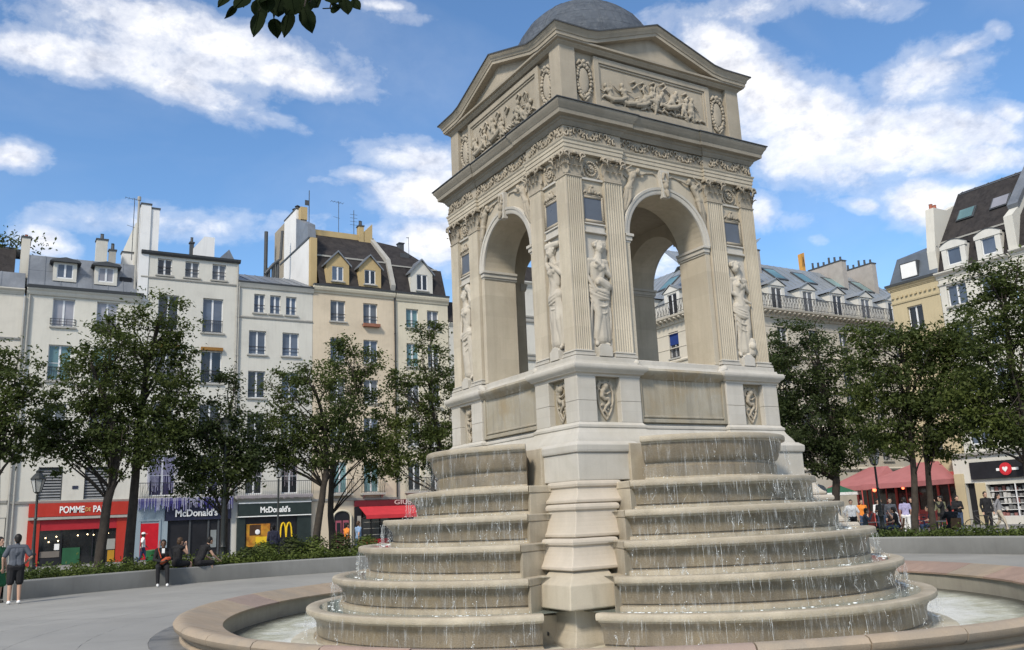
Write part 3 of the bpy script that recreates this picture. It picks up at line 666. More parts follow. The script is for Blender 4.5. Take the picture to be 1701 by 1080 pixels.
def nymph(var):
    q = random.Random(70+var); m = MB(); f = -1 if var % 2 else 1
    J = dict(head=(.05*f, -.10, 1.74), neck=(.03*f, -.075, 1.58), chest=(.0, -.085, 1.38), waist=(-.02*f, -.08, 1.17), pelvis=(.01*f, -.07, 1.0),
             sl=(-.165, -.07, 1.49), sr=(.165, -.07, 1.50), hl=(-.085, -.07, .95), hr=(.10, -.08, .96))
    if var == 0:   # arm across the breast, urn on the hip
        J.update(el=(-.215, -.09, 1.23), wl=(-.13, -.15, 1.02), er=(.225, -.10, 1.25), wr=(-.02, -.19, 1.41), kl=(-.05, -.13, .53), al=(-.085, -.07, .09), tl=(-.12, -.14, .04), kr=(.12, -.06, .53), ar=(.06, -.05, .09), tr=(.11, -.13, .04))
        m.capsule((.0, -.16, 1.12), (.13, -.12, 1.06), .085, .10, 10); m.sphere((-.07, -.20, 1.10), .055, 9, 6, (.7, 1, 1))
    elif var == 1:  # arms raised round the head
        J.update(el=(-.235, -.09, 1.62), wl=(-.10, -.12, 1.86), er=(.22, -.11, 1.30), wr=(.06, -.19, 1.47), kl=(-.09, -.09, .53), al=(-.05, -.06, .09), tl=(-.08, -.13, .04), kr=(.09, -.13, .53), ar=(.10, -.07, .09), tr=(.13, -.14, .04))
        m.capsule((-.14, -.10, 1.88), (.13, -.10, 1.86), .075, .06, 9)
    elif var == 2:  # looks down, both arms before the body, urn at the feet
        J.update(head=(-.06, -.12, 1.73), el=(-.21, -.10, 1.24), wl=(.10, -.17, 1.08), er=(.23, -.08, 1.27), wr=(.02, -.19, 1.43), kl=(-.07, -.09, .53), al=(-.09, -.06, .09), tl=(-.13, -.13, .04), kr=(.10, -.14, .54), ar=(.04, -.07, .09), tr=(.05, -.15, .04))
        m.capsule((.15, -.09, .12), (.16, -.09, .30), .10, .10, 10); m.sphere((.14, -.17, .22), .075, 9, 7)
    else:
        J.update(el=(-.225, -.09, 1.24), wl=(-.20, -.13, .98), er=(.20, -.12, 1.60), wr=(.14, -.13, 1.84), kl=(-.06, -.13, .53), al=(-.06, -.06, .09), tl=(-.1, -.13, .04), kr=(.11, -.08, .53), ar=(.10, -.05, .09), tr=(.14, -.12, .04))
        m.capsule((.10, -.11, 1.90), (.20, -.08, 1.78), .085, .06, 9)
    J = {a: Vector(b) for a, b in J.items()}
    body_caps(m, J, .98)
    for s in (-1, 1): m.sphere((s*.065, -.165, 1.385), .052, 8, 6)
    hd = J['head']; m.sphere(hd+Vector((.01, .02, .045)), .105, 9, 7, (1, 1, .9)); m.sphere(hd+Vector((.06*-f, .03, .06)), .06, 8, 6); m.sphere(hd+Vector((0, -.095, -.01)), .02, 6, 5, (.7, 1, 1.6))
    for k in range(9):
        a = k*.7; m.sphere(hd+Vector((math.cos(a)*.095, -.03, .05+.06*math.sin(a))), .03, 6, 5)
    # drapery: a rolled sash round the hips, diagonal folds, long hanging folds
    hip = 1.0 if var != 2 else .93
    def wrap(z0, z1, sag, r0, w=.195, d=.125, a0=-1.0, a1=1.0):
        P = []; R = []
        for k in range(11):
            t = k/10; a = (a0+(a1-a0)*t)*math.pi/2; P.append((w*math.sin(a), -.055-d*math.cos(a), z0+(z1-z0)*t-sag*math.sin(math.pi*t))); R.append(r0*(.75+.45*math.sin(math.pi*t)))
        m.tube(P, R, 6)
    for k in range(3): wrap(hip+.07*f+.012-.04*k, hip-.07*f+.0-.035*k, .05+.02*k, q.uniform(.016, .026))
    m.capsule((.0, -.045, .88), (.02*f, -.035, .16), .115, .125, 10); m.capsule((.07*f, -.06, .9), (.12*f, -.03, .14), .085, .08, 9)
    for k in range(3):
        wrap(hip-.05-.075*k+.03*f, hip-.10-.10*k-.05*f, .10+.03*k, q.uniform(.008, .014), .19-.006*k, .125-.010*k, -.9, .55+.06*k) if var != 1 else wrap(hip-.05-.09*k-.04*f, hip-.06-.07*k+.04*f, .06, .010, .185, .11)
    for k in range(13):
        x = -.18+.36*k/12+q.uniform(-.012, .012)
        if var in (0, 3) and -.10 < x*f < .03: continue
        zb = .10+q.uniform(0, .08) if abs(x) > .07 or var == 1 else .40+q.uniform(-.12, .12); zt = hip-.08-q.uniform(0, .25); dep = .055+.07*math.cos(x*6.5); sw = q.uniform(-.02, .02); P = []; R = []
        for k2 in range(9):
            t = k2/8; P.append((x*(.96+.16*t)+sw*math.sin(math.pi*t*1.5), -dep*(1-.62*t)-.03, zt+(zb-zt)*t)); R.append((.009+.011*math.sin(math.pi*min(1, t*1.15+.1)))*q.uniform(.9, 1.1))
        m.tube(P, R, 6)
    m.tube([(.19*f, -.04, 1.35), (.225*f, -.05, 1.0), (.22*f, -.04, .6), (.235*f, -.03, .16)], [.016, .03, .028, .03], 6)
    return fused(m, .0095, [NYMM], 'nymph_relief', 1)
NYM = [nymph(v) for v in range(4)]
def tablet_frame():
    m = MB(); w, z0, z1 = .185, 6.53, 6.90; y = -2.10
    for (x0, x1, a, b) in ((-w-.05, -w, z0-.02, z1+.04), (w, w+.05, z0-.02, z1+.04), (-w, w, z1, z1+.045), (-w-.06, w+.06, z0-.06, z0-.015)): m.box(x0, x1, y-.03, y+.02, a, b)
    for k in range(14): m.sphere((-w-.025, y-.03, z0+.03*k), .012, 5, 4); m.sphere((w+.025, y-.03, z0+.03*k), .012, 5, 4)
    for s in (-1, 1):
        P = [(s*(w+.03), y-.02, 6.96), (s*.15, y-.03, 7.02), (s*.10, y-.03, 6.98), (s*.13, y-.03, 6.965)]; m.tube(P, [.02, .028, .022, .012], 6)
        m.tube([(s*.09, y-.03, 6.97), (s*.05, y-.035, 7.04), (s*.02, y-.03, 7.10)], [.02, .028, .014], 6); m.sphere((s*.06, y-.04, 7.0), .03, 6, 5)
    m.sphere((0, y-.03, 7.11), .032, 7, 5); m.sphere((0, y-.035, 7.03), .045, 8, 6, (1, .6, 1.2)); m.capsule((-.16, y-.02, 6.955), (.16, y-.02, 6.955), .018, .018, 6)
    return m.mesh('tablet_frame', LIMEG, True)
TABF = tablet_frame()
tb = MB(); tb.box(-.183, .183, -2.118, -2.09, 6.515, 6.898); TABM = tb.mesh('tablet', TABLET)
lg = MB(); lg.box(-.215, .215, -2.16, -2.09, 6.415, 6.445); lg.box(-.215, .215, -2.135, -2.09, 6.30, 6.413); lg.box(-.215, .215, -2.17, -2.09, 6.265, 6.298); LEDGE = lg.mesh('niche_ledge', LIMEW)
ped = MB(); ped.box(-.13, .13, -2.235, -2.09, 4.138, 4.29); ped.prism([(-.13, 4.29), (.13, 4.29), (.06, 4.345), (-.06, 4.345)], 'y', -2.225, -2.09); PEDM = ped.mesh('figure_plinth', LIMEW)
ro = MB()
for k in range(20):
    a = 2*math.pi*k/20; ro.sphere((math.cos(a)*.115, -2.125, 7.44+math.sin(a)*.125), .022, 6, 4)
for k in range(8):
    a = 2*math.pi*k/8; ro.sphere((math.cos(a)*.048, -2.13, 7.44+math.sin(a)*.05), .027, 6, 5, (1, .6, 1))
ro.sphere((0, -2.14, 7.44), .026, 7, 5)
for sx in (-1, 1):
    for sz in (-1, 1): ro.tube([(sx*.19, -2.12, 7.44+sz*.17), (sx*.13, -2.13, 7.44+sz*.15), (sx*.17, -2.13, 7.44+sz*.10)], [.01, .022, .012], 5)
ROSE = ro.mesh('rosette_relief', LIMEG, True)
NICHE = MB().box(-.235, .235, -2.108, -2.09, 4.14, 6.262).mesh('niche_panel', LIMEW)
rail = MB(); rail.box(-.24, .24, -2.14, -2.09, 7.225, 7.26); RAIL = rail.mesh('niche_rail', LIMEW)
for fk in range(4):
    rot = -fk*R90; Rm = Matrix.Rotation(rot, 3, 'Z')
    for j, xc in enumerate((-1.617, 1.617)):
        p = Rm @ Vector((xc, 0, 0)); kw = dict(loc=p, rot=(0, 0, rot))
        lw = link('niche_ledge', LEDGE, fountain, **kw); add_bevel(lw, .005)
        t = link('tablet', TABM, fountain, **kw); link('tablet_frame', TABF, t)
        link('niche_panel', NICHE, fountain, **kw); link('figure_plinth', PEDM, fountain, **kw); link('rosette_relief', ROSE, fountain, **kw); link('niche_rail', RAIL, fountain, **kw)
        v = [(0, 2), (3, 1), (1, 0), (2, 3)][fk][j]
        q = Rm @ Vector((xc, -2.07, 4.30)); link('nymph_relief', NYM[v], fountain, loc=q, rot=(0, 0, rot), scale=(1.06, .78, .985))

# ---- winged figures in the spandrels
def victory():
    m = MB()
    J = dict(head=(.60, -.10, 7.56), neck=(.66, -.09, 7.52), chest=(.72, -.085, 7.44), waist=(.77, -.08, 7.33), pelvis=(.82, -.075, 7.23), sl=(.67, -.09, 7.53), sr=(.76, -.07, 7.49), hl=(.80, -.08, 7.22), hr=(.85, -.07, 7.21),
             el=(.55, -.09, 7.50), wl=(.43, -.08, 7.55), er=(.86, -.08, 7.56), wr=(.76, -.09, 7.63), kl=(.82, -.10, 7.0), al=(.91, -.07, 6.80), kr=(.90, -.08, 6.98), ar=(.955, -.06, 6.72))
    body_caps(m, {k: Vector(v) for k, v in J.items()}, .50)
    for k in range(5): m.tube([(.78, -.05, 7.46-.02*k), (.90+.02*k, -.05, 7.60-.02*k), (.99, -.04, 7.58-.07*k)], [.014, .022, .008], 5)
    for k in range(4): m.tube([(.80+.03*k, -.09, 7.22), (.86+.03*k, -.085, 7.02), (.93+.015*k, -.06, 6.78+.03*k)], [.012, .02, .01], 5)
    m.tube([(.45, -.06, 7.54), (.35, -.05, 7.58), (.22, -.05, 7.60), (.15, -.05, 7.56)], [.02, .018, .022, .012], 6)
    return fused(m, .010, [LIMEG], 'winged_figure', 1)
VIC = victory()
for fk in range(4):
    rot = -fk*R90; Rm = Matrix.Rotation(rot, 3, 'Z')
    for s in (-1, 1): link('winged_figure', VIC, fountain, loc=Rm @ Vector((0, -2.06, 0)), rot=(0, 0, rot), scale=(s, 1, 1))

# ---- entablature
mb = MB(); mb.sweep([(-.4, 7.67), (.0, 7.67), (.0, 7.73), (.012, 7.735), (.012, 7.80), (.024, 7.805), (.024, 7.855), (.04, 7.87), (.045, 7.895), (-.4, 7.90)], plan(2.195, .05)); mb.obj('architrave', LIME, fountain, smooth='auto')
mb = MB(); mb.sweep([(-.4, 7.895), (.0, 7.897), (.0, 8.13), (-.4, 8.13)], plan(2.19, .05)); mb.obj('frieze', LIMEG, fountain, smooth='auto')
mb = MB(); mb.sweep([(-.4, 8.125), (.012, 8.127), (.02, 8.15), (.045, 8.175), (.05, 8.20), (.075, 8.215), (.085, 8.25), (.165, 8.262), (.17, 8.33), (.185, 8.345), (.20, 8.385), (.235, 8.43), (.245, 8.465), (.24, 8.48), (-.4, 8.52)], plan(2.20, .02)); mb.obj('cornice', LIMED, fountain, smooth='auto')
mb = MB(); mb.sweep([(-.3, 8.535), (.245, 8.482), (.262, 8.478), (.262, 8.496), (-.3, 8.556)], plan(2.20, .02)); mb.obj('lead_flashing', LEADM, fountain)
fr = MB(); q = random.Random(3)
fr.tube([(-.16, 0, 8.03), (-.13, -.02, 8.09), (-.08, -.025, 8.08), (-.07, -.02, 8.02), (-.11, -.02, 7.99), (-.12, -.015, 8.03)], [.014, .02, .02, .016, .014, .01], 6)
fr.tube([(.16, 0, 7.99), (.13, -.02, 7.94), (.08, -.025, 7.95), (.07, -.02, 8.01), (.11, -.02, 8.04), (.12, -.015, 8.0)], [.014, .02, .02, .016, .014, .01], 6)
for k in range(5): a = k*1.257; fr.sphere((math.cos(a)*.035, -.018, 8.013+math.sin(a)*.05), .026, 6, 5, (.8, .6, 1.2))
fr.sphere((0, -.03, 8.013), .022, 6, 5); fr.capsule((-.05, -.01, 7.93), (.05, -.01, 7.93), .014, .014, 5); fr.capsule((-.05, -.01, 8.09), (.05, -.01, 8.09), .014, .014, 5)
fr.xf(Matrix.Translation((0, 0, -8.013))); FRM = fr.mesh('frieze_ornament', LIMEG, True)
for fk in range(4):
    rot = -fk*R90; Rm = Matrix.Rotation(rot, 3, 'Z')
    for k in range(16):
        x = -2.19+4.38*(k+.5)/16; y = -2.19 if abs(x) > .97 else -2.14
        link('frieze_ornament', FRM, fountain, loc=Rm @ Vector((x, y, 8.013)), rot=(0, 0, rot), scale=(.8 if k % 2 else -.8, 1.2, 1.08))

# ---- attic
mb = MB(); mb.box(-2.04, 2.04, -2.04, 2.04, 8.5, 9.72); mb.obj('attic_core', LIMEG, fountain)
mb = MB(); mb.sweep([(-.2, 8.515), (.06, 8.517), (.06, 8.58), (.04, 8.60), (.015, 8.63), (.0, 8.65), (-.2, 8.655)], plan(2.13, .04, 1.40)); mb.obj('attic_base', LIMEG, fountain, smooth='auto')
for fk in range(4):
    rot = -fk*R90
    m = MB(); m.prism([(-2.13, -2.13), (-1.80, -2.13), (-1.80, -2.0), (-2.0, -2.0), (-2.0, -1.80), (-2.13, -1.80)], 'z', 8.656, 9.70); m.obj('attic_pier', LIMEG, fountain, bevel=.006, rot=(0,0,rot))
    pn = MB(); pn.box(-1.27, 1.27, -2.065, -2.03, 8.80, 9.55); pnl = pn.obj('relief_panel', LIMEG, fountain, rot=(0,0,rot))
    m = MB()
    for (x0, x1, a, b) in ((-1.38, -1.27, 8.68, 9.66), (1.27, 1.38, 8.68, 9.66), (-1.27, 1.27, 9.55, 9.66), (-1.27, 1.27, 8.68, 8.80)): m.box(x0, x1, -2.11, -2.03, a, b)
    for (x0, x1, a, b) in ((-1.27, -1.23, 8.80, 9.55), (1.23, 1.27, 8.80, 9.55), (-1.23, 1.23, 9.51, 9.55), (-1.23, 1.23, 8.80, 8.84)): m.box(x0, x1, -2.088, -2.03, a, b)
    m.obj('panel_border', LIMEG, pnl, bevel=.008)
def putto(seed, h=.44):
    """small playing figure, upright or reclining, about h tall, in shallow relief"""
    q = random.Random(seed); m = MB(); t = q.choice((-1, 1)); recl = q.random()*.9
    def T(x, y, z):
        a = recl*t; return Vector((x*math.cos(a)+z*math.sin(a), y, -x*math.sin(a)+z*math.cos(a)))
    s = h/.9; r = lambda: q.uniform(-.09, .09)
    J = dict(head=(.02+r()*.5, -.08, .80), neck=(0, -.06, .69), chest=(0, -.06, .58), waist=(r()*.3, -.06, .46), pelvis=(0, -.055, .36), sl=(-.11, -.06, .63), sr=(.11, -.06, .63), hl=(-.06, -.06, .34), hr=(.06, -.06, .34),
             el=(-.22, -.07, .60+r()), wl=(-.32, -.08, .70+2*r()), er=(.2, -.08, .52+r()), wr=(.27, -.09, .63+2*r()), kl=(-.12+r(), -.10, .20), al=(-.16+2*r(), -.06, .03), kr=(.12+r(), -.09, .2), ar=(.17+2*r(), -.06, .04))
    J = {k: T(*v)*s for k, v in J.items()}
    for k in J: J[k].y = max(J[k].y, -.05)
    body_caps(m, J, .72*s*1.15)
    return m
def sea_scene(kind):
    """a long relief: figures riding fish-tailed creatures over curling waves"""
    out = []; q = random.Random(100+kind)
    xs = [-.95, -.62, -.42, -.16, .08, .34, .62, .86] if kind == 0 else [-.98, -.78, -.30, .05, .50, .74, .95]
    for k, x in enumerate(xs):
        m = putto(kind*50+k*7+3, q.uniform(.40, .56)); 
        dz = q.uniform(-.06, .10) if 0 < k < len(xs)-1 else -.04
        if q.random() < .5:
            m.tube([(-.22, -.03, .12), (-.05, -.06, .05), (.13, -.06, .09), (.26, -.05, .17), (.22, -.05, .25), (.15, -.04, .22)], [.03, .055, .05, .04, .03, .012], 7)
        for w in range(4):
            a = q.uniform(-.2, .2); m.tube([(a-.06, -.02, .02), (a, -.05, .07), (a+.06, -.04, .03)], [.012, .024, .012], 5)
        if q.random() < .6: m.tube([(.1, -.03, .4), (.22, -.035, .5), (.16, -.035, .56), (.05, -.03, .5)], [.02, .03, .03, .014], 6)
        out.append((x, 8.86+dz, fused(m, .011, [LIMEG], 'relief_figure', 1)))
    wv = MB()
    for k in range(16):
        x = -1.15+2.3*k/15; wv.tube([(x-.09, -.0, 8.87), (x-.02, -.03, 8.90+q.uniform(0, .05)), (x+.05, -.035, 8.89), (x+.09, 0, 8.86)], [.016, .03, .026, .014], 6)
    out.append((0, 0, fused(wv, .011, [LIMEG], 'relief_waves', 1)))
    return out
SC = [sea_scene(0), sea_scene(1)]
for fk in range(4):
    rot = -fk*R90; Rm = Matrix.Rotation(rot, 3, 'Z')
    for (x, z, me) in SC[fk % 2]: link(me.name.split('.')[0], me, fountain, loc=Rm @ Vector((x, -2.06, z)), rot=(0, 0, rot))
ovm = MB(); ovm.sphere((0, -2.075, 9.15), 1.0, 20, 12, (.115, .035, .25))
def cartouche_mesh():
    m = MB(); oval_lumps(m, 0, -2.09, 9.15, .150, .30, 26, .034, 1, .8); oval_lumps(m, 0, -2.075, 9.15, .185, .345, 24, .024, 2, .7)
    for s in (-1, 1):
        m.tube([(s*.15, -2.09, 9.42), (s*.09, -2.10, 9.50), (s*.03, -2.10, 9.47), (s*.05, -2.1, 9.42)], [.02, .034, .026, .012], 6); m.tube([(s*.10, -2.09, 8.86), (s*.05, -2.09, 8.80), (0, -2.08, 8.74)], [.02, .026, .014], 6)
    m.sphere((0, -2.10, 9.50), .045, 7, 5); m.sphere((0, -2.09, 8.82), .03, 6, 5)
    return m.mesh('wreath', LIMEG, True)
WR = cartouche_mesh(); OV = ovm.mesh('oval_boss', LIMEG, True)
for fk in range(4):
    rot = -fk*R90; Rm = Matrix.Rotation(rot, 3, 'Z')
    for x in (-1.59, 1.59):
        w = link('wreath', WR, fountain, loc=Rm @ Vector((x, .015, 0)), rot=(0, 0, rot)); link('oval_boss', OV, w)
ac = MB(); ac.sweep([(-.3, 9.695), (.0, 9.697), (.02, 9.72), (.045, 9.74), (.05, 9.765), (.10, 9.775), (.105, 9.81), (-.3, 9.815)], [(-2.13,-2.13), (2.13,-2.13), (2.13,2.13), (-2.13,2.13)]); ac.obj('attic_cornice', LIMEG, fountain, smooth='auto')
# pediments: raking cornice from valley to apex, tympanum set back
for fk in range(4):
    rot = -fk*R90
    t = MB(); t.prism([(-1.5, 9.80), (1.5, 9.80), (0, 10.37)], 'y', -2.11, -1.9); ty = t.obj('tympanum', LIMEG, fountain, rot=(0,0,rot))
    m = MB(); X, ZB, ZA = 1.50, 9.805, 10.355
    pr = [(.0, -2.05), (.0, -2.25), (.06, -2.253), (.066, -2.268), (.125, -2.285), (.165, -2.325), (.185, -2.33), (.185, -1.2)]
    def stn(x, zb): return [(x, y, zb+d) for d, y in pr]
    st = [(-2.335, ZB-.0), (-X-.12, ZB+.0), (-X+.12, ZB+.035), (0, ZA-.02), (X-.12, ZB+.035), (X+.12, ZB), (2.335, ZB)]
    for (x, zb) in st:
        vs = stn(x, zb)
        if abs(x) > 2: vs = [((x/abs(x))*min(abs(x), -y) if y < -1.5 else x/abs(x)*abs(y), y, z) for (x, y, z) in vs]
        m.v += vs
    L = len(pr)
    for i in range(len(st)-1):
        for k in range(L-1): m.f.append((i*L+k, (i+1)*L+k, (i+1)*L+k+1, i*L+k+1)); m.mi.append(0)
    m.obj('raking_cornice', LIMEG, fountain, smooth='auto', rot=(0,0,rot))
    m = MB()
    top = [(x, zb+.188) for x, zb in st]
    lo = [(-2.345 if x < -2 else 2.345 if x > 2 else x, z) for x, z in top]
    m.v = [(x, -2.345, z-.012) for x, z in lo]+[(x, -2.345, z+.014) for x, z in lo]+[((x if abs(x) < 2 else x/abs(x)*.8), -.8, z+.014+(.12 if abs(x) > 1 else .0)) for x, z in lo]
    n = len(lo)
    for i in range(n-1): m.f += [(i, i+1, n+i+1, n+i), (n+i, n+i+1, 2*n+i+1, 2*n+i)]; m.mi += [0, 0]
    m.obj('roof_sheet', LEADM, fountain, rot=(0,0,rot))
# dome
dm = MB(); dm.lathe([(1.62, 10.0), (1.62, 10.4), (1.585, 10.7), (1.51, 11.0), (1.38, 11.3), (1.20, 11.57), (1.02, 11.75), (.78, 11.93), (.55, 12.05), (.30, 12.13), (.05, 12.16)], 48); dome = dm.obj('dome', SLATE, fountain, smooth='auto')
for k in range(8):
    a = k*math.pi/4+math.pi/8; rb = MB()
    for (r1, z1), (r2, z2) in zip([(1.62, 10.4), (1.585, 10.7), (1.51, 11.0), (1.38, 11.3), (1.20, 11.57), (1.02, 11.75), (.78, 11.93), (.55, 12.05)], [(1.585, 10.7), (1.51, 11.0), (1.38, 11.3), (1.20, 11.57), (1.02, 11.75), (.78, 11.93), (.55, 12.05), (.30, 12.13)]):
        rb.tube([(r1*math.cos(a), r1*math.sin(a), z1), (r2*math.cos(a), r2*math.sin(a), z2)], .012, 5)
    rb.obj('dome_rib', SLATE, dome)
# rows of slates, each course a little proud of the next
crs = MB(); zz = 10.6; pts = [(1.62, 10.4), (1.585, 10.7), (1.51, 11.0), (1.38, 11.3), (1.20, 11.57), (1.02, 11.75), (.78, 11.93), (.55, 12.05), (.30, 12.13)]
arc = [0]
for (a, b) in zip(pts, pts[1:]): arc.append(arc[-1]+math.hypot(a[0]-b[0], a[1]-b[1]))
def at(s):
    for i in range(len(arc)-1):
        if s <= arc[i+1]: t = (s-arc[i])/(arc[i+1]-arc[i]); return (pts[i][0]+(pts[i+1][0]-pts[i][0])*t, pts[i][1]+(pts[i+1][1]-pts[i][1])*t)
    return pts[-1]
q = random.Random(2); s = 0; row = 0; TOT = arc[-1]
while s < TOT-.11:
    r0, z0 = at(s); r1, z1 = at(s+.115); n = max(10, int(2*math.pi*r0/.16))
    for k in range(n):
        a = 2*math.pi*(k+.5*(row % 2))/n; h = math.pi/n*.93; e = .0015+q.uniform(0, .003)
        b = len(crs.v)
        for (r, z, ee) in ((r0, z0, e), (r1, z1, .002)):
            for sgn in (-1, 1): crs.v.append(((r+ee)*math.cos(a+sgn*h), (r+ee)*math.sin(a+sgn*h), z))
        crs.f.append((b, b+1, b+3, b+2)); crs.mi.append(0)
        b2 = len(crs.v)
        for sgn in (-1, 1): crs.v.append(((r0-.003)*math.cos(a+sgn*h), (r0-.003)*math.sin(a+sgn*h), z0))
        crs.f.append((b2, b2+1, b+1, b)); crs.mi.append(0)
    s += .105; row += 1
so = crs.obj('slate_courses', SLATE, dome); so['kind'] = 'stuff'
fm = MB(); fm.lathe([(.20, 12.10), (.20, 12.17), (.15, 12.19), (.12, 12.24), (.14, 12.3), (.08, 12.38), (.03, 12.6), (.005, 12.7)], 16); fm.obj('dome_finial', LEADM, fountain, smooth='auto')

# ================================================================ round pool
pool = empty('pool_basin', (0,0,0), label='low round pool wall with a wide rounded rim of pink and tan stone', cat='fountain pool')
NR = 40; RIMP = [(6.95, 0.120), (6.95, 0.155), (7.03, 0.175), (7.24, 0.230), (7.42, 0.285), (7.52, 0.312), (7.59, 0.318), (7.655, 0.298), (7.69, 0.250), (7.675, 0.190), (7.63, 0.150), (7.56, 0.130)]
q = random.Random(4)
for k in range(NR):
    a0 = 2*math.pi*k/NR+.0012; a1 = 2*math.pi*(k+1)/NR-.0012; m = MB(); dz = q.uniform(-.003, .003)
    m.lathe([(r, z+dz) for r, z in RIMP], 6, a0, a1, closed_prof=True, cap=True); m.f = [f[::-1] for f in m.f]
    am = (a0+a1)/2; east = math.cos(am) > .35
    mt = q.choice((PINK, PINK, TAN)) if east else q.choice((PINK, TAN, TAN, MAUVE))
    m.obj('coping_stone', mt, pool, smooth='auto', recalc=True)
m = MB(); m.lathe([(6.99, -.5), (6.99, .13), (7.25, .135)], 120); m.f = [f[::-1] for f in m.f]; m.obj('inner_wall', POOLW, pool, smooth='auto')
m = MB(); m.lathe([(7.57, .165), (7.53, .15), (7.53, .07), (7.56, .055), (7.59, .03), (7.59, -.05)], 120); m.obj('outer_wall', TAN, pool, smooth='auto')
m = MB(); m.lathe([(7.585, .014), (8.02, .012), (8.02, -.02)], 120); m.obj('dark_step', PAVD, pool, smooth='auto')
m = MB(); m.lathe([(.5, -.42), (7.0, -.42)], 64); m.obj('pool_floor', mat('pool_floor_stone', (.42, .42, .32), .7, .15, 2.0, (.30, .31, .24)), pool)
FOOTM = mat('pale_footing', (.50, .47, .385), .5, .14, 3, (.36, .34, .26), dirt=((.36, .30, .17), 2.0, .4))
m = MB(); m.lathe([(3.0, -.42), (3.62, -.42), (3.62, -.16), (3.58, -.135), (2.0, -.13)], 48, -R90-1.28, -R90+1.28, (0, -2.35, 0)); face_copies(m.obj('footing_stone', FOOTM, fountain, smooth='auto'))
# ================================================================ ground, water, planter
PAVE = mat('pale_square_paving', (.285, .282, .265), .8, .10, .5, (.235, .235, .225), 0, .15, 30, .25, grain=.12, dirt=((.19, .19, .182), .6, .4))
STREET = mat('street_paving', (.22, .22, .215), .85, .14, .4, (.17, .17, .168), 0, .2, 20, .2)
g = MB(); n = 96; R2 = [7.8, 14.9, 17.5]
g.lathe([(7.5, .0), (30, .0), (90, .0), (900, -.5)], 96); g.f = [f[::-1] for f in g.f]; gr = g.obj('ground', STREET); tag(gr, 'grey paved ground of the whole square and streets', kind='structure')
# the pale ring of large slabs round the fountain, one slab per object where they can be told apart
slab_root = empty('plaza_paving'); tag(slab_root, 'pale grey large paving slabs round the fountain pool', kind='structure')
rngs = [8.03, 9.0, 10.1, 11.2, 12.3, 13.4, 14.5, 15.6, 17.2]
tot = 0; q = random.Random(12); inview = []; rest = MB(); gap = .003
for i in range(len(rngs)-1):
    r0, r1 = rngs[i]+gap, rngs[i+1]-gap; k = int(2*math.pi*r0/1.9); off = .5*(i % 2)
    for j in range(k):
        a0 = 2*math.pi*(j+off)/k+gap/r0; a1 = 2*math.pi*(j+1+off)/k-gap/r0; am = (a0+a1)/2
        m = MB(); z = .006+q.uniform(0, .001); st = 3
        m.lathe([(r0, -.01), (r0, z), (r1, z), (r1, -.01)], st, a0, a1); m.f = [f[::-1] for f in m.f]
        cx, cy = (r0+r1)/2*math.cos(am)-CAM.x, (r0+r1)/2*math.sin(am)-CAM.y; bear = math.degrees(math.atan2(cx, cy))
        vis = -14 < bear < 75 and math.hypot(cx, cy) < 34 and tot < 280
        if vis: m.obj('paving_slab', PAVE, slab_root); tot += 1
        else: rest.add(m.v, m.f)
ro = rest.obj('paving_slabs', PAVE, slab_root); ro['kind'] = 'stuff'
# pool water
wm = bpy.data.materials.new('pool_water'); wm.use_nodes = True; t = NT(wm.node_tree); b = t.n['Principled BSDF']; MATS['pool_water'] = wm
pos = t.node('ShaderNodeNewGeometry').outputs['Position']
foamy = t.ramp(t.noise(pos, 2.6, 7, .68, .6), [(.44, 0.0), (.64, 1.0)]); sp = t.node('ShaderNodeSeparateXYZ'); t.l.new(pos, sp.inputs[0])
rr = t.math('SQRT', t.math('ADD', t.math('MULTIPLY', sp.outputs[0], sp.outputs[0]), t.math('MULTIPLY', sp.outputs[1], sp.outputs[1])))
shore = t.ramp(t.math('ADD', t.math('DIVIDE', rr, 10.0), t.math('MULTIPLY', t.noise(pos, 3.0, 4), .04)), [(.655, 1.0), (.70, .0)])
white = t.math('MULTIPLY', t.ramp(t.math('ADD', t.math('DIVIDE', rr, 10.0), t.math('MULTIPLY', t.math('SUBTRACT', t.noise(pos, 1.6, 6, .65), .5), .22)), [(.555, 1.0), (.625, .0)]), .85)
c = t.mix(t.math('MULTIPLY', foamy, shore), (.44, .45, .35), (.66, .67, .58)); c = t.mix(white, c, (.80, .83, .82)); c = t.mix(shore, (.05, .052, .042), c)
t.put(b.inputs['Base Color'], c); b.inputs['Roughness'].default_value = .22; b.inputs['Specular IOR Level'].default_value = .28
bn = t.node('ShaderNodeBump'); bn.inputs['Strength'].default_value = .55; bn.inputs['Distance'].default_value = .05; t.put(bn.inputs['Height'], t.noise(pos, 9.0, 6, .62, .4)); t.l.new(bn.outputs[0], b.inputs['Normal'])
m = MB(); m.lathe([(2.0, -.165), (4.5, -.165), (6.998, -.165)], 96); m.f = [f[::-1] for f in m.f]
pw = m.obj('pool_water', wm, smooth=True); tag(pw, 'milky greenish water of the round fountain pool', kind='structure')
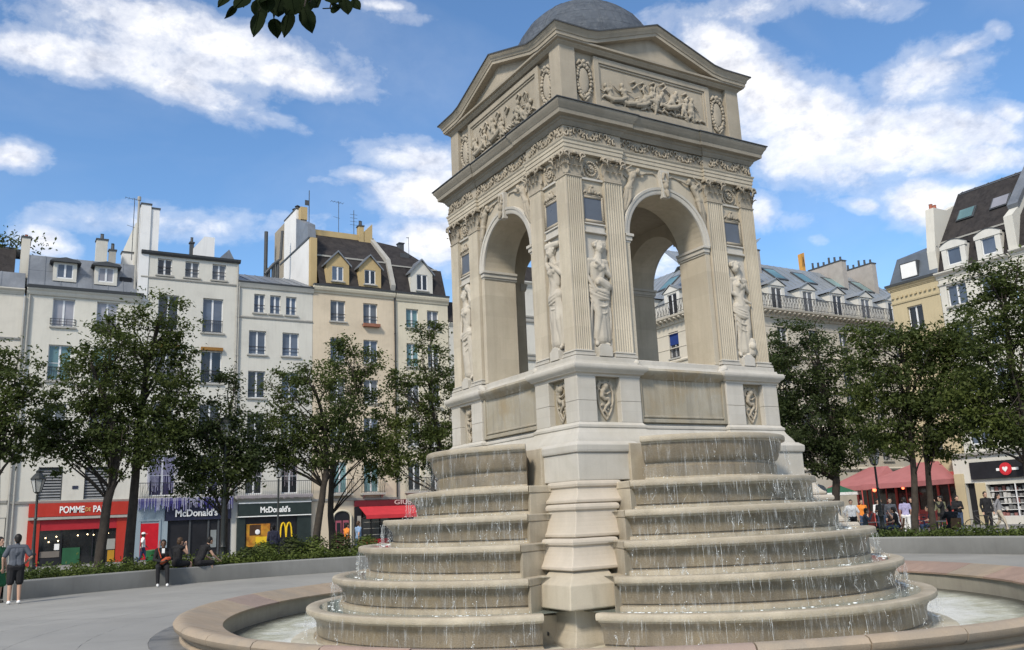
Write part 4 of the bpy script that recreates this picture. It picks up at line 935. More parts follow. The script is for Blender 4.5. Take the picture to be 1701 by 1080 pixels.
# planter walls: curved grey concrete benches round the square, with trees and low planting
CONC = mat('grey_concrete', (.17, .172, .165), .75, .14, .8, (.13, .132, .126), .22, .2, 30, .25, grain=.1)
CONCT = mat('lit_top_concrete', (.24, .243, .235), .75, .10, .8, (.20, .203, .196), 0, .2, 30, .25)  # top faces of the blocks: stronger light from above put into the colour
PCX, PCY, PR = -1.0, 1.0, 15.75
SOIL = mat('planter_soil', (.07, .055, .04), .95, .25, 3)
def planter(a0, a1, label, nblk):
    """angles measured in degrees counter-clockwise from +x about the planter centre"""
    root = empty('planter_wall', (PCX, PCY, 0), label=label, cat='planter wall')
    for k in range(nblk):
        u0 = rad(a0+(a1-a0)*k/nblk)+.0004; u1 = rad(a0+(a1-a0)*(k+1)/nblk)-.0004
        m = MB(); m.lathe([(PR, -.02), (PR, .47), (PR+.02, .50), (PR+.38, .50), (PR+.40, .47), (PR+.40, -.02)], 10, u0, u1, closed_prof=True, cap=True)
        for i in range(len(m.f)): m.mi[i] = 0
        for kk in range(10): m.mi[kk*6+1] = 1; m.mi[kk*6+2] = 1
        m.obj('concrete_block', [CONC, CONCT], root, smooth='auto', recalc=True)
    m = MB(); m.lathe([(PR+.39, .38), (PR+4.2, .36), (PR+4.2, -.02)], 60, rad(a0), rad(a1)); m.obj('soil_bed', SOIL, root, recalc=True)
    m = MB(); m.lathe([(PR+4.2, -.02), (PR+4.2, .42), (PR+4.45, .42), (PR+4.45, -.02)], 60, rad(a0), rad(a1), closed_prof=True, cap=True); m.obj('back_kerb', CONC, root, recalc=True)
    return root
planter(122.5, 62, 'curved grey concrete planter bench in front of the red and dark shop fronts', 9)
planter(36, -34, 'curved grey concrete planter bench in front of the pink cafe canopy', 10)

# leaves
def leaf_mat(name, col, tr=.3):
    m = mat(name, col, .6, .4, .8, (col[0]*1.75, col[1]*1.6, col[2]*1.2), spec=.25, trans=(tuple(min(1, x*1.6) for x in col), tr)); return m
LEAFA = leaf_mat('linden_leaf', (.056, .076, .021), .38); LEAFB = leaf_mat('dark_leaf', (.040, .057, .018), .36); LEAFC = leaf_mat('hedge_leaf', (.070, .098, .026)); BARK = mat('tree_bark', (.055, .045, .036), .9, .3, 6, (.04, .034, .028), .4, .6, 40)
def leaf_mesh(name, P, N, size, aspect, material, seed, fold=.18):
    """many small folded leaves at points P, facing N"""
    r = np.random.default_rng(seed); n = len(P); N = N/np.linalg.norm(N, axis=1, keepdims=True)
    h = r.normal(size=(n, 3)); u = np.cross(N, h); u /= np.linalg.norm(u, axis=1, keepdims=True); w = np.cross(N, u)
    s = size*r.uniform(.6, 1.25, (n, 1)); a = s*aspect
    V = np.empty((n, 4, 3)); V[:, 0] = P-u*s*.5; V[:, 1] = P+w*a*.5+N*s*fold; V[:, 2] = P+u*s*.5; V[:, 3] = P-w*a*.5+N*s*fold
    me = bpy.data.meshes.new(name); me.vertices.add(n*4); me.vertices.foreach_set('co', V.reshape(-1))
    me.loops.add(n*6); idx = (np.arange(n)[:, None]*4+np.array([0, 1, 2, 0, 2, 3])).reshape(-1); me.loops.foreach_set('vertex_index', idx)
    me.polygons.add(n*2); me.polygons.foreach_set('loop_start', np.arange(0, n*6, 3)); me.materials.append(material); me.update(calc_edges=True); return me
def bed(a0, a1, seed, dens, hmax, name, label, material, r0=.42, r1=1.9):
    r = np.random.default_rng(seed); n = dens; a = np.radians(r.uniform(min(a0, a1), max(a0, a1), n)); rr = PR+r.uniform(r0, r1, n)
    z = .36+np.abs(r.normal(0, 1, n))*hmax*.35+r.uniform(0, hmax*.6, n)*(0.55+.45*np.sin(a*37+rr*3)*np.sin(a*91))
    P = np.stack([PCX+rr*np.cos(a), PCY+rr*np.sin(a), z], 1); N = r.normal(size=(n, 3))*.7+np.array([0, 0, 1.0])
    o = link(name, leaf_mesh(name, P, N, .13, .45, material, seed), label=label, kind='stuff'); return o
bed(122, 62.5, 1, 15000, .42, 'ground_cover', 'low green ground cover behind the long planter bench', LEAFC)
bed(35.5, -33.5, 2, 12000, .38, 'ground_cover', 'low green ground cover behind the planter bench beside the cafe', LEAFC)
def shrub(x, y, h, r, seed, label, group, material=None):
    root = empty('shrub', (x, y, .36), label=label, cat='shrub', group=group); q = np.random.default_rng(seed); n = int(900*h*r/.4)
    c = q.normal(size=(n, 3)); c /= np.linalg.norm(c, axis=1, keepdims=True); c *= (q.uniform(.25, 1, (n, 1)))**.5; P = c*np.array([r, r, h*.5])*q.uniform(.8, 1.15, (n, 1))+np.array([0, 0, h*.55])
    link('foliage', leaf_mesh('foliage', P, c+np.array([0, 0, .7]), .12, .5, material or LEAFA, seed), root)
    m = MB(); qq = random.Random(seed)
    for k in range(5): m.tube([(qq.uniform(-.06, .06), qq.uniform(-.06, .06), -.02), (qq.uniform(-.3, .3)*r, qq.uniform(-.3, .3)*r, h*.4), (qq.uniform(-.7, .7)*r, qq.uniform(-.7, .7)*r, h*.8)], [.018, .012, .005], 5)
    m.obj('stem', BARK, root)
# ================================================================ buildings
def plaster(name, col, st=.16): return mat(name, col, .9, .05, .35, tuple(x*.92 for x in col), st, .15, 12, .15, dirt=(tuple(x*.66 for x in col), .55, .42))
PL0 = plaster('white_cream_plaster', (.58, .55, .48)); PL1 = plaster('white_plaster', (.59, .57, .505)); PL2 = plaster('off_white_plaster', (.575, .56, .505)); PL3 = plaster('pale_grey_plaster', (.56, .545, .49))
PL4 = plaster('peach_cream_plaster', (.60, .51, .385)); PL5 = plaster('light_cream_plaster', (.60, .55, .43)); PLW = plaster('white_gable_plaster', (.70, .70, .69)); OCH = plaster('ochre_plaster', (.46, .35, .185))
HSTONE = plaster('pale_ashlar_stone', (.54, .50, .42)); YEL = plaster('yellow_ashlar_stone', (.48, .405, .26)); PLE = plaster('ivory_plaster', (.58, .56, .50)); GREYW = plaster('blue_grey_painted_wall', (.27, .33, .37), .1)
ZINC = mat('zinc_roof', (.20, .215, .235), .45, .16, 1.2, (.15, .165, .185), .25, .15, 20, .4, .35)
ZINCL = mat('pale_zinc_roof', (.29, .315, .335), .45, .12, 1.2, (.24, .265, .285), .25, .15, 20, .4, .35)
DTILE = mat('dark_roof_tile', (.030, .027, .027), .85, .35, 4.0, (.045, .040, .038), .1, .6, 28, .2)
DGREY = mat('dark_grey_metal', (.06, .065, .07), .5, .1, 3)
WFRAME = mat('white_window_frame', (.66, .67, .68), .5, .05, 3); BLACKM = mat('black_ironwork', (.022, .022, .024), .5, .2, 5, spec=.4); TERRA = mat('red_clay_pot', (.33, .11, .07), .8, .2, 5)
STONES = mat('grey_sill_stone', (.34, .33, .30), .85, .1, 3)
def pane_mat(name, col, rough=.06, spec=.7): return mat(name, col, rough+.06, .35, .5, tuple(x*.6 for x in col), spec=spec)
PN_BLUE = pane_mat('blue_grey_pane', (.085, .11, .155)); PN_DARK = pane_mat('dark_pane', (.018, .02, .024)); PN_CURT = pane_mat('curtained_pane', (.27, .27, .30), .15); PN_TEAL = pane_mat('teal_pane', (.13, .24, .25)); PN_GREY = pane_mat('grey_pane', (.12, .125, .135)); PN_VIOL = pane_mat('violet_lit_pane', (.045, .04, .10))
_cache = {}
def cached(key, fn):
    if key not in _cache: _cache[key] = fn()
    return _cache[key]
class Face:
    """a facade: u to the right along it, v into the building, z up"""
    def __init__(s, root, loc=(0,0,0), rz=0.0):
        s.root = root; s.loc = Vector(loc); s.rz = rz; s.R = Matrix.Rotation(rz, 3, 'Z'); s.holes = []
    def at(s, u, v, z): return s.loc + s.R @ Vector((u, v, z))
    def put(s, name, me, u, v, z, parent=None, flip=False, **kw):
        """a mesh at (u,v,z); under a part it is placed relative to that part"""
        if parent is not None: return link(name, me, parent, loc=(u, v, z), **kw)
        return link(name, me, s.root, loc=s.at(u, v, z), rot=(0, 0, s.rz), **kw)
    def mb(s, m, name, mats, parent=None, **kw):
        return m.obj(name, mats, parent or s.root, **({} if parent else dict(loc=s.loc, rot=(0, 0, s.rz))), **kw)
    def wall(s, u0, u1, z0, z1, material, thick=.30, name='wall', v=0.0):
        H = [h for h in s.holes if h[0] < u1 and h[1] > u0 and h[2] < z1 and h[3] > z0]
        us = sorted({u0, u1, *[min(max(h[k], u0), u1) for h in H for k in (0, 1)]}); zs = sorted({z0, z1, *[min(max(h[k], z0), z1) for h in H for k in (2, 3)]})
        m = MB(); idx = {}
        def V(i, j):
            if (i, j) not in idx: idx[i, j] = len(m.v); m.v.append((us[i], v, zs[j]))
            return idx[i, j]
        for i in range(len(us)-1):
            for j in range(len(zs)-1):
                cu, cz = (us[i]+us[i+1])/2, (zs[j]+zs[j+1])/2
                if any(h[0] < cu < h[1] and h[2] < cz < h[3] for h in H): continue
                m.f.append((V(i, j), V(i+1, j), V(i+1, j+1), V(i, j+1))); m.mi.append(0)
        for (a, b, c, d) in [h[:4] for h in H]:
            bb = len(m.v); m.v += [(a, v, c), (b, v, c), (b, v, d), (a, v, d), (a, v+thick, c), (b, v+thick, c), (b, v+thick, d), (a, v+thick, d)]
            for k in range(4): m.f.append((bb+k, bb+4+k, bb+4+(k+1) % 4, bb+(k+1) % 4)); m.mi.append(0)
        s.mb(m, name, material)
    def window(s, u0, u1, z0, z1, pane=None, kind='casement', sill=True, rail=None, frame=None, parent=None, recess=.17, bars=0, hole=True, pname='window'):
        w, h = round(u1-u0, 2), round(z1-z0, 2); pane = pane or PN_BLUE; frame = frame or WFRAME; fb = .055
        if hole: s.holes.append((u0, u0+w, z0, z0+h))
        def mkf():
            m = MB(); m.box(0, fb, 0, .06, 0, h); m.box(w-fb, w, 0, .06, 0, h); m.box(fb, w-fb, 0, .06, h-fb, h); m.box(fb, w-fb, 0, .06, 0, fb+.02)
            if kind == 'casement': m.box(w/2-.055, w/2+.055, -.012, .05, fb+.02, h-fb)
            for k in range(bars):
                z = fb+(h-2*fb)*(k+1)/(bars+1); m.box(fb, w/2-.055, .012, .04, z-.018, z+.018); m.box(w/2+.055, w-fb, .012, .04, z-.018, z+.018)
            return m.mesh('window_frame', frame)
        o = s.put(pname, cached(('f', w, h, kind, frame.name, bars), mkf), u0, recess, z0, parent)
        if kind == 'casement':
            pw = round(w/2-.055-fb, 3)
            pm = cached(('p', pw, h, pane.name), lambda: MB().box(0, pw, 0, .012, 0, h-2*fb-.02).mesh('pane', pane))
            link('pane', pm, o if parent is None else parent, loc=Vector((fb, .026, fb+.02)) if parent is None else (u0+fb, recess+.026, z0+fb+.02)); link('pane', pm, o if parent is None else parent, loc=Vector((w/2+.055, .026, fb+.02)) if parent is None else (u0+w/2+.055, recess+.026, z0+fb+.02))
        else:
            pm = cached(('p1', w, h, pane.name), lambda: MB().box(0, w-2*fb, 0, .012, 0, h-2*fb-.02).mesh('pane', pane)); link('pane', pm, o if parent is None else parent, loc=(fb, .026, fb+.02) if parent is None else (u0+fb, recess+.026, z0+fb+.02))
        if parent is None:
            if sill: link('sill', cached(('s', w), lambda: MB().box(-.12, w+.12, -.28, .0, -.10, -.005).mesh('sill', STONES)), o)
            if rail: link('railing', cached(('r', w, rail), lambda: s.rail_mesh(w, rail)), o)
        return o
    def rail_mesh(s, w, kind):
        m = MB()
        if kind == 'bars':
            for z in (.12, .30, .46): m.box(-.10, w+.10, -.21, -.185, z, z+.025)
            for x in (-.10, w*.33, w*.66, w+.08): m.box(x, x+.02, -.205, -.19, .1, .48)
        elif kind == 'low':
            m.box(-.02, w+.02, -.14, -.11, .52, .56)
            m.box(-.02, w+.02, -.14, -.12, .30, .32)
        else:
            m.box(0, w, -.15, -.12, .80, .84); m.box(0, w, -.15, -.12, .06, .09); n = max(4, int(w/.12))
            for k in range(n+1): x = w*k/n; m.box(x-.009, x+.009, -.145, -.125, .07, .82)
            for k in range(n): x = w*(k+.5)/n; m.tube([(x-.04, -.135, .62), (x, -.135, .72), (x+.04, -.135, .62)], .009, 4)
        return m.mesh('railing', BLACKM)
    def band(s, u0, u1, prof, material, name='cornice', parent=None):
        """moulding: profile [(out, z)] swept along the facade"""
        m = MB(); L = len(prof)
        for u in (u0, u1): m.v += [(u, -d, z) for d, z in prof]
        for k in range(L): m.f.append((k, (k+1) % L, L+(k+1) % L, L+k)); m.mi.append(0)
        m.f += [tuple(range(L))[::-1], tuple(range(L, 2*L))]; m.mi += [0, 0]
        return s.mb(m, name, material, parent, recalc=True)
    def slope(s, u0, u1, a, b, nu, nv, material, name='zinc_panel', parent=None, seam=.035):
        """roof slope from a=(v,z) to b=(v,z) laid with nu x nv separate sheets"""
        du = (u1-u0)/nu; d = Vector((0, b[0]-a[0], b[1]-a[1])); Ln = d.length/nv; d.normalize(); n = Vector((0, -d.z, d.y))
        if n.z < 0: n = -n
        def mk():
            m = MB(); g = .012
            def P(x, t, h): q = d*t+n*h; return (x, q.y, q.z)
            for (x0, x1, h0, h1) in ((g, du-g, -.02, .012), (-.02, .02, -.02, seam+.012)):
                m.add([P(x0, .006, h0), P(x1, .006, h0), P(x1, Ln-.006, h0), P(x0, Ln-.006, h0), P(x0, .006, h1), P(x1, .006, h1), P(x1, Ln-.006, h1), P(x0, Ln-.006, h1)], [(0,3,2,1), (4,5,6,7), (0,1,5,4), (1,2,6,5), (2,3,7,6), (3,0,4,7)])
            return m.mesh(name, material)
        me = mk(); base = MB(); base.add([(u0, a[0], a[1]), (u1, a[0], a[1]), (u1, b[0], b[1]), (u0, b[0], b[1])], [(0, 1, 2, 3)])
        bo = s.mb(base, 'roof_slope', material, parent)
        for i in range(nu):
            for j in range(nv):
                q = d*(Ln*j); link(name, me, bo, loc=(u0+du*i, a[0]+q.y, a[1]+q.z))
        return bo
    def plane_roof(s, u0, u1, pts, material, name='roof', parent=None, ends=True, base=None):
        """roof shell following pts [(v,z)...] with closed ends"""
        m = MB(); L = len(pts)
        for u in (u0, u1): m.v += [(u, v, z) for v, z in pts]
        for k in range(L-1): m.f.append((k, L+k, L+k+1, k+1)); m.mi.append(0)
        if ends: m.f += [tuple(range(L)), tuple(range(L, 2*L))[::-1]]; m.mi += [0, 0]
        return s.mb(m, name, material, parent)
    def chimney(s, u0, u1, v0, v1, z0, z1, material, pots=0, pot_mat=None, cap=True, slope=None, parent=None):
        m = MB(); m.box(u0, u1, v0, v1, z0, z1); o = s.mb(m, 'chimney', material, parent)
        if cap: MB().box(u0-.05, u1+.05, v0-.05, v1+.05, z1+.002, z1+.09).obj('chimney_cap', DGREY, o)
        for k in range(pots):
            t = (k+.5)/pots; pm = MB(); pm.lathe([(.10, 0), (.085, .32+.12*((k*7) % 3)), (.11, .34+.12*((k*7) % 3)), (.05, .36+.12*((k*7) % 3))], 8)
            along_v = (v1-v0) > (u1-u0)
            pm.obj('chimney_pot', pot_mat or TERRA, o, loc=((u0+u1)/2 if along_v else u0+(u1-u0)*t, v0+(v1-v0)*t if along_v else (v0+v1)/2, z1+.09), smooth='auto')
        return o
    def dormer_gable(s, u0, u1, z0, zs, za, v, dep, wall_m, roof_m, win, pane, jag=.0):
        """gabled dormer window standing in a roof"""
        uc = (u0+u1)/2; root = None; m = MB()
        a, b, c, d = win
        for (x0, x1, p, q_) in ((u0, a, z0, zs), (b, u1, z0, zs), (a, b, z0, c), (a, b, d, zs)):
            if q_ > p: m.box(x0, x1, v, v+.14, p, q_)
        m.prism([(u0, zs), (u1, zs), (uc, za)], 'y', v, v+.14); m.box(u0, u0+.12, v+.14, v+dep, z0, zs); m.box(u1-.12, u1, v+.14, v+dep, z0, zs)
        root = s.mb(m, 'dormer', wall_m)
        for sg in (-1, 1):
            r = MB(); e = sg*((u1-u0)/2+.16); sl = (za-zs)/((u1-u0)/2)
            r.prism(sorted([(uc, za+.02), (uc, za+.14), (uc+e, zs+.14-.16*sl), (uc+e, zs+.02-.16*sl)], key=lambda p: math.atan2(p[1]-(za+zs)/2, p[0]-(uc+e/2))), 'y', v-.16, v+dep+.3); r.obj('dormer_roof', roof_m, root, recalc=True)
        MB().box(a-.1, b+.1, v-.10, v, c-.09, c-.01).obj('sill', STONES, root)
        s.window(a, b, c, d, pane, 'casement', parent=root, recess=v+.05, hole=False, pname='dormer_window')
        MB().box(a, b, v+.12, v+.14, c, d).obj('window_reveal', PN_DARK, root)
        return root
    def drainpipe(s, u, z0, z1, material=None, v=-.10):
        m = MB(); m.tube([(u, v, z0), (u, v, z1)], .055, 8)
        for k in range(int((z1-z0)/2.6)): m.tube([(u, v, z0+1.2+2.6*k), (u, v, z0+1.28+2.6*k)], .072, 8)
        return s.mb(m, 'drainpipe', material or STONES, smooth='auto')
    def balcony(s, u0, u1, z, dep=.5, h=.95, name='balcony'):
        m = MB(); m.box(u0, u1, -dep, 0, z-.14, z); o = s.mb(m, name, STONES)
        r = MB(); n = max(3, int((u1-u0)/.13))
        r.box(u0, u1, -dep, -dep+.03, z+h-.04, z+h); r.box(u0, u1, -dep, -dep+.025, z+.06, z+.09)
        for k in range(n+1): x = u0+(u1-u0)*k/n; r.box(x-.008, x+.008, -dep+.004, -dep+.02, z+.001, z+h-.02)
        for k in range(n): x = u0+(u1-u0)*(k+.5)/n; r.tube([(x-.045, -dep+.012, z+.3), (x, -dep+.012, z+.5), (x+.045, -dep+.012, z+.7)], .010, 4)
        for x in (u0, u1-.025): r.box(x, x+.025, -dep, 0, z+h-.04, z+h); r.box(x, x+.02, -dep*.5, -dep*.5+.016, z, z+h-.04)
        r.obj('railing', BLACKM, o)
        for x in (u0+.12, u1-.24): MB().prism([(0, z-.14), (-dep*.8, z-.14), (0, z-.42)][::-1], 'x', x, x+.12).obj('bracket', STONES, o, recalc=True)
        return o
def letters(txt, size, material, depth=.02, sx=1.0, bold=.0, italic=0.0):
    c = bpy.data.curves.new('lettering', 'FONT'); c.body = txt; c.size = size; c.extrude = depth; c.align_x = 'CENTER'; c.offset = bold; c.shear = italic
    o = bpy.data.objects.new('tmp', c); COL.objects.link(o); dg = bpy.context.evaluated_depsgraph_get(); me = bpy.data.meshes.new_from_object(o.evaluated_get(dg)); bpy.data.objects.remove(o)
    me.transform(Matrix.Diagonal((sx, 1, 1, 1)) ); me.transform(Matrix.Rotation(R90, 4, 'X')); me.materials.clear(); me.materials.append(material); me.name = 'lettering'; return me
def antenna(face, u, v, z, h, n=5, w=.55, name='antenna'):
    m = MB(); m.tube([(u, v, z), (u, v, z+h)], .022, 6); m.tube([(u-w, v, z+h-.05), (u+w*.6, v, z+h-.12)], .014, 5)
    for k in range(n): x = u-w+w*1.6*k/(n-1); m.tube([(x, v-.22, z+h-.05-.07*k/(n-1)), (x, v+.22, z+h-.05-.07*k/(n-1))], .010, 4)
    m.tube([(u-w*.7, v, z+h*.55), (u+.1, v, z+h*.52)], .012, 5)
    return face.mb(m, name, DGREY)
YL = 44.0
RED = mat('red_shop_paint', (.40, .032, .018), .4, .08, 2, spec=.4); REDD = mat('deep_red_paint', (.36, .02, .028), .45, .08, 2); REDF = mat('red_awning_fabric', (.50, .035, .045), .85, .08, 1.5, (.42, .03, .04), .15)
WHITEL = mat('white_letters', (.80, .80, .78), .5, .03, 3); DGREEN = mat('dark_green_black_paint', (.022, .032, .03), .4, .2, 2); NAVY = mat('dark_shop_interior', (.014, .014, .017), .5, .3, 1.5, spec=.3); YELL = mat('yellow_sign', (.72, .48, .02), .5, .05, 3)
SHOPG = pane_mat('shop_glass', (.022, .024, .026), .04)
def label_b(o, label, cat='building'): return tag(o, label, cat)
def bld(label, x0, loc=None): return tag(empty('building', loc or (x0, YL, 0)), label, 'building')
def cornice_p(z, s=1.0): return [(-.05, z-.42*s), (.04, z-.42*s), (.06, z-.34*s), (.10, z-.30*s), (.12, z-.22*s), (.26*s, z-.14*s), (.32*s, z-.08*s), (.32*s, z), (-.05, z)]
def side_box(face, u0, u1, z1, dep, material, name='side_wall'):
    m = MB(); m.add([(u0, 0, -.02), (u0, dep, -.02), (u0, dep, z1), (u0, 0, z1)], [(0, 3, 2, 1)]); m.add([(u1, 0, -.02), (u1, dep, -.02), (u1, dep, z1), (u1, 0, z1)], [(0, 1, 2, 3)]); m.add([(u0, dep, -.02), (u1, dep, -.02), (u1, dep, z1), (u0, dep, z1)], [(0, 3, 2, 1)])
    return face.mb(m, name, material)

# ---- house at the left edge
B = bld('cream corner house with dark roof at the left edge of the row', -22); F = Face(B); o = -22
for k, zz in enumerate((4.4, 7.4, 10.4, 13.2)):
    for x in (-20.5, -17.3, -14.1): F.window(x-o, x-o+1.15, zz, zz+1.75, PN_BLUE, rail='iron')
F.wall(0, 12.6, 0, 15.7, PL0); side_box(F, 0, 12.6, 15.7, 10, PL0); F.band(0, 12.62, cornice_p(16.02, .8), PL0); F.band(0, 12.55, [(-.02, 12.95), (.06, 12.95), (.10, 13.05), (.06, 13.1), (-.02, 13.1)], STONES, 'string_course')
F.band(0, 12.55, [(-.02, 3.55), (.08, 3.55), (.12, 3.7), (-.02, 3.75)], STONES, 'string_course')
F.slope(0, 12.6, (.15, 16.02), (.75, 17.2), 10, 1, ZINC); F.plane_roof(0, 12.0, [(.75, 17.2), (1.8, 18.9), (5, 20.0), (10, 16)], DTILE)
F.chimney(12.25, 12.72, .9, 2.6, 16.4, 19.5, PL0, 1); F.drainpipe(12.66, .2, 15.6)
m = MB(); m.box(11.9, 12.55, -.09, .0, 0, 2.75); F.mb(m, 'door_pillar', PL0); m = MB(); m.box(10.4, 11.9, -.03, .02, .05, 2.65); F.mb(m, 'door', NAVY); m = MB(); m.box(9.9, 12.6, -.12, 0, 2.76, 3.45); F.mb(m, 'shop_fascia', PL0)
rng = np.random.default_rng(9); P = rng.normal(size=(420, 3))*np.array([1.2, .35, .34])+np.array([11.0-22, YL+2.6, 19.65]); P[:, 2] = np.maximum(P[:, 2], 19.1)
rp = empty('roof_plant', (-11.0, YL+2.6, 19.0), label='green potted plants on the roof terrace of the corner house', cat='plant'); link('foliage', leaf_mesh('foliage', P-np.array([-11.0, YL+2.6, 19.0]), rng.normal(size=(420, 3))+np.array([0, 0, .6]), .26, .5, LEAFA, 3), rp)
m = MB(); m.box(-1.3, 1.3, -.3, .3, -.35, .12); m.obj('planter_box', DGREY, rp)
for k in range(6): 
    m = MB(); m.tube([(-1+.4*k, 0, .1), (-1+.4*k+.1, .05, .9)], .025, 5); m.obj('stem', BARK, rp)

# ---- white house over the red sandwich shop
o = -9.28; B = bld('white plaster house with zinc mansard above the red sandwich shop', o); F = Face(B)
F.window(-7.86-o, -6.67-o, 13.9, 15.62, PN_CURT, rail='bars'); F.window(-5.46-o, -4.27-o, 13.9, 15.62, PN_CURT, rail='bars')
F.window(-7.92-o, -6.68-o, 10.62, 12.78, PN_TEAL, rail='iron', bars=1); F.window(-5.5-o, -4.26-o, 10.62, 12.78, PN_TEAL, rail='iron', bars=1)
F.window(-7.95-o, -6.75-o, 7.3, 9.25, PN_GREY, rail='iron'); F.window(-5.5-o, -4.3-o, 7.3, 9.25, PN_GREY, rail='iron')
LOUV = mat('grey_louvre_slat', (.23, .235, .24), .5, .1, 3, metal=.3)
for x in (-7.96, -5.56):
    F.holes.append((x-o, x-o+1.25, 3.66, 5.55)); m = MB(); m.box(0, .06, 0, .08, 0, 1.89); m.box(1.19, 1.25, 0, .08, 0, 1.89); m.box(.06, 1.19, .02, .05, 1.83, 1.89); m.box(.06, 1.19, .10, .12, 0, 1.83)
    fr_ = F.put('louvre_shutter', m.mesh('louvre_shutter', DGREY), x-o, .10, 3.66)
    sl = MB(); sl.add([(0, 0, 0), (1.13, 0, 0), (1.13, .07, .10), (0, .07, .10), (0, .012, -.01), (1.13, .012, -.01), (1.13, .082, .09), (0, .082, .09)], [(0,1,2,3), (4,7,6,5), (0,4,5,1), (2,6,7,3)]); slm = sl.mesh('slat', LOUV)
    for k in range(11): link('slat', slm, fr_, loc=(.06, .0, .03+.162*k))
F.wall(0, 6.22, 0, 15.95, PL1); side_box(F, 0, 6.22, 15.9, 10, PL1); F.band(0, 6.30, [(-.05, 15.75), (.10, 15.75), (.16, 15.85), (.2, 15.95), (.30, 16.05), (.30, 16.12), (-.05, 16.12)], PL1); F.band(0, 6.42, [(-.05, 16.12), (.36, 16.12), (.40, 16.28), (.38, 16.30), (-.05, 16.30)], DGREY, 'gutter')
F.band(0, 6.2, [(-.02, 3.5), (.10, 3.5), (.14, 3.62), (-.02, 3.64)], STONES, 'string_course')
F.slope(0, 6.1, (.0, 16.30), (.95, 18.45), 7, 2, ZINC); F.plane_roof(0, 6.2, [(.95, 18.45), (5.5, 19.1), (10, 16)], ZINC)
for (a, b) in ((-7.77, -6.89), (-5.49, -4.61)):
    a -= o; b -= o; m = MB()
    for (x0, x1, p, q_) in ((a-.2, a, 16.75, 17.95), (b, b+.2, 16.75, 17.95), (a, b, 16.75, 16.93), (a, b, 17.86, 17.95)): m.box(x0, x1, .12, .25, p, q_)
    m.box(a-.2, a-.1, .25, 1.2, 16.8, 17.95); m.box(b+.1, b+.2, .25, 1.2, 16.8, 17.95); d = F.mb(m, 'dormer', PL2)
    m = MB(); m.prism([(a-.42, 17.93), (b+.42, 17.93), (b+.30, 18.06), ((a+b)/2, 18.22), (a-.30, 18.06)], 'y', -.12, 1.5); m.obj('dormer_roof', DGREY, d, recalc=True)
    F.window(a, b, 16.93, 17.86, PN_BLUE if a < 3 else PN_CURT, parent=d, recess=.16, hole=False, pname='dormer_window')
m = MB(); m.box(5.05, 5.75, .33, .50, 17.15, 17.42); F.mb(m, 'roof_vent', NAVY)
F.chimney(3.7, 4.35, 1.6, 2.3, 18.3, 20.1, PL3, 2, DGREY); F.chimney(4.45, 4.85, 1.4, 1.8, 18.3, 19.4, STONES, 2, DGREY); F.chimney(5.3, 6.05, 2.2, 2.8, 18.5, 19.6, PLW, 0); F.drainpipe(.18, .2, 15.7)
# shop front
sh = empty('shop_front', F.at(.95, 0, 0), 0, parent=B)
def part(m, name, mats, **kw): return m.obj(name, mats, sh, **kw)
part(MB().box(0, 5.25, -.26, -.02, 2.72, 3.48), 'sign_board', RED, bevel=.02)
m = MB(); m.box(.02, 5.23, -.36, -.02, 2.56, 2.70); part(m, 'awning_case', STONES); m = MB(); m.box(0, .62, -.22, -.02, 0, 2.55); part(m, 'shop_pillar', RED); m = MB(); m.box(4.63, 5.25, -.22, -.02, 0, 2.55); part(m, 'shop_pillar', RED)
m = MB(); m.box(.62, 4.63, -.18, -.02, 1.96, 2.55); part(m, 'lintel', REDD); m = MB(); m.box(.62, 4.63, -.045, -.02, .02, 1.96); part(m, 'shop_window', SHOPG)
for x in (1.72, 3.35): part(MB().box(x, x+.07, -.12, -.046, .02, 1.96), 'window_bar', NAVY)
part(MB().box(.62, 1.72, -.13, -.047, .02, .42), 'window_base', NAVY); part(MB().box(.70, 1.70, -.10, -.048, .46, .80), 'counter_front', mat('pale_counter', (.16, .14, .12), .7)); part(MB().box(1.85, 2.75, -.12, -.048, .03, .95), 'green_panel', mat('green_shop_panel', (.02, .09, .04), .6))
part(MB().box(4.15, 4.6, -.13, -.048, .75, 1.35), 'menu_poster', mat('pale_poster', (.3, .3, .27), .6)); part(MB().box(4.22, 4.58, -.14, -.048, .05, .7), 'menu_board', mat('orange_yellow_board', (.42, .22, .02), .6)); part(MB().box(1.42, 1.68, -.062, -.048, .86, 1.2), 'notice', WHITEL)
bulb = mat('lit_bulb', (1, .8, .5), .5, emit=((1, .75, .4), 6.0))
for (x, z) in ((.95, 1.55), (1.5, 1.6), (1.12, 1.32), (1.6, 1.36), (2.6, 1.62), (3.1, 1.66), (3.42, 1.62), (4.2, 1.68)): m = MB(); m.sphere((x, -.10, z), .035, 7, 5); part(m, 'light_bulb', bulb)
link('lettering', letters('POMME', .52, WHITEL, .015, .74, .010), sh, loc=(2.20, -.275, 2.92)); link('lettering', letters('PAIN', .52, WHITEL, .015, .74, .010), sh, loc=(3.72, -.275, 2.92)); link('lettering', letters('DE', .30, mat('ochre_letters', (.55, .33, .12), .6), .015, .8, .006), sh, loc=(3.04, -.275, 2.98))
pl_ = F.put('house_number_plate', MB().box(0, .30, -.03, 0, 0, .18).mesh('house_number_plate', mat('dark_blue_plate', (.03, .035, .06), .4)), -6.18-o, -.002, 4.28); 

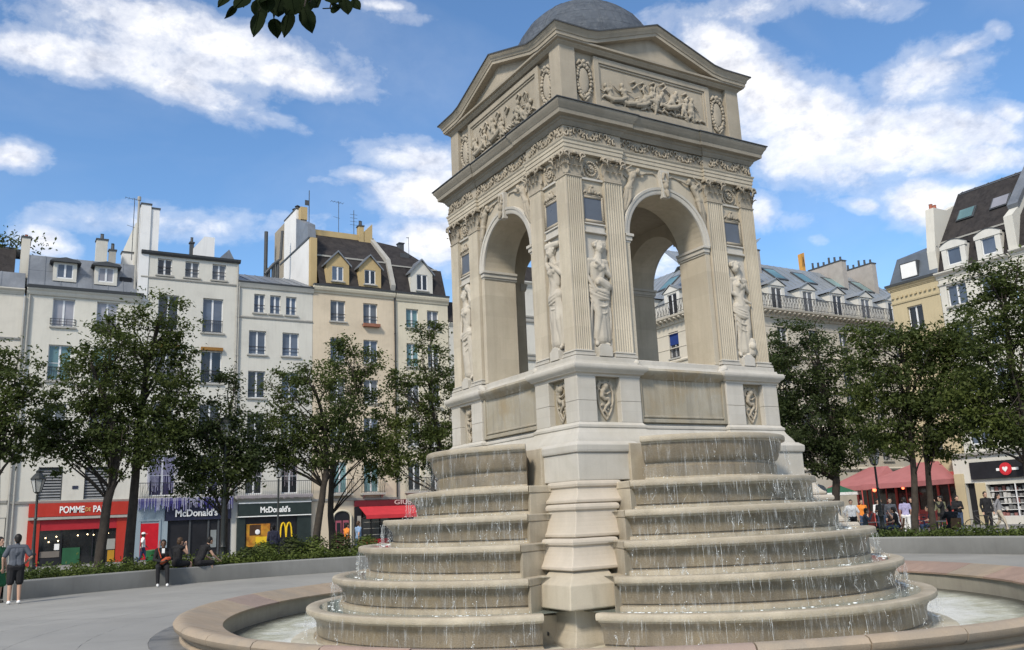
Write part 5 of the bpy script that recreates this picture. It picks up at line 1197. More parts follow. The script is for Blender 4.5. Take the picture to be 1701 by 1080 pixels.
# ---- taller white house with three top windows
o = -3.06; B = bld('tall white plaster house with three small top windows and a slim white chimney', o); F = Face(B)
for x0, x1 in ((-2.09, -1.21), (-.41, .47), (1.30, 2.18)): F.window(x0-o, x1-o, 17.72, 18.80, PN_GREY if x0 > -2 else PN_DARK, rail='low', sill=True)
for (z0, z1) in ((14.13, 16.43), (10.81, 12.93), (7.5, 9.45)):
    F.window(.78-o, 2.07-o, z0, z1, PN_DARK if z0 < 12 else PN_BLUE, rail='iron'); F.window(-1.95-o, -.70-o, z0, z1, PN_DARK if z0 > 12 else PN_GREY, rail='iron')
F.window(-2.0-o, -.5-o, 3.75, 6.25, PN_VIOL, bars=1, sill=False); F.window(.75-o, 2.1-o, 3.75, 6.25, PN_VIOL, bars=1, sill=False)
ORB = mat('orange_brown_awning', (.24, .12, .03), .8)
for x in (.74, -1.99): F.put('roller_awning', MB().box(0, 1.36, -.20, -.01, 0, .20).mesh('roller_awning', ORB), x-o, 0, 12.94)
F.wall(0, 6.08, 0, 19.0, PL2); side_box(F, 0, 6.08, 19.0, 10, PLW); F.band(.0, 6.05, [(-.02, 17.42), (.05, 17.42), (.08, 17.5), (.05, 17.56), (-.02, 17.56)], STONES, 'string_course'); F.band(-.05, 6.15, [(-.05, 18.98), (.12, 18.98), (.22, 19.08), (.26, 19.2), (-.05, 19.22)], DGREY, 'gutter')
F.slope(1.0, 6.1, (.0, 19.22), (4.5, 20.35), 7, 2, ZINC); F.plane_roof(0, 6.08, [(.02, 19.19), (4.52, 20.3), (10, 16)], ZINC)
F.chimney(-.16, .42, -.05, .75, 15.9, 22.3, PLW, 0); F.chimney(.44, .95, .05, .95, 19.0, 22.1, PLW, 0); m = MB(); m.tube([(-.3, .2, 16.6), (-.3, .2, 22.6)], .07, 8); m.tube([(-.3, .2, 22.6), (-.3, .2, 22.85)], .11, 8); F.mb(m, 'flue_pipe', STONES)
m = MB(); m.prism([(.75, 16.2), (8.5, 16.2), (8.5, 21.7), (2.2, 21.7), (.75, 21.3)], 'x', -.22, -.01); F.mb(m, 'gable_parapet', PL2, recalc=True)
m = MB(); m.prism([(3.55, 20.0), (4.95, 20.0), (4.95, 21.45), (4.25, 21.45), (3.55, 20.5)], 'y', 2.5, 3.1); F.mb(m, 'chimney', PLW, recalc=True); F.chimney(3.35, 3.6, 2.6, 2.9, 19.9, 20.9, DGREY, 1, DGREY); m = MB(); m.prism([(4.8, 19.35), (6.1, 19.25), (5.6, 20.2)], 'y', .9, 1.0); F.mb(m, 'zinc_hip', ZINC, recalc=True)
antenna(F, -.55, .4, 18.6, 4.2); F.drainpipe(6.0, 3.7, 18.8, v=-.09)
m = MB(); m.box(0, 6.0, -.52, 0, 3.44, 3.60); bal = F.mb(m, 'balcony', STONES); r = MB()
r.box(0, 6.0, -.52, -.49, 4.5, 4.54); r.box(0, 6.0, -.51, -.49, 3.68, 3.71)
for k in range(47): x = 6.0*k/46; r.box(x-.008, x+.008, -.515, -.5, 3.61, 4.51)
for k in range(23): x = .13+.26*k; r.tube([(x-.08, -.507, 3.8), (x, -.507, 4.1), (x+.08, -.507, 4.4)], .011, 4)
r.obj('railing', BLACKM, bal)
ic = MB(); q = random.Random(6); ICE = mat('icicle_light_string', (.42, .42, .55), .5, emit=((.45, .45, 1.0), .06)); ICP = mat('violet_icicle_light', (.07, .06, .26), .5, emit=((.2, .15, .9), .06))
for k in range(120):
    x = .1+5.85*k/119; l = q.uniform(.3, .85); ic.tube([(x, -.55, 3.62), (x+q.uniform(-.015, .015), -.555, 3.60-l)], .012, 4, mi=0 if q.random() < .6 else 1)
for k in range(26):
    x = .95+1.7*k/25; ic.tube([(x, -.03, 6.1), (x, -.03, 6.1-q.uniform(.9, 2.3))], .011, 4, mi=0)
co = ic.obj('icicle_lights', [ICE, ICP], bal); co['kind'] = 'stuff'
sh = empty('shop_front', F.at(0, 0, 0), 0, parent=B)
part(MB().box(.0, 2.02, -.10, -.01, 0, 3.42), 'painted_wall', GREYW); part(MB().box(.68, 1.70, -.14, -.11, .05, 2.14), 'red_door', mat('bright_red_door', (.48, .01, .02), .4)); m = MB(); m.box(.56, .68, -.15, -.10, .0, 2.26); part(m, 'door_frame', GREYW); part(MB().box(1.70, 1.82, -.15, -.10, 0, 2.26), 'door_frame', GREYW); part(MB().box(.56, 1.82, -.15, -.10, 2.27, 2.38), 'door_frame', GREYW)
part(MB().box(2.05, 5.95, -.22, -.01, 2.25, 3.40), 'sign_board', mat('navy_fascia', (.02, .022, .045), .4)); part(MB().box(2.02, 2.20, -.20, -.01, 0, 2.24), 'shop_pillar', GREYW); part(MB().box(2.2, 5.95, -.05, -.01, 0, 2.24), 'shop_window', NAVY)
for x in (3.45, 4.55, 5.15): part(MB().box(x, x+.10, -.14, -.051, .02, 2.24), 'window_bar', DGREY)
part(MB().box(4.75, 5.1, -.10, -.052, .55, 1.6), 'poster', mat('grey_poster', (.22, .24, .24), .6)); link('lettering', letters("McDonald's", .58, WHITEL, .02, .92, .012), sh, loc=(3.85, -.25, 2.48))

# ---- lower pale house over the dark green shop
o = 3.02; B = bld('pale grey house with low zinc roof above the dark green burger shop', o); F = Face(B)
for x0, x1 in ((4.07, 4.80), (5.14, 5.87), (6.23, 6.96)): F.window(x0-o, x1-o, 15.72, 17.02, PN_BLUE, rail='low')
for (z0, z1) in ((12.86, 14.48), (9.95, 11.75), (7.05, 8.95)):
    F.window(3.78-o, 4.92-o, z0, z1, PN_BLUE if z0 > 12 else PN_DARK, rail='low'); F.window(6.02-o, 7.16-o, z0, z1, PN_BLUE if z0 > 9 else PN_GREY, rail='low')
F.window(3.78-o, 4.85-o, 3.72, 6.0, PN_DARK, bars=1, sill=False); F.window(6.1-o, 7.2-o, 3.72, 6.0, PN_DARK, bars=1, sill=False)
F.wall(0, 5.08, 0, 17.5, PL3); side_box(F, 0, 5.08, 17.5, 10, PL3); F.band(0, 5.05, [(-.02, 15.3), (.05, 15.3), (.08, 15.38), (.05, 15.46), (-.02, 15.46)], STONES, 'string_course'); F.band(-.02, 5.12, [(-.05, 17.4), (.08, 17.4), (.16, 17.55), (.24, 17.68), (-.05, 17.7)], PL3); F.band(-.02, 5.1, [(-.05, 17.70), (.26, 17.70), (.28, 17.8), (-.05, 17.82)], DGREY, 'gutter')
F.slope(0, 5.05, (-.1, 17.83), (4.6, 19.6), 7, 1, ZINC); F.plane_roof(0, 5.06, [(-.08, 17.8), (4.62, 19.55), (10, 16)], ZINC); F.drainpipe(.04, 3.7, 17.4, v=-.09)
m = MB()
for k in range(3): m.tube([(3.3+.33*k, 5.0, 19.3), (3.3+.33*k, 5.0, 20.4+.3*k)], .13, 8)
m.tube([(3.0, 4.9, 19.9), (3.6, 4.9, 20.7), (4.15, 4.9, 21.2), (4.25, 4.9, 23.4)], .11, 8); F.mb(m, 'flue_pipe', DGREY)
m = MB(); m.box(0, 5.05, -.50, 0, 3.46, 3.62); bal = F.mb(m, 'balcony', STONES); r = MB(); r.box(0, 5.05, -.5, -.47, 4.5, 4.54)
for k in range(40): x = 5.05*k/39; r.box(x-.008, x+.008, -.495, -.48, 3.63, 4.51)
r.obj('railing', BLACKM, bal); ic = MB()
for k in range(70): x = .1+4.9*k/69; ic.tube([(x, -.53, 3.68), (x, -.535, 3.65-q.uniform(.1, .28))], .012, 4, mi=0)
for k in range(30): x = (.9 if k % 2 else 3.2)+q.uniform(0, .9); ic.tube([(x, -.03, 5.95), (x, -.03, 5.95-q.uniform(.8, 1.9))], .010, 4, mi=0)
co = ic.obj('icicle_lights', [mat('pinkish_light_string', (.42, .36, .40), .6), ICP], bal); co['kind'] = 'stuff'
sh = empty('shop_front', F.at(0, 0, 0), 0, parent=B)
part(MB().box(.3, 5.0, -.30, -.01, 2.36, 3.12), 'sign_board', DGREEN); part(MB().box(.3, 5.0, -.31, -.02, 3.13, 3.2), 'white_trim', WHITEL); part(MB().box(.3, 5.0, -.315, -.02, 2.29, 2.35), 'white_trim', WHITEL); part(MB().box(.25, .75, -.2, -.01, 0, 2.28), 'shop_pillar', DGREEN); part(MB().box(4.1, 5.0, -.2, -.01, 0, 2.28), 'shop_pillar', DGREEN); part(MB().box(.75, 4.1, -.05, -.01, 0, 2.28), 'shop_window', NAVY)
link('lettering', letters("McDonald's", .50, WHITEL, .02, .82, .014), sh, loc=(2.62, -.32, 2.55))
pm = mat('food_poster', (.40, .16, .02), .5, .5, 3.0, (.50, .30, .03)); part(MB().box(.85, 2.35, -.10, -.052, .45, 1.85), 'food_poster', pm); part(MB().box(1.05, 1.75, -.115, -.101, 1.15, 1.8), 'poster_print', mat('dark_brown_print', (.06, .03, .015), .5, .4, 4)); part(MB().box(1.45, 2.25, -.118, -.102, .6, 1.05), 'poster_print', YELL); m = MB(); m.sphere((1.55, -.12, 1.35), .16, 9, 6, (1, .1, 1)); part(m, 'poster_print', WHITEL)
m = MB()
for s_ in (0, 1): m.tube([(3.02+.38*s_, -.1, .95), (3.05+.38*s_, -.1, 1.55), (3.12+.38*s_, -.1, 1.80), (3.20+.38*s_, -.1, 1.86), (3.28+.38*s_, -.1, 1.80), (3.35+.38*s_, -.1, 1.55), (3.40+.38*s_, -.1, .95)], .052, 6)
part(m, 'arch_logo', YELL)

# ---- peach house with mansard, white gable and dormers
o = 8.12; B = bld('peach cream house with dark mansard, two ochre dormers and a white gable', o); F = Face(B)
for (z0, z1, pn) in ((15.55, 17.06, PN_GREY), (12.7, 14.36, PN_BLUE), (9.85, 11.5, PN_GREY), (6.95, 8.8, PN_BLUE)):
    F.window(9.38-o, 10.48-o, z0, z1, pn, rail='low'); F.window(11.81-o, 12.91-o, z0, z1, pn, rail='low')
F.window(9.60-o, 10.60-o, 3.66, 5.75, PN_TEAL, sill=False); F.window(11.80-o, 12.90-o, 3.66, 5.75, PN_TEAL, sill=False)
F.balcony(9.35-o, 10.85-o, 3.62); F.balcony(11.5-o, 13.2-o, 3.62)
F.put('window_box', MB().box(0, 1.25, -.32, -.02, 0, .22).mesh('window_box', mat('brick_red_window_box', (.25, .11, .07), .8, .2, 4)), 11.74-o, 0, 15.3)
F.wall(0, 6.12, 0, 17.75, PL4); side_box(F, 0, 6.12, 17.75, 10, PL4); F.band(0, 6.12, [(-.05, 17.5), (.06, 17.5), (.10, 17.62), (.2, 17.7), (.26, 17.86), (.26, 17.98), (-.05, 17.98)], PL5); F.band(0, 6.12, [(-.05, 17.98), (.30, 17.98), (.33, 18.1), (-.05, 18.12)], DGREY, 'gutter')
F.band(0, 6.1, [(-.02, 3.15), (.08, 3.15), (.12, 3.3), (-.02, 3.32)], STONES, 'string_course')
F.plane_roof(.45, 5.85, [(.0, 18.12), (1.0, 20.55)], DTILE, 'mansard_roof', ends=False); F.plane_roof(.45, 5.85, [(1.0, 20.55), (4.2, 23.2), (9, 20), (10, 17.7)], DTILE, 'upper_roof', ends=False); m = MB(); m.box(.45, 5.85, .92, 1.06, 20.5, 20.62); F.mb(m, 'roof_break_flashing', STONES)
for (a, b) in ((9.50, 10.35), (11.94, 12.79)):
    F.dormer_gable(a-o-.42, b-o+.42, 18.3, 19.72, 20.62, .05, 1.1, OCH, ZINC, (a-o, b-o, 18.5, 19.58), PN_BLUE if a < 10 else PN_DARK)
m = MB(); m.box(-.04, .42, .95, 8.2, 17.5, 21.7); F.mb(m, 'party_wall', PLW); m = MB(); m.box(-.09, .47, .88, 8.25, 21.702, 21.83); F.mb(m, 'parapet_flashing', DGREY)
m = MB(); m.box(-.02, .44, .55, .945, 18.1, 21.7); F.mb(m, 'ochre_pier', OCH)
m = MB(); m.box(-.06, .5, 4.05, 7.2, 21.835, 25.0); slab = F.mb(m, 'chimney', PLW); MB().box(-.1, .54, 4.0, 7.25, 25.003, 25.1).obj('chimney_cap', DGREY, slab); m = MB(); m.box(-.05, .48, 7.26, 10, 20.5, 24.9); F.mb(m, 'chimney', mat('tan_render', (.30, .26, .20), .9, .12, 2)); m = MB(); m.box(.1, .6, 3.4, 4.0, 24.0, 25.0); F.mb(m, 'ochre_chimney', OCH)
for k in range(2): MB().lathe([(.2, 0), (.16, .2), (.22, .3), (.05, .42)], 10).obj('chimney_pot', BLACKM, slab, loc=(.2, 4.6+.7*k, 25.1))
m = MB(); m.prism([(1.0, 21.84), (4.0, 21.84), (4.0, 24.2), (1.2, 22.9)], 'x', -.07, .5); F.mb(m, 'zinc_cladding', ZINC, recalc=True)
m = MB(); m.tube([(-1.0, 9, 18), (-1.0, 9, 24.6)], .15, 8); F.mb(m, 'flue_pipe', DGREY)
m = MB(); m.prism([(1.0, 20.5), (4.3, 23.2), (4.3, 23.55), (.9, 20.85), (-.05, 18.6), (.05, 18.2)], 'x', 5.85, 6.2); F.mb(m, 'party_wall', STONES, recalc=True); F.chimney(4.9, 5.3, 4.0, 4.5, 22.9, 24.3, OCH, 2, DGREY); m = MB(); m.prism([(5.35, 23.0), (6.0, 23.0), (6.0, 24.6), (5.35, 23.9)], 'y', 4.0, 4.6); F.mb(m, 'chimney', OCH, recalc=True)
m = MB(); m.box(.6, 5.4, 4.1, 4.25, 23.15, 23.6); F.mb(m, 'ridge_parapet', OCH); antenna(F, 3.35, 4.3, 23.3, 2.9, 5, .6); m = MB(); m.tube([(.6, 3.0, 22.5), (.6, 3.0, 26.2)], .03, 6); m.box(.28, .6, 2.98, 3.02, 25.0, 25.4); F.mb(m, 'roof_mast', DGREY)
m = MB(); m.tube([(4.55, 4.2, 23.3), (4.55, 4.2, 25.6)], .025, 6)
for k in range(4): m.tube([(4.25, 4.2, 24.4+.28*k), (4.85, 4.2, 24.4+.28*k)], .014, 4)
F.mb(m, 'antenna', DGREY); F.drainpipe(6.08, 3.3, 17.6, BLACKM, -.1)
# arched door
m = MB(); n = 12; pts = [(-.55, .0)]+[(-.55*math.cos(math.pi*k/n), 2.05+.42*math.sin(math.pi*k/n)) for k in range(n+1)]+[(.55, 0)]
m.prism(pts[::-1], 'y', -.05, -.01); d = m.obj('arched_door', NAVY, B, recalc=True, loc=(10.2-o, 0, 0)); PKD = mat('pink_red_door', (.30, .08, .11), .5)
for s_ in (-1, 1): MB().box(s_*.05, s_*.46, -.085, -.055, .05, 1.85).obj('door_leaf', PKD, d); MB().box(s_*.12, s_*.38, -.10, -.086, .5, 1.7).obj('door_panel', NAVY, d)
m = MB(); P = [(-.55*math.cos(math.pi*k/n)*1.0, -.09, 2.05+.42*math.sin(math.pi*k/n)) for k in range(n+1)]; m.tube([(-.6, -.09, 0)]+[(p[0]*1.12, p[1], p[2]+.04) for p in P]+[(.6, -.09, 0)], .07, 6); m.obj('door_surround', PL5, d)

# ---- cream house over the red restaurant awning
o = 14.30; B = bld('narrow light cream house with one dormer above the red restaurant awning', o); F = Face(B)
for (z0, z1) in ((15.5, 16.93), (12.6, 14.33), (9.7, 11.4), (6.8, 8.6)):
    F.window(15.13-o, 16.13-o, z0, z1, PN_TEAL if z0 > 12 else PN_GREY, rail='low'); F.window(16.83-o, 17.78-o, z0, z1, PN_GREY, rail='low')
F.window(15.1-o, 16.1-o, 3.72, 5.65, PN_DARK, sill=False); F.balcony(14.8-o, 16.4-o, 3.66); F.window(16.83-o, 17.78-o, 3.72, 5.65, PN_DARK, sill=False); F.balcony(16.6-o, 18.0-o, 3.66)
F.wall(0, 4.25, 0, 17.75, PL5); side_box(F, 0, 4.25, 17.75, 10, PL5); F.band(0, 4.3, [(-.05, 17.45), (.06, 17.45), (.10, 17.58), (.2, 17.7), (.26, 17.86), (.26, 17.98), (-.05, 17.98)], PL5); F.band(0, 4.3, [(-.05, 17.98), (.30, 17.98), (.33, 18.1), (-.05, 18.12)], DGREY, 'gutter')
F.plane_roof(.0, 4.15, [(.0, 18.12), (.8, 20.35)], DTILE, 'mansard_roof', ends=False); m = MB(); m.add([(0, .8, 20.35), (3.75, .8, 20.35), (1.9, 4.0, 23.0), (0, 4.0, 23.2), (4.15, 6, 20), (4.15, .02, 18.12), (4.15, 6, 18)], [(0, 1, 2, 3), (1, 4, 2), (5, 6, 4, 1)]); F.mb(m, 'upper_roof', DTILE); m = MB(); m.box(0, 3.8, .72, .86, 20.3, 20.4); F.mb(m, 'roof_break_flashing', STONES)
F.dormer_gable(15.55-o, 17.35-o, 18.25, 19.75, 20.75, .02, 1.1, PL3, ZINC, (16.05-o, 16.93-o, 18.42, 19.66), PN_DARK); m = MB(); m.box(1.45, 2.2, 2.3, 2.4, 21.6, 21.95); F.mb(m, 'roof_window', DGREY)
F.chimney(2.1, 2.5, 4.0, 4.5, 22.6, 23.3, DGREY, 0); m = MB(); m.tube([(3.0, 4.2, 22), (3.0, 4.2, 24.0)], .02, 5); m.box(2.8, 3.0, 4.18, 4.2, 23.9, 23.95); F.mb(m, 'antenna', DGREY); F.drainpipe(-.1, 3.3, 17.6, BLACKM, -.12)
rs = tag(empty('restaurant_front', (11.2, YL-.06, 0)), 'dark red restaurant front with red awning and fascia lettering', 'shop front')
def rpart(m, name, mats, **kw): return m.obj(name, mats, rs, **kw)
rpart(MB().box(-.15, 6.4, -.18, 0, 2.72, 3.12), 'sign_board', mat('maroon_fascia', (.12, .012, .018), .5)); link('lettering', letters('GIUS', .42, mat('pale_pink_letters', (.62, .45, .42), .6), .012, 1.45, .004), rs, loc=(3.35, -.20, 2.80))
m = MB(); m.add([(.15, -.2, 2.70), (6.2, -.2, 2.70), (6.2, -1.5, 2.12), (.15, -1.5, 2.12), (.15, -1.5, 1.88), (6.2, -1.5, 1.88), (.15, -.2, 2.66), (6.2, -.2, 2.66), (6.2, -1.46, 2.08), (.15, -1.46, 2.08)], [(0, 3, 2, 1), (3, 4, 5, 2), (6, 7, 8, 9), (0, 6, 9, 3), (1, 2, 8, 7)]); rpart(m, 'awning', REDF)
for x in (.3, 3.2, 6.05): m = MB(); m.tube([(x, -.15, 1.9), (x, -1.42, 2.08)], .02, 5); rpart(m, 'awning_arm', DGREY)
rpart(MB().box(-.15, .35, -.14, 0, 0, 2.7), 'shop_pillar', NAVY); rpart(MB().box(.35, 2.3, -.06, 0, 0, 2.7), 'shop_window', SHOPG); rpart(MB().box(2.3, 6.4, -.05, 0, 0, 2.7), 'shop_window', NAVY); rpart(MB().box(.02, .28, -.16, -.141, 1.35, 2.1), 'menu_board', mat('pale_menu', (.35, .33, .3), .6)); rpart(MB().box(.35, 2.3, -.10, -.061, 0, .55), 'window_base', REDD)
for k in range(3): rpart(MB().box(.5, 2.2, -.09, -.062, .8+.42*k, .84+.42*k), 'shelf', STONES)
for x in (1.0, 1.65): rpart(MB().box(x, x+.05, -.12, -.063, .55, 2.7), 'window_bar', NAVY)

# ---- houses further along the row, behind the fountain
o = 18.62; B = bld('grey white house with dark roof just behind the cream dormer house', o); F = Face(B)
for z0 in (4.3, 7.1, 9.9, 12.6):
    for x in (1.0, 3.2): F.window(x, x+1.05, z0, z0+1.7, PN_GREY, rail='low')
F.wall(0, 4.9, 0, 15.9, PL3); side_box(F, 0, 4.9, 15.9, 10, PL3); F.band(-.05, 4.9, cornice_p(16.1, .6), PL3); F.plane_roof(-.05, 4.95, [(-.1, 16.1), (1.3, 18.1), (5, 19.0), (10, 16)], DTILE)
o = 23.55; B = bld('white house with banded storeys seen through the left arch', o); F = Face(B)
for z0 in (4.3, 7.7, 11.0, 14.4, 17.2):
    for x in (.4, 2.9, 5.2): F.window(x, x+1.0, z0, z0+1.75, PN_GREY, rail='iron')
F.wall(0, 8.2, 0, 19.6, PL2); side_box(F, 0, 8.2, 19.6, 10, PL2)
for z in (6.7, 10.3, 13.6, 16.7): F.band(0, 8.2, [(-.02, z), (.14, z), (.16, z+.12), (.06, z+.16), (.06, z+.34), (.14, z+.38), (.16, z+.5), (-.02, z+.5)], STONES, 'string_course')
F.band(-.05, 8.25, cornice_p(20.0), PL2); F.plane_roof(-.05, 8.25, [(-.1, 20.0), (.9, 21.6), (5, 22.6), (10, 19)], DTILE)

# ---- long corner building with the running balcony (two facades)
HX, HY = 32.4, 30.0; B = tag(empty('building', (HX, HY, 0)), 'long pale stone corner building with zinc roof and running iron balcony', 'building'); FS = Face(B, (0, 0, 0), 0); FW = Face(B, (0, 22, 0), -R90)
CONS = MB().prism([(0, 0), (0, -.24), (-.45, -.08), (-.45, 0)][::-1], 'x', 0, .16).mesh('console', HSTONE)
BLUEB = mat('blue_blind', (.012, .035, .16), .8); HGREY = mat('light_dormer_stone', (.58, .57, .53), .85, .06, 2)
for (F, L, phase) in ((FS, 24.0, 2.55), (FW, 22.0, 1.36)):
    k = 0; u = phase
    while u < L-.8:
        for z0, z1 in ((4.6, 6.6), (7.6, 9.7), (9.95, 11.75), (12.5, 14.45)):
            w = F.window(u, u+1.06, z0, z1, PN_GREY if k % 3 else PN_DARK, rail='iron', sill=True)
            if z0 < 12: link('lintel_pediment', cached('lp', lambda: MB().prism([(-.25, 0), (1.31, 0), (1.31, .10), (.53, .36), (-.25, .10)], 'y', -.32, .0).mesh('lintel_pediment', HSTONE)), w, loc=(0, -.17, z1-z0+.06))
        if F is FW and abs(u-16.3) < 1.2: F.put('window_blind', MB().box(0, 1.06, -.02, .02, 0, .95).mesh('window_blind', BLUEB), u, .12, 13.5)
        # dormer on the balcony floor
        m = MB(); a, b = u-.32, u+1.38
        for (x0, x1, p, q_) in ((a, u, 15.6, 17.5), (u+1.06, b, 15.6, 17.5), (u, u+1.06, 17.36, 17.5)): m.box(x0, x1, .15, .35, p, q_)
        m.prism([(a-.12, 17.5), (b+.12, 17.5), ((a+b)/2, 18.02)], 'y', .08, .40); m.box(a, a+.12, .35, 1.6, 15.6, 17.5); m.box(b-.12, b, .35, 1.6, 15.6, 17.5); d = F.mb(m, 'dormer', HGREY)
        m = MB(); sl = .52/((b-a)/2+.12)
        for sg in (-1, 1):
            uc = (a+b)/2; e = sg*((b-a)/2+.2); m.add([(uc, .0, 18.10), (uc+e, .0, 18.10-abs(e)*sl), (uc+e, 2.2, 18.10-abs(e)*sl), (uc, 2.6, 18.10), (uc, .0, 18.04), (uc+e, .0, 18.04-abs(e)*sl)], [(0, 1, 2, 3) if sg < 0 else (3, 2, 1, 0), (0, 4, 5, 1)])
        m.obj('dormer_roof', ZINCL, d); F.window(u, u+1.06, 15.62, 17.36, PN_DARK if k % 2 else PN_GREY, parent=d, recess=.22, hole=False, pname='dormer_window', bars=0); MB().box(u, u+1.06, .34, .36, 15.62, 17.36).obj('window_reveal', PN_DARK, d)
        u += 3.33 if F is FS else 3.1; k += 1
    F.wall(0 if F is FS else 0, L, 0, 15.1, HSTONE)
    for z in (3.9, 6.95, 9.55, 12.15): F.band(0, L, [(-.02, z), (.10, z), (.14, z+.1), (.05, z+.2), (-.02, z+.2)], HSTONE, 'string_course')
    for z in (13.2, 14.3): F.band(0, L, [(-.02, z), (.035, z+.01), (.035, z+.07), (-.02, z+.08)], HSTONE, 'string_course')
    F.band(-.0, L, [(-.05, 15.0), (.10, 15.0), (.15, 15.1), (.15, 15.30), (.62, 15.42), (.66, 15.55), (-.05, 15.56)], HSTONE, 'balcony')
    n = int(L/.5)
    for k in range(n): F.put('console', CONS, .17+.5*k, -.15, 15.36)
    r = MB(); r.box(-.6 if F is FS else 0, L if F is FS else L, -.62, -.58, 16.50, 16.55); r.box(-.6 if F is FS else 0, L if F is FS else L, -.61, -.59, 15.66, 15.69); n = int(L/.16)
    for k in range(n): x = .05+(L-.1)*k/(n-1); r.box(x-.011, x+.011, -.612, -.588, 15.56, 16.5)
    for k in range(int(L/.32)): x = .2+.32*k; r.tube([(x, -.6, 15.75), (x+.07, -.6, 15.95), (x, -.6, 16.12), (x-.07, -.6, 16.3), (x, -.6, 16.45)], .016, 4)
    F.mb(r, 'railing', BLACKM)
    m = MB(); m.box(0, L, .34, .5, 15.56, 16.75); F.mb(m, 'attic_wall', HGREY)
    F.slope(0, L, (.32, 16.75), (5.2, 21.0), int(L/.75), 1, ZINCL)
    q = random.Random(15)
    for (u, v) in ([(9.6, 2.9), (13.0, 2.9), (16.5, 2.8), (20.0, 2.8)] if F is FS else [(16.2, 2.6), (13.0, 2.6)]):
        zc = 16.75+(v-.32)*.871; m = MB(); m.add([(0, 0, 0), (1.4, 0, 0), (1.4, 1.5, 1.306), (0, 1.5, 1.306), (0, -.05, .09), (1.4, -.05, .09), (1.4, 1.45, 1.396), (0, 1.45, 1.396)], [(4, 5, 6, 7), (0, 1, 5, 4), (1, 2, 6, 5), (2, 3, 7, 6), (3, 0, 4, 7)]); sk = F.put('roof_window', m.mesh('roof_window', DGREY), u, v, zc+.02)
        m = MB(); m.add([(.12, .08, .21), (1.28, .08, .21), (1.28, 1.3, 1.272), (.12, 1.3, 1.272)], [(0, 1, 2, 3)]); link('pane', m.mesh('pane', PN_TEAL), sk)
FS.plane_roof(4.9, 24, [(5.2, 21.0), (9, 21.2), (14, 17)], ZINCL, 'roof_top', ends=False); FW.plane_roof(0, 17.2, [(5.2, 21.0), (9, 21.2), (14, 17)], ZINCL, 'roof_top', ends=False)
for (u, v0, v1, z) in ((8.3, 3.6, 5.6, 21.5), (17.7, 2.9, 6.4, 21.5), (21.6, 2.9, 6.4, 21.7)): FS.chimney(u, u+.55, v0, v1, 18.3, z, mat('pale_chimney_render', (.36, .33, .30), .9, .1, 2), 6, DGREY)
FW.chimney(17.75, 18.35, 2.4, 4.4, 18.0, 20.9, MATS['pale_chimney_render'], 2, DGREY)
m = MB(); m.box(23.9, 24.0, .3, 10, 0, 16.7); FS.mb(m, 'side_wall', HSTONE)
cr = tag(empty('crane_mast', (59.6, 45, 22.5)), 'orange yellow crane mast tip rising behind the zinc roof', 'crane'); ORC = mat('crane_orange', (.55, .28, .06), .6)
m = MB(); m.add([(-.2, -.2, 0), (.2, -.2, 0), (.2, .2, 0), (-.2, .2, 0), (-.24, -.2, 4.1), (.28, -.2, 4.3), (.28, .2, 4.3), (-.24, .2, 4.1)], [(0, 1, 5, 4), (1, 2, 6, 5), (2, 3, 7, 6), (3, 0, 4, 7), (4, 5, 6, 7)]); m.obj('mast', ORC, cr); m = MB(); m.tube([(-.12, -.22, 2.8), (0, -.24, 3.8), (.14, -.22, 2.8)], .035, 5); m.obj('brace', BLACKM, cr); m = MB(); m.box(-.3, .3, -.3, .3, -.35, -.01); m.obj('mast_base', WHITEL, cr)

# ---- east side: yellow corner house, ivory house with mansard, white shop wing
EX = 41.0; YR = 22.36
B = tag(empty('building', (EX, YR, 0)), 'yellow stone corner house with blue grey zinc mansard', 'building'); F = Face(B, (0, 0, 0), -R90)
F.window(YR-21.3, YR-20.2, 12.45, 14.0, PN_DARK, sill=True); F.window(YR-21.3, YR-20.2, 9.6, 11.3, PN_DARK); F.window(YR-21.3, YR-20.2, 6.8, 8.5, PN_DARK); F.window(YR-21.4, YR-20.2, 4.3, 6.2, PN_GREY, bars=1)
F.wall(0, 3.5, 0, 15.3, YEL); F.band(-.12, 3.5, cornice_p(15.55, .7), YEL)
for z in (14.35, 11.7, 8.9): F.band(-.03, 3.5, [(-.02, z), (.06, z), (.08, z+.1), (-.02, z+.12)], YEL, 'string_course')
m = MB(); mod = MB().box(0, .14, -.12, 0, 0, .12).mesh('modillion', YEL)
for k in range(10): F.put('modillion', mod, .1+.34*k, 0, 14.75)
FN = Face(B, (12, 0, 0), math.pi); FN.wall(0, 12, 0, 15.3, YEL); FN.band(0, 12.1, cornice_p(15.55, .7), YEL)
F.band(-.2, 3.5, [(-.05, 15.55), (.28, 15.55), (.3, 15.7), (-.05, 15.72)], DGREY, 'gutter')
m = MB(); m.add([(0, 0, 15.72), (3.55, 0, 15.72), (3.55, .55, 17.5), (.45, .55, 17.5), (.45, 8, 17.5), (0, 8, 15.72), (3.55, 4, 19.0), (1.2, 4, 18.7)], [(0, 1, 2, 3), (5, 0, 3, 4), (3, 2, 6, 7), (4, 3, 7)]); F.mb(m, 'mansard_roof', mat('blue_grey_zinc', (.12, .14, .165), .5, .15, 1.5, metal=.3), recalc=False)
F.put('roof_window_frame', MB().box(-.08, 1.2, -.10, .3, -.08, 1.02).mesh('roof_window_frame', DGREY), YR-21.35, .12, 15.95); F.put('white_blind', MB().box(0, 1.12, -.12, -.101, 0, .94).mesh('white_blind', WHITEL), YR-21.35, .12, 15.95)
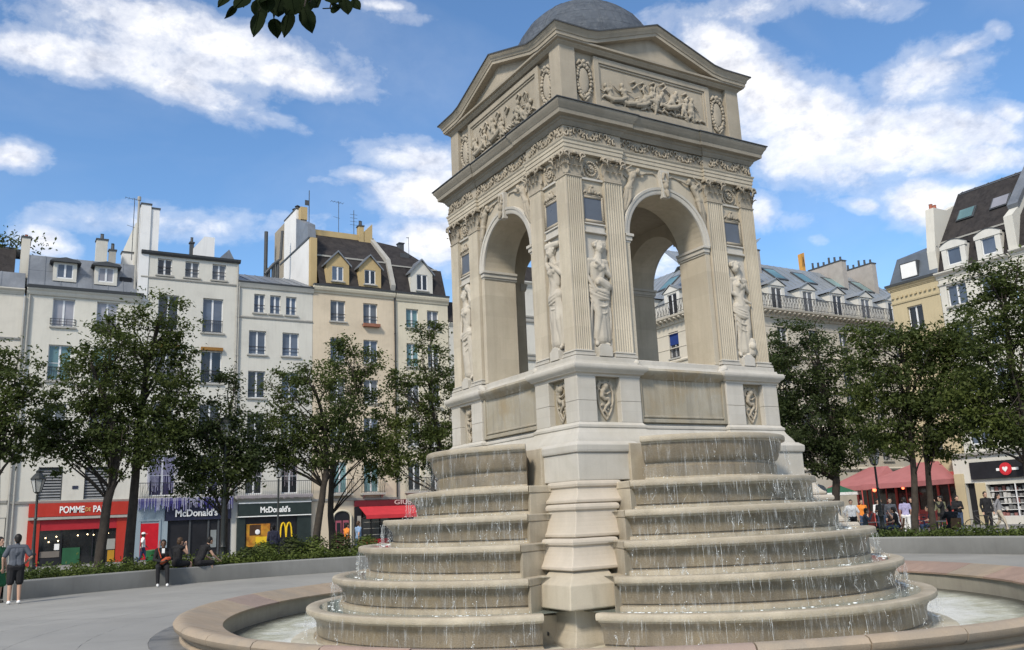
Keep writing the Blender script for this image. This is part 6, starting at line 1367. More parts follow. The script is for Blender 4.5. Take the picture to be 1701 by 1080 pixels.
# ivory house
YR2 = 18.84; B = tag(empty('building', (EX, YR2, 0)), 'ivory house with steep dark mansard, white dormers and red chimney pot', 'building'); F = Face(B, (0, 0, 0), -R90)
for z0, z1 in ((13.35, 14.7), (10.5, 12.2), (7.6, 9.3), (4.7, 6.4)):
    F.window(YR2-18.4, YR2-17.1, z0, z1, PN_BLUE, sill=True); F.window(YR2-16.2, YR2-15.0, z0, z1, PN_BLUE, sill=True)
F.wall(0, 4.75, 0, 15.2, PLE); F.band(-.1, 4.75, cornice_p(15.62, 1.0), PLE); F.band(-.05, 4.75, [(-.02, 14.8), (.08, 14.8), (.1, 14.92), (-.02, 14.95)], PLE, 'string_course')
F.plane_roof(.05, 4.75, [(.0, 15.62), (.75, 17.75)], DTILE, 'mansard_roof', ends=False); F.plane_roof(.05, 4.75, [(.75, 17.75), (3.6, 21.6), (7, 20), (10, 15)], DTILE, 'upper_roof'); m = MB(); m.box(.05, 4.75, .68, .80, 17.70, 17.80); F.mb(m, 'roof_break_flashing', STONES); F.slope(.2, 4.75, (3.45, 21.45), (3.95, 21.75), 5, 1, ZINC)
for (a, b) in ((YR2-18.0, YR2-17.1), (YR2-15.72, YR2-14.85)):
    m = MB()
    for (x0, x1, p, q_) in ((a-.34, a, 15.75, 17.25), (b, b+.34, 15.75, 17.25), (a, b, 15.75, 15.95)): m.box(x0, x1, -.02, .18, p, q_)
    n = 8; arc = [(a-.40+(b-a+.80)*k/n, 17.25+.28*math.sin(math.pi*k/n)) for k in range(n+1)]; m.prism([(a-.40, 17.02)]+[(b+.40, 17.02)]+arc[::-1], 'y', -.06, .18); m.box(a-.34, a-.2, .18, 1.2, 15.8, 17.2); m.box(b+.2, b+.34, .18, 1.2, 15.8, 17.2); d = F.mb(m, 'dormer', HGREY, recalc=True)
    F.window(a, b, 15.95, 17.02, PN_BLUE, 'single', parent=d, recess=.06, hole=False, pname='dormer_window')
    m = MB(); m.prism([(a-.40, 17.25)]+arc[1:-1]+[(b+.40, 17.25)]+[(x, z+.06) for x, z in arc[::-1]], 'y', -.08, 1.3); m.obj('dormer_roof', DGREY, d, recalc=True)
for (y, z, w) in ((18.1, 19.1, 1.2), (15.85, 19.15, 1.2)):
    v = .75+(z-17.75)/1.351; m = MB(); m.add([(0, -.10, .05), (w, -.10, .05), (w, .52, .90), (0, .52, .90), (0, 0, 0), (w, 0, 0), (w, .62, .84), (0, .62, .84)], [(0, 1, 2, 3), (0, 4, 5, 1), (1, 5, 6, 2), (3, 2, 6, 7), (0, 3, 7, 4)]); sk = F.put('roof_window', m.mesh('roof_window', DGREY), YR2-y, v, z)
    m = MB(); m.add([(.1, -.08, .13), (w-.1, -.08, .13), (w-.1, .45, .86), (.1, .45, .86)], [(0, 1, 2, 3)]); link('pane', m.mesh('pane', PN_TEAL if y > 16 else PN_CURT), sk)
m = MB(); m.prism([(.1, 15.7), (.25, 15.7), (3.2, 20.8), (2.0, 20.2), (.6, 20.2), (.1, 17.2)], 'x', -.55, .05); ch = F.mb(m, 'chimney', PLE, recalc=True); 
for k in range(2): MB().lathe([(.13, 0), (.11, .3), (.14, .33)], 8).obj('chimney_pot', TERRA, ch, loc=(-.25, .8+.4*k, 20.2), smooth='auto')
m = MB(); m.tube([(-.7, .3, 17.5), (.1, .3, 17.5)], .03, 5); F.mb(m, 'roof_bracket', DGREY)
# white house further right, with the firewall
YR3 = 14.05; B = tag(empty('building', (EX, YR3, 0)), 'white plaster house with grey firewall at the right edge of the picture', 'building'); F = Face(B, (0, 0, 0), -R90)
for z0 in (4.7, 7.6, 10.5, 13.2):
    for u in (1.2, 3.9, 6.6, 9.3): F.window(u, u+1.15, z0, z0+1.7, PN_BLUE)
F.wall(0, 22, 0, 15.5, PL3); F.band(0, 22, cornice_p(15.8), PL3); F.plane_roof(.5, 22, [(.0, 15.8), (.8, 18.0), (4, 21.5), (10, 16)], DTILE); m = MB(); m.prism([(-.1, 15.6), (-.1, 17.9), (.7, 18.5), (3.8, 22.0), (6, 21.5), (6, 15.6)], 'x', -.04, .5); F.mb(m, 'party_wall', PL3, recalc=True); m = MB(); m.prism([(.7, 18.5), (3.8, 22.0), (3.8, 22.3), (.6, 18.75)], 'x', -.1, .56); F.mb(m, 'parapet_flashing', ZINC, recalc=True)
# white shop wing on the ground floor, projecting a little
SX = EX-.6; B = tag(empty('shop_front', (SX, 19.35, 0)), 'white shop front with black fascia and round red heart emblem', 'shop front'); F = Face(B, (0, 0, 0), -R90); o3 = 19.35
F.holes = [(.62, 1.25, 0, 2.42), (1.9, 7.2, .42, 2.28)]; F.wall(0, 9, 0, 4.05, PLE, .4); F.band(-.15, 9, [(-.02, 4.05), (.2, 4.05), (.24, 4.2), (-.6, 4.25)], STONES, 'coping')
m = MB(); m.box(0, .62, -.06, -.002, 0, 3.0); F.mb(m, 'yellow_pillar', YEL); m = MB(); m.box(1.25, 1.88, -.06, -.002, 0, 2.4); F.mb(m, 'yellow_pillar', YEL)
m = MB(); m.box(.62, 1.25, .3, .34, 0, 2.4); F.mb(m, 'door', NAVY); m = MB(); m.box(1.15, 9, -.16, -.003, 2.62, 3.62); F.mb(m, 'fascia', NAVY)
m = MB(); m.lathe([(.0, 0), (.36, 0), (.36, .05), (.30, .05), (.30, .07), (0, .07)], 24); m.xf(Matrix.Rotation(R90, 4, 'X')); em = F.put('round_emblem', m.mesh('round_emblem', mat('emblem_red', (.55, .03, .04), .5)), 3.35, -.17, 3.12)
ht = MB(); pts = [(0, -.17), (.13, -.03), (.16, .06), (.12, .12), (.05, .12), (0, .06), (-.05, .12), (-.12, .12), (-.16, .06), (-.13, -.03)]; ht.prism(pts, 'y', -.10, -.075); link('heart', ht.mesh('heart', WHITEL), em); link('white_bar', MB().box(-.55, -.37, -.05, -.0, -.09, .06).mesh('white_bar', WHITEL), em); link('white_bar', MB().box(.37, .75, -.05, -.0, -.09, .06).mesh('white_bar', WHITEL), em)
m = MB(); m.box(1.9, 7.2, .45, .5, .42, 2.28); F.mb(m, 'shop_window_back', NAVY); q = random.Random(77); gd = MB()
GOODS = [mat('pale_goods', (.45, .44, .42), .7, .3, 5), mat('grey_goods', (.16, .16, .16), .7, .3, 5), mat('reddish_goods', (.22, .10, .09), .7, .3, 5)]
for r_ in range(5):
    for c in range(22):
        x = 1.98+c*.235; h = q.uniform(.14, .29); gd.box(x, x+q.uniform(.12, .2), .30, .40, .46+.36*r_, .46+.36*r_+h, mi=q.choice((0, 0, 1, 1, 2)))
g_ = gd.obj('display_goods', GOODS, B, loc=F.loc, rot=(0, 0, -R90)); g_['kind'] = 'stuff'
for r_ in range(5): m = MB(); m.box(1.92, 7.15, .25, .44, .43+.36*r_, .455+.36*r_); F.mb(m, 'shelf', WHITEL)
for x in (3.6, 5.4): m = MB(); m.box(x, x+.05, .0, .06, .42, 2.28); F.mb(m, 'window_bar', WFRAME)
m = MB(); m.box(4.3, 4.6, -.7, -.16, 3.2, 3.75); F.mb(m, 'hanging_sign', NAVY)

# ---- cafe: red front and canopy on posts
PINKC = mat('salmon_red_canopy', (.46, .18, .18), .8, .08, 1.2, (.41, .15, .15), .1, trans=((.5, .12, .12), .25)); REDP = mat('salmon_red_paint', (.42, .085, .075), .5, .1, 2)
cf = tag(empty('cafe', (EX-.1, 27.0, 0)), 'red painted cafe front with glazed bays under the canopy', 'cafe'); F = Face(cf, (0, 0, 0), -R90)
for k in range(5):
    u = .1+1.5*k; m = MB(); m.box(u, u+.14, -.12, 0, 0, 3.2); F.mb(m, 'post', REDP); m = MB(); m.box(u+.14, u+1.5, -.10, 0, 0, .95); F.mb(m, 'dado_panel', REDP); m = MB(); m.box(u+.14, u+1.5, -.03, 0, .95, 2.5); F.mb(m, 'pane', SHOPG); m = MB(); m.box(u+.14, u+1.5, -.08, 0, 2.5, 3.2); F.mb(m, 'transom', REDP); m = MB(); m.box(u+.76, u+.84, -.07, -.031, .95, 2.5); F.mb(m, 'glazing_bar', REDP)
can = tag(empty('cafe_canopy', (38.7, 21.4, 0)), 'salmon red fabric cafe canopy with hipped roof and posts', 'canopy')
def fabric(name, pts, fs, th=.012): m = MB(); m.add(pts, fs); return m.obj(name, PINKC, can)
def hip(x0, x1, y0, y1, zt, ze):
    """sloping canopy: high at the wall x1, hipped towards the corners at x0"""
    a, b, c, d = (x0, y0, ze), (x0, y1, ze), (x1, y1, ze+.12), (x1, y0, ze+.12); r0, r1 = (x1, y0+(y1-y0)*.28, zt), (x1, y0+(y1-y0)*.72, zt)
    fabric('canopy_slope', [a, b, r1, r0], [(0, 3, 2, 1)]); fabric('canopy_slope', [b, c, r1], [(0, 2, 1)]); fabric('canopy_slope', [d, a, r0], [(0, 2, 1)])
    for (p, q_) in ((a, b), (b, c), (d, a)): fabric('valance', [p, q_, (q_[0], q_[1], q_[2]-.30), (p[0], p[1], p[2]-.30)], [(0, 1, 2, 3)])
    for p in (a, b): m = MB(); m.tube([(p[0]+.06, p[1], .0), (p[0]+.06, p[1], ze)], .035, 8); m.obj('post', REDP, can)
hip(36.6-38.7, 40.8-38.7, 19.5-21.4, 23.2-21.4, 3.9, 2.65); hip(37.6-38.7, 40.8-38.7, 23.25-21.4, 26.6-21.4, 3.85, 2.62)
m = MB(); m.sphere((36.68-38.7, 22.3-21.4, 2.28), .12, 8, 6); m.obj('heat_lamp', mat('lit_heat_lamp', (1, .2, .1), .5, emit=((1, .15, .06), 3)), can); m = MB(); m.sphere((36.68-38.7, 20.3-21.4, 2.3), .08, 8, 6); m.obj('heat_lamp', MATS['lit_heat_lamp'], can)
gp_ = tag(empty('parasol', (37.6, 25.8, 0)), 'dark green cafe parasol left of the salmon canopy', 'parasol'); m = MB(); m.lathe([(1.5, 2.25), (.05, 2.75)], 8); m.obj('fabric', mat('green_parasol', (.02, .10, .055), .8), gp_); m = MB(); m.lathe([(1.5, 2.25), (1.51, 2.07)], 8); m.obj('valance', mat('white_trim_fabric', (.6, .6, .58), .8, .2, 6), gp_); m = MB(); m.tube([(0, 0, 0), (0, 0, 2.85)], .03, 8); m.obj('pole', DGREY, gp_)
# ---- dim blocks closing the streets between and behind
for (x0, x1, y0, y1, h, lb, m_) in ((51, 75, 34, 60, 17, 'plain stone house closing the side street behind the yellow corner', HSTONE), (-60, -24, 46, 60, 17, 'plain cream house beyond the left edge of the row', PL0)):
    b_ = tag(empty('building', (x0, y0, 0)), lb, 'building'); m = MB(); m.box(0, x1-x0, 0, y1-y0, 0, h); m.obj('wall', m_, b_); m = MB(); m.prism([(0, h), (x1-x0, h), (x1-x0-1.5, h+3), (1.5, h+3)], 'y', .2, y1-y0); m.obj('roof', ZINC, b_, recalc=True)
# ================================================================ trees
TREES = [
 ((-10.02, 16.12), [(0, 0, 0.2), (-0.07, 0.0, 3.26), (-0.12, 0.0, 5.18)], [(0.18, -0.0, 5.19, 0.89, 1.07), (-0.46, 0.0, 6.06, 1.23, 1.41), (0.28, -0.0, 6.45, 0.68, 0.86), (-0.1, 0.0, 4.3, 0.97, 0.62)], 'bushy tree at the left edge of the picture in front of the corner house'),
 ((-7.14, 17.28), [(0, 0, 0.2), (0.14, -0.01, 2.33), (0.35, -0.03, 3.74), (0.14, -0.01, 5.38), (-0.57, 0.05, 7.14)], [(-0.52, 0.05, 6.35, 1.35, 1.16), (-0.97, 0.09, 5.18, 1.19, 1.05), (0.23, -0.02, 5.38, 1.17, 1.17), (-1.18, 0.11, 4.33, 0.86, 0.8), (0.64, -0.06, 4.31, 1.08, 0.88), (-0.33, 0.03, 7.55, 0.97, 0.87), (-1.62, 0.16, 4.8, 0.53, 0.66)], 'tree with a trunk leaning right before the red sandwich shop'),
 ((-6.15, 18.14), [(0, 0, 0.2), (0.04, -0.01, 2.91), (0.12, -0.01, 5.3), (0.29, -0.04, 7.37), (0.67, -0.08, 9.09)], [(0.71, -0.09, 9.09, 0.74, 0.7), (0.04, -0.01, 8.2, 1.18, 0.98), (1.3, -0.16, 8.04, 0.74, 0.99), (0.49, -0.06, 6.54, 1.53, 1.23), (-0.38, 0.05, 7.14, 1.21, 1.01), (1.2, -0.15, 5.51, 1.03, 1.13), (0.38, -0.05, 4.9, 1.43, 1.02), (1.55, -0.19, 6.56, 0.54, 0.83), (-0.72, 0.09, 8.49, 0.7, 0.6)], 'tallest left tree, straight trunk, in front of the tall white house'),
 ((-3.1, 18.47), [(0, 0, 0.2), (0.02, -0.01, 2.64), (0.06, -0.01, 4.11), (0.1, -0.02, 5.61)], [(-0.06, 0.01, 4.11, 1.33, 1.08), (-0.8, 0.18, 4.65, 1.03, 0.96), (0.48, -0.11, 4.96, 0.87, 1.04), (-0.33, 0.07, 5.39, 1.07, 0.86), (-1.06, 0.23, 3.71, 0.64, 0.68), (0.71, -0.16, 3.78, 0.69, 0.76), (-0.56, 0.12, 3.08, 0.86, 0.47), (0.04, -0.01, 6.7, 0.43, 0.75)], 'dense dark tree beside the tall street lamp before the burger shop'),
 ((0.19, 18.76), [(0, 0, 0.2), (0.24, -0.08, 2.11), (0.46, -0.15, 3.88), (0.39, -0.13, 5.47), (-0.04, 0.01, 6.87)], [(-0.03, 0.01, 5.71, 1.65, 1.19), (-0.89, 0.28, 6.64, 1.09, 0.91), (-1.08, 0.34, 5.05, 0.95, 1.02), (0.82, -0.26, 4.78, 1.27, 1.04), (-0.34, 0.11, 4.13, 1.25, 0.68), (-1.69, 0.54, 4.5, 0.59, 0.68), (0.17, -0.05, 7.21, 0.96, 0.64)], 'tree with a trunk leaning right in front of the pale grey house'),
 ((1.43, 20.25), [(0, 0, 0.2), (-0.05, 0.02, 2.59), (0.01, -0.0, 3.99), (0.51, -0.17, 5.9), (1.08, -0.37, 7.12)], [(1.07, -0.37, 5.65, 1.27, 1.34), (1.52, -0.52, 4.19, 1.1, 0.93), (0.51, -0.17, 7.13, 0.92, 0.83), (1.31, -0.45, 8.12, 0.88, 0.58), (0.44, -0.15, 8.12, 0.63, 0.73), (1.98, -0.68, 5.14, 0.68, 0.98), (0.3, -0.1, 8.83, 0.34, 0.39)], 'straight slim tree standing behind the leaning one, before the peach house'),
 ((5.17, 17.8), [(0, 0, 0.2), (0.01, -0.01, 2.39), (-0.2, 0.1, 4.51), (-0.43, 0.21, 6.68)], [(-0.41, 0.2, 7.91, 0.91, 0.96), (-0.97, 0.47, 6.7, 1.01, 1.2), (-0.0, 0.0, 6.43, 0.96, 1.44), (-1.0, 0.49, 4.78, 1.2, 1.32), (-0.05, 0.03, 4.27, 0.96, 1.32), (-1.65, 0.81, 3.86, 0.67, 0.67), (-1.51, 0.74, 6.97, 0.53, 0.67), (-0.5, 0.24, 9.03, 0.77, 0.43)], "tree half hidden by the fountain's left basins"),
 ((17.02, 9.21), [(0, 0, 0.2), (0.16, -0.19, 2.41), (0.21, -0.25, 4.66), (0.08, -0.1, 6.78)], [(-0.04, 0.05, 7.03, 1.62, 1.39), (-0.4, 0.48, 8.05, 1.05, 0.7), (-0.82, 0.98, 6.2, 1.17, 1.4), (0.43, -0.52, 5.79, 1.38, 1.38), (-0.36, 0.43, 4.5, 1.74, 1.28), (0.59, -0.7, 4.17, 1.14, 1.14), (-0.82, 0.98, 4.09, 1.05, 1.05), (-0.16, 0.2, 3.34, 1.39, 0.69)], 'broad dark tree just right of the pavilion, before the balcony building'),
 ((15.9, 5.14), [(0, 0, 0.2), (0.13, -0.18, 1.82), (0.21, -0.29, 3.78), (0.27, -0.37, 5.8), (0.19, -0.27, 7.06)], [(0.04, -0.06, 6.46, 1.22, 1.02), (-0.36, 0.51, 5.49, 1.13, 1.13), (0.39, -0.55, 5.37, 1.11, 1.11), (0.32, -0.44, 6.9, 0.7, 0.6), (-0.23, 0.32, 4.24, 1.22, 1.02), (0.41, -0.57, 4.15, 0.9, 1.0), (-0.36, 0.5, 7.17, 0.82, 0.53), (0.8, -1.12, 6.52, 0.68, 0.9), (-0.24, 0.34, 3.33, 1.02, 0.45)], 'slim tree in front of the salmon canopy, left one of the close pair'),
 ((16.84, 5.08), [(0, 0, 0.2), (0.05, -0.07, 1.8), (0.08, -0.11, 3.6), (0.47, -0.69, 5.38), (0.91, -1.32, 6.95)], [(0.85, -1.23, 6.13, 1.11, 1.21), (0.63, -0.91, 6.9, 0.6, 0.6), (1.14, -1.66, 7.31, 0.9, 0.9), (0.62, -0.9, 4.53, 1.01, 1.01), (1.07, -1.55, 5.07, 0.9, 1.2), (0.42, -0.62, 3.35, 0.69, 0.53)], 'slim leaning tree in front of the salmon canopy, right one of the close pair'),
 ((15.9, 1.28), [(0, 0, 0.2), (0.09, -0.15, 2.0), (0.12, -0.22, 3.75), (0.1, -0.17, 5.56), (0.13, -0.22, 7.04)], [(0.05, -0.08, 7.07, 1.08, 0.99), (0.37, -0.66, 8.28, 0.81, 0.63), (-0.04, 0.08, 8.05, 0.82, 0.65), (0.28, -0.49, 5.88, 1.16, 1.25), (-0.21, 0.37, 5.64, 1.09, 1.09), (-0.24, 0.42, 4.18, 1.09, 0.91), (0.14, -0.24, 3.93, 1.07, 0.89), (-0.55, 0.98, 4.79, 0.73, 0.92), (-0.21, 0.38, 3.36, 0.99, 0.43), (0.66, -1.16, 6.88, 1.06, 1.41)], 'large leafy tree at the right edge before the ivory house'),
 ((17.35, 12.21), [(0, 0, 0.2), (0.22, -0.23, 2.56), (0.44, -0.47, 4.49)], [(0.55, -0.59, 4.98, 0.99, 1.24), (0.34, -0.36, 6.5, 0.75, 1.5), (0.8, -0.86, 3.97, 0.99, 0.87), (0.59, -0.63, 7.74, 0.6, 0.99)], "smaller dark tree right behind the pavilion's right corner"),
]

def make_tree(pos, path, blobs, label, seed, group='trees round the square', material=None, leaf=.14, dens=1.0, tr=.15):
    root = empty('tree', (pos[0], pos[1], .30), label=label, cat='tree', group=group); q = random.Random(seed); r = np.random.default_rng(seed)
    P = [Vector(p) for p in path]; m = MB(); n = len(P); dense = []
    for i in range(n-1):
        for k in range(4): t = k/4; dense.append(P[i].lerp(P[i+1], t))
    dense.append(P[-1]); L = len(dense); jit = [p+Vector((q.uniform(-.02, .02), q.uniform(-.02, .02), 0)) for p in dense]
    m.tube(jit, [tr*(1.25 if k == 0 else 1-.75*k/L) for k in range(L)], 9); m.obj('trunk', BARK, root, smooth=True, loc=(0, 0, -.30))
    tw = MB(); pts = []
    for (x, y, z, rx, rz) in blobs:
        c = Vector((x, y, z)); zs = max(1.6, z-rz*1.5-.4*abs(x)); base = min(dense, key=lambda p: abs(p.z-zs)+(0 if p.z < z else 5))
        nb = 3
        for b in range(nb):
            e = c+Vector((q.uniform(-.75, .75)*rx, q.uniform(-.75, .75)*rx, q.uniform(-.3, .85)*rz)); mid = base.lerp(e, .5)+Vector((q.uniform(-.15, .15), q.uniform(-.15, .15), -.12+q.uniform(0, .2)))
            tw.tube([base, base.lerp(mid, .5)+Vector((0, 0, .06)), mid, e], [tr*.26, tr*.20, tr*.14, tr*.05], 5)
            for s in range(4):
                st = mid.lerp(e, q.random()); tw.tube([st, st+Vector((q.uniform(-.5, .5)*rx, q.uniform(-.5, .5)*rx, q.uniform(-.1, .6)*rz))], [tr*.09, tr*.03], 4)
        vol = rx*rz; low = 1.75 if z < 5.4 else 1.15; nc = int(15*vol*dens*low)+6
        d = r.normal(size=(nc, 3)); d /= np.linalg.norm(d, axis=1, keepdims=True); d *= r.uniform(.25, 1.0, (nc, 1))**.5
        cen = d*np.array([rx*1.02, rx*.9, rz*1.02])+np.array([x, y, z]); per = 56
        sp = r.normal(size=(nc, per, 3))*np.array([.22, .22, .12])*r.uniform(.45, 1.35, (nc, 1, 1)); pts.append((cen[:, None, :]+sp).reshape(-1, 3))
        ns = int(75*vol); d = r.normal(size=(ns, 3)); d /= np.linalg.norm(d, axis=1, keepdims=True); pts.append(d*np.array([rx, rx*.9, rz])*r.uniform(.85, 1.32, (ns, 1))+np.array([x, y, z]))
    tw.obj('limb', BARK, root, smooth=True, loc=(0, 0, -.30))
    A_ = np.concatenate(pts); cen = A_.mean(axis=0); N = (A_-cen)*.25+r.normal(size=A_.shape)*.75+np.array([0, 0, .75])
    link('crown', leaf_mesh('crown', A_, N, leaf, .55, material or LEAFA, seed), root, loc=(0, 0, -.30)); return root
for i, (pos, path, blobs, label) in enumerate(TREES): make_tree(pos, path, blobs, label, 20+i, material=LEAFA if i not in (3, 7, 11) else LEAFB, dens=1.0 if i < 7 else 1.15, tr=(.19, .17, .17, .15, .16, .14, .15, .18, .13, .12, .19, .14)[i])
for k, (a, rr, h, r_, lb) in enumerate([(92, 17.6, .75, .55, 'rounded green shrub right of the tall lamp in the planter'), (89, 17.4, .9, .5, 'taller leafy shrub left of the leaning tree trunk'), (86.2, 17.5, .85, .55, 'dense shrub just before the leaning tree trunk'), (83, 17.6, .95, .45, 'feathery shrub between the two close tree trunks'), (80, 17.4, .8, .55, 'low spreading shrub near the cascade, end of the left planter'), (94.5, 17.2, .6, .45, 'small shrub beside the tall lamp base')]):
    shrub(PCX+rr*math.cos(rad(a)), PCY+rr*math.sin(rad(a)), h, r_, 60+k, lb, 'shrubs in the planter', LEAFB if k % 2 else LEAFC)
# tree beside the photographer, of which one leafy branch hangs into the picture
nt = empty('tree', (-16.2, -9.4, 0), label='near tree whose dark leafy branch hangs in at the top', cat='tree')
DARKL = mat('overhanging_leaf', (.009, .015, .005), .85, .3, 3.0, spec=.06, trans=((.02, .035, .008), .15))  # near-black leaf colour carries the shade of the hanging silhouettes
m = MB(); m.tube([(0, 0, -.1), (.05, .02, 1.5), (.15, -.05, 3.2), (.1, 0, 5.0), (-.2, .1, 7.5)], [.26, .20, .17, .14, .06], 10); m.obj('trunk', BARK, nt, smooth=True)
m = MB(); m.tube([(.15, -.05, 3.4), (2.6, -.15, 4.5), (5.0, -.25, 5.0), (6.9, -.25, 4.7), (7.45, -.35, 4.5)], [.09, .07, .045, .022, .008], 7); m.obj('limb', BARK, nt, smooth=True)
r = np.random.default_rng(5); d = r.normal(size=(5200, 3)); d /= np.linalg.norm(d, axis=1, keepdims=True); d *= r.uniform(.3, 1, (5200, 1))**.4
link('crown', leaf_mesh('crown', d*np.array([1.9, 1.9, 1.8])+np.array([-.4, -.3, 7.4]), d+np.array([0, 0, .8]), .17, .6, LEAFA, 4), nt)
def big_leaf(w, l):
    m = MB(); n = 7; prof = [(0, .0), (.06, .26), (.2, .44), (.38, .5), (.58, .43), (.78, .26), (.92, .09), (1.0, .0)]
    for t, ww in prof:
        for s in (-1, -.5, 0, .5, 1): m.v.append((s*ww*w, .05*l*abs(s)-.10*l*t*t, -t*l))
    for i in range(len(prof)-1):
        for k in range(4): m.f.append((i*5+k, i*5+k+1, (i+1)*5+k+1, (i+1)*5+k)); m.mi.append(0)
    m.tube([(0, 0, .05), (0, -.001, 0), (0, -.03*l, -.5*l), (0, -.10*l, -l)], [.003, .003, .002, .001], 4)
    return m.mesh('leaf', DARKL, True)
LEAVES = [(5.0, -0.221, 3.978, 0.128, 0.072, 8), (5.147, 0.074, 4.146, 0.097, 0.067, -12), (5.2, -0.009, 4.154, 0.144, 0.072, 6), (5.195, -0.276, 4.02, 0.136, 0.073, -16), (4.943, -0.007, 4.115, 0.081, 0.041, 40), (5.329, -0.251, 4.066, 0.075, 0.046, -70), (5.416, -0.21, 4.174, 0.101, 0.065, -8), (5.471, -0.17, 4.206, 0.078, 0.048, -30), (4.942, -0.227, 4.044, 0.111, 0.072, 20), (5.006, -0.3, 4.026, 0.121, 0.077, -6), (5.171, 0.024, 4.259, 0.139, 0.091, 14), (5.188, -0.198, 4.146, 0.133, 0.081, -10), (5.297, -0.087, 4.224, 0.12, 0.072, -30), (5.227, -0.444, 4.013, 0.093, 0.06, -60), (4.903, -0.025, 4.164, 0.104, 0.064, 16), (5.048, 0.042, 4.207, 0.119, 0.078, -20), (5.153, -0.271, 4.037, 0.113, 0.073, 25), (5.166, 0.092, 4.257, 0.122, 0.086, -5), (5.306, -0.01, 4.231, 0.104, 0.067, 5), (5.027, -0.32, 4.061, 0.137, 0.082, 10), (5.097, -0.365, 4.064, 0.137, 0.082, -10), (5.238, -0.179, 4.211, 0.134, 0.082, 20), (5.001, 0.165, 4.343, 0.135, 0.086, -10), (5.341, -0.32, 4.146, 0.103, 0.069, 10), (5.266, -0.367, 4.12, 0.112, 0.073, -40)]
for (x, y, z, l, w, t) in LEAVES:
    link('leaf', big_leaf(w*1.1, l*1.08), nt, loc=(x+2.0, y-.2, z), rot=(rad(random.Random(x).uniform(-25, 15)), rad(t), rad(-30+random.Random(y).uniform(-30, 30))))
m = MB()
for (x, y, z, l, w, t) in LEAVES: m.tube([(x+2.0, y-.2, z), (x+2.02, y-.2, z+.10), (7.0, -.3, 4.68)], [.004, .005, .007], 4)
tw_ = m.obj('twigs', BARK, nt); tw_['kind'] = 'stuff'
# ================================================================ lamps, furniture, people
IRON = mat('dark_green_iron', (.022, .026, .025), .45, .2, 4, spec=.45); LGLASS = mat('frosted_lamp_glass', (.42, .43, .42), .25, .15, 5, spec=.5)
def lantern(root, z, s=1.0, x=0.0):
    m = MB(); m.lathe([(.05, 0), (.09, .03), (.12, .06)], 6, c=(x, 0, z)); m.lathe([(.225*s, .50*s), (.27*s, .52*s), (.20*s, .62*s), (.09*s, .74*s), (.10*s, .80*s), (.03*s, .86*s), (.008, .96*s)], 12, c=(x, 0, z))
    for k in range(6): a = k*math.pi/3; m.tube([(x+.12*math.cos(a), .12*math.sin(a), z+.06), (x+.235*s*math.cos(a), .235*s*math.sin(a), z+.51*s)], .013, 4)
    o = m.obj('lantern', IRON, root)
    for k in range(6):
        a, b = k*math.pi/3+.04, (k+1)*math.pi/3-.04; g = MB(); g.add([(x+.115*math.cos(a), .115*math.sin(a), z+.065), (x+.115*math.cos(b), .115*math.sin(b), z+.065), (x+.225*s*math.cos(b), .225*s*math.sin(b), z+.5*s), (x+.225*s*math.cos(a), .225*s*math.sin(a), z+.5*s)], [(0, 1, 2, 3)]); g.obj('lamp_pane', LGLASS, o)
    return o
def lamp(x, y, h, label, base=True, r=.045):
    root = empty('street_lamp', (x, y, 0), label=label, cat='street lamp', group='street lamps round the square'); m = MB()
    pr = [(.16, 0), (.16, .12), (.12, .16), (.11, .55), (.14, .60), (.10, .66), (.085, 1.0), (.11, 1.04), (.075, 1.10), (r*1.3, 1.3), (r, h-.9), (r*1.6, h-.88), (r, h-.84), (r*.9, h-.02)]
    if not base: pr = [(.07, 0), (.07, .5), (r, .55), (r, h-.02)]
    m.lathe(pr, 12); m.obj('post', IRON, root, smooth='auto'); lantern(root, h); return root
lamp(-8.75, 22.49, 3.15, 'slim street lamp standing left in front of the red sandwich shop')
L2 = lamp(-3.18, 18.15, 4.75, 'tall ornate street lamp with scroll arms beside the dense dark tree', True, .06)
m = MB()
for s in (-1, 1):
    m.tube([(0, 0, 4.2), (s*.35, 0, 4.75), (s*.75, 0, 4.85), (s*.95, 0, 4.55), (s*.8, 0, 4.4)], [.03, .028, .024, .02, .012], 6); m.tube([(0, 0, 4.95), (s*.25, 0, 5.3), (s*.2, 0, 5.9)], [.02, .018, .012], 5)
m.obj('scroll_arm', IRON, L2, smooth=True)
lamp(1.70, 28.91, 3.9, 'slim dark lamp post in front of the dark green burger shop', False, .05)
lamp(17.15, 10.05, 4.55, 'street lamp with lantern against the dark tree right of the pavilion', True, .05)
lamp(20.17, 9.51, 3.0, 'slim street lamp in front of the salmon canopy')
sg = empty('road_sign', (20.31, 12.52, 0), rad(-35), 'round road sign seen from behind near the fountain right edge', 'road sign'); m = MB(); m.tube([(0, 0, 0), (0, 0, 2.45)], .03, 8); m.obj('post', DGREY, sg); m = MB(); m.lathe([(0, 0), (.30, 0), (.31, .02), (0, .02)], 24); m.xf(Matrix.Rotation(R90, 4, 'X')); m.obj('sign_disc', mat('grey_sign_back', (.25, .26, .27), .4, metal=.3), sg, loc=(0, -.04, 2.1))

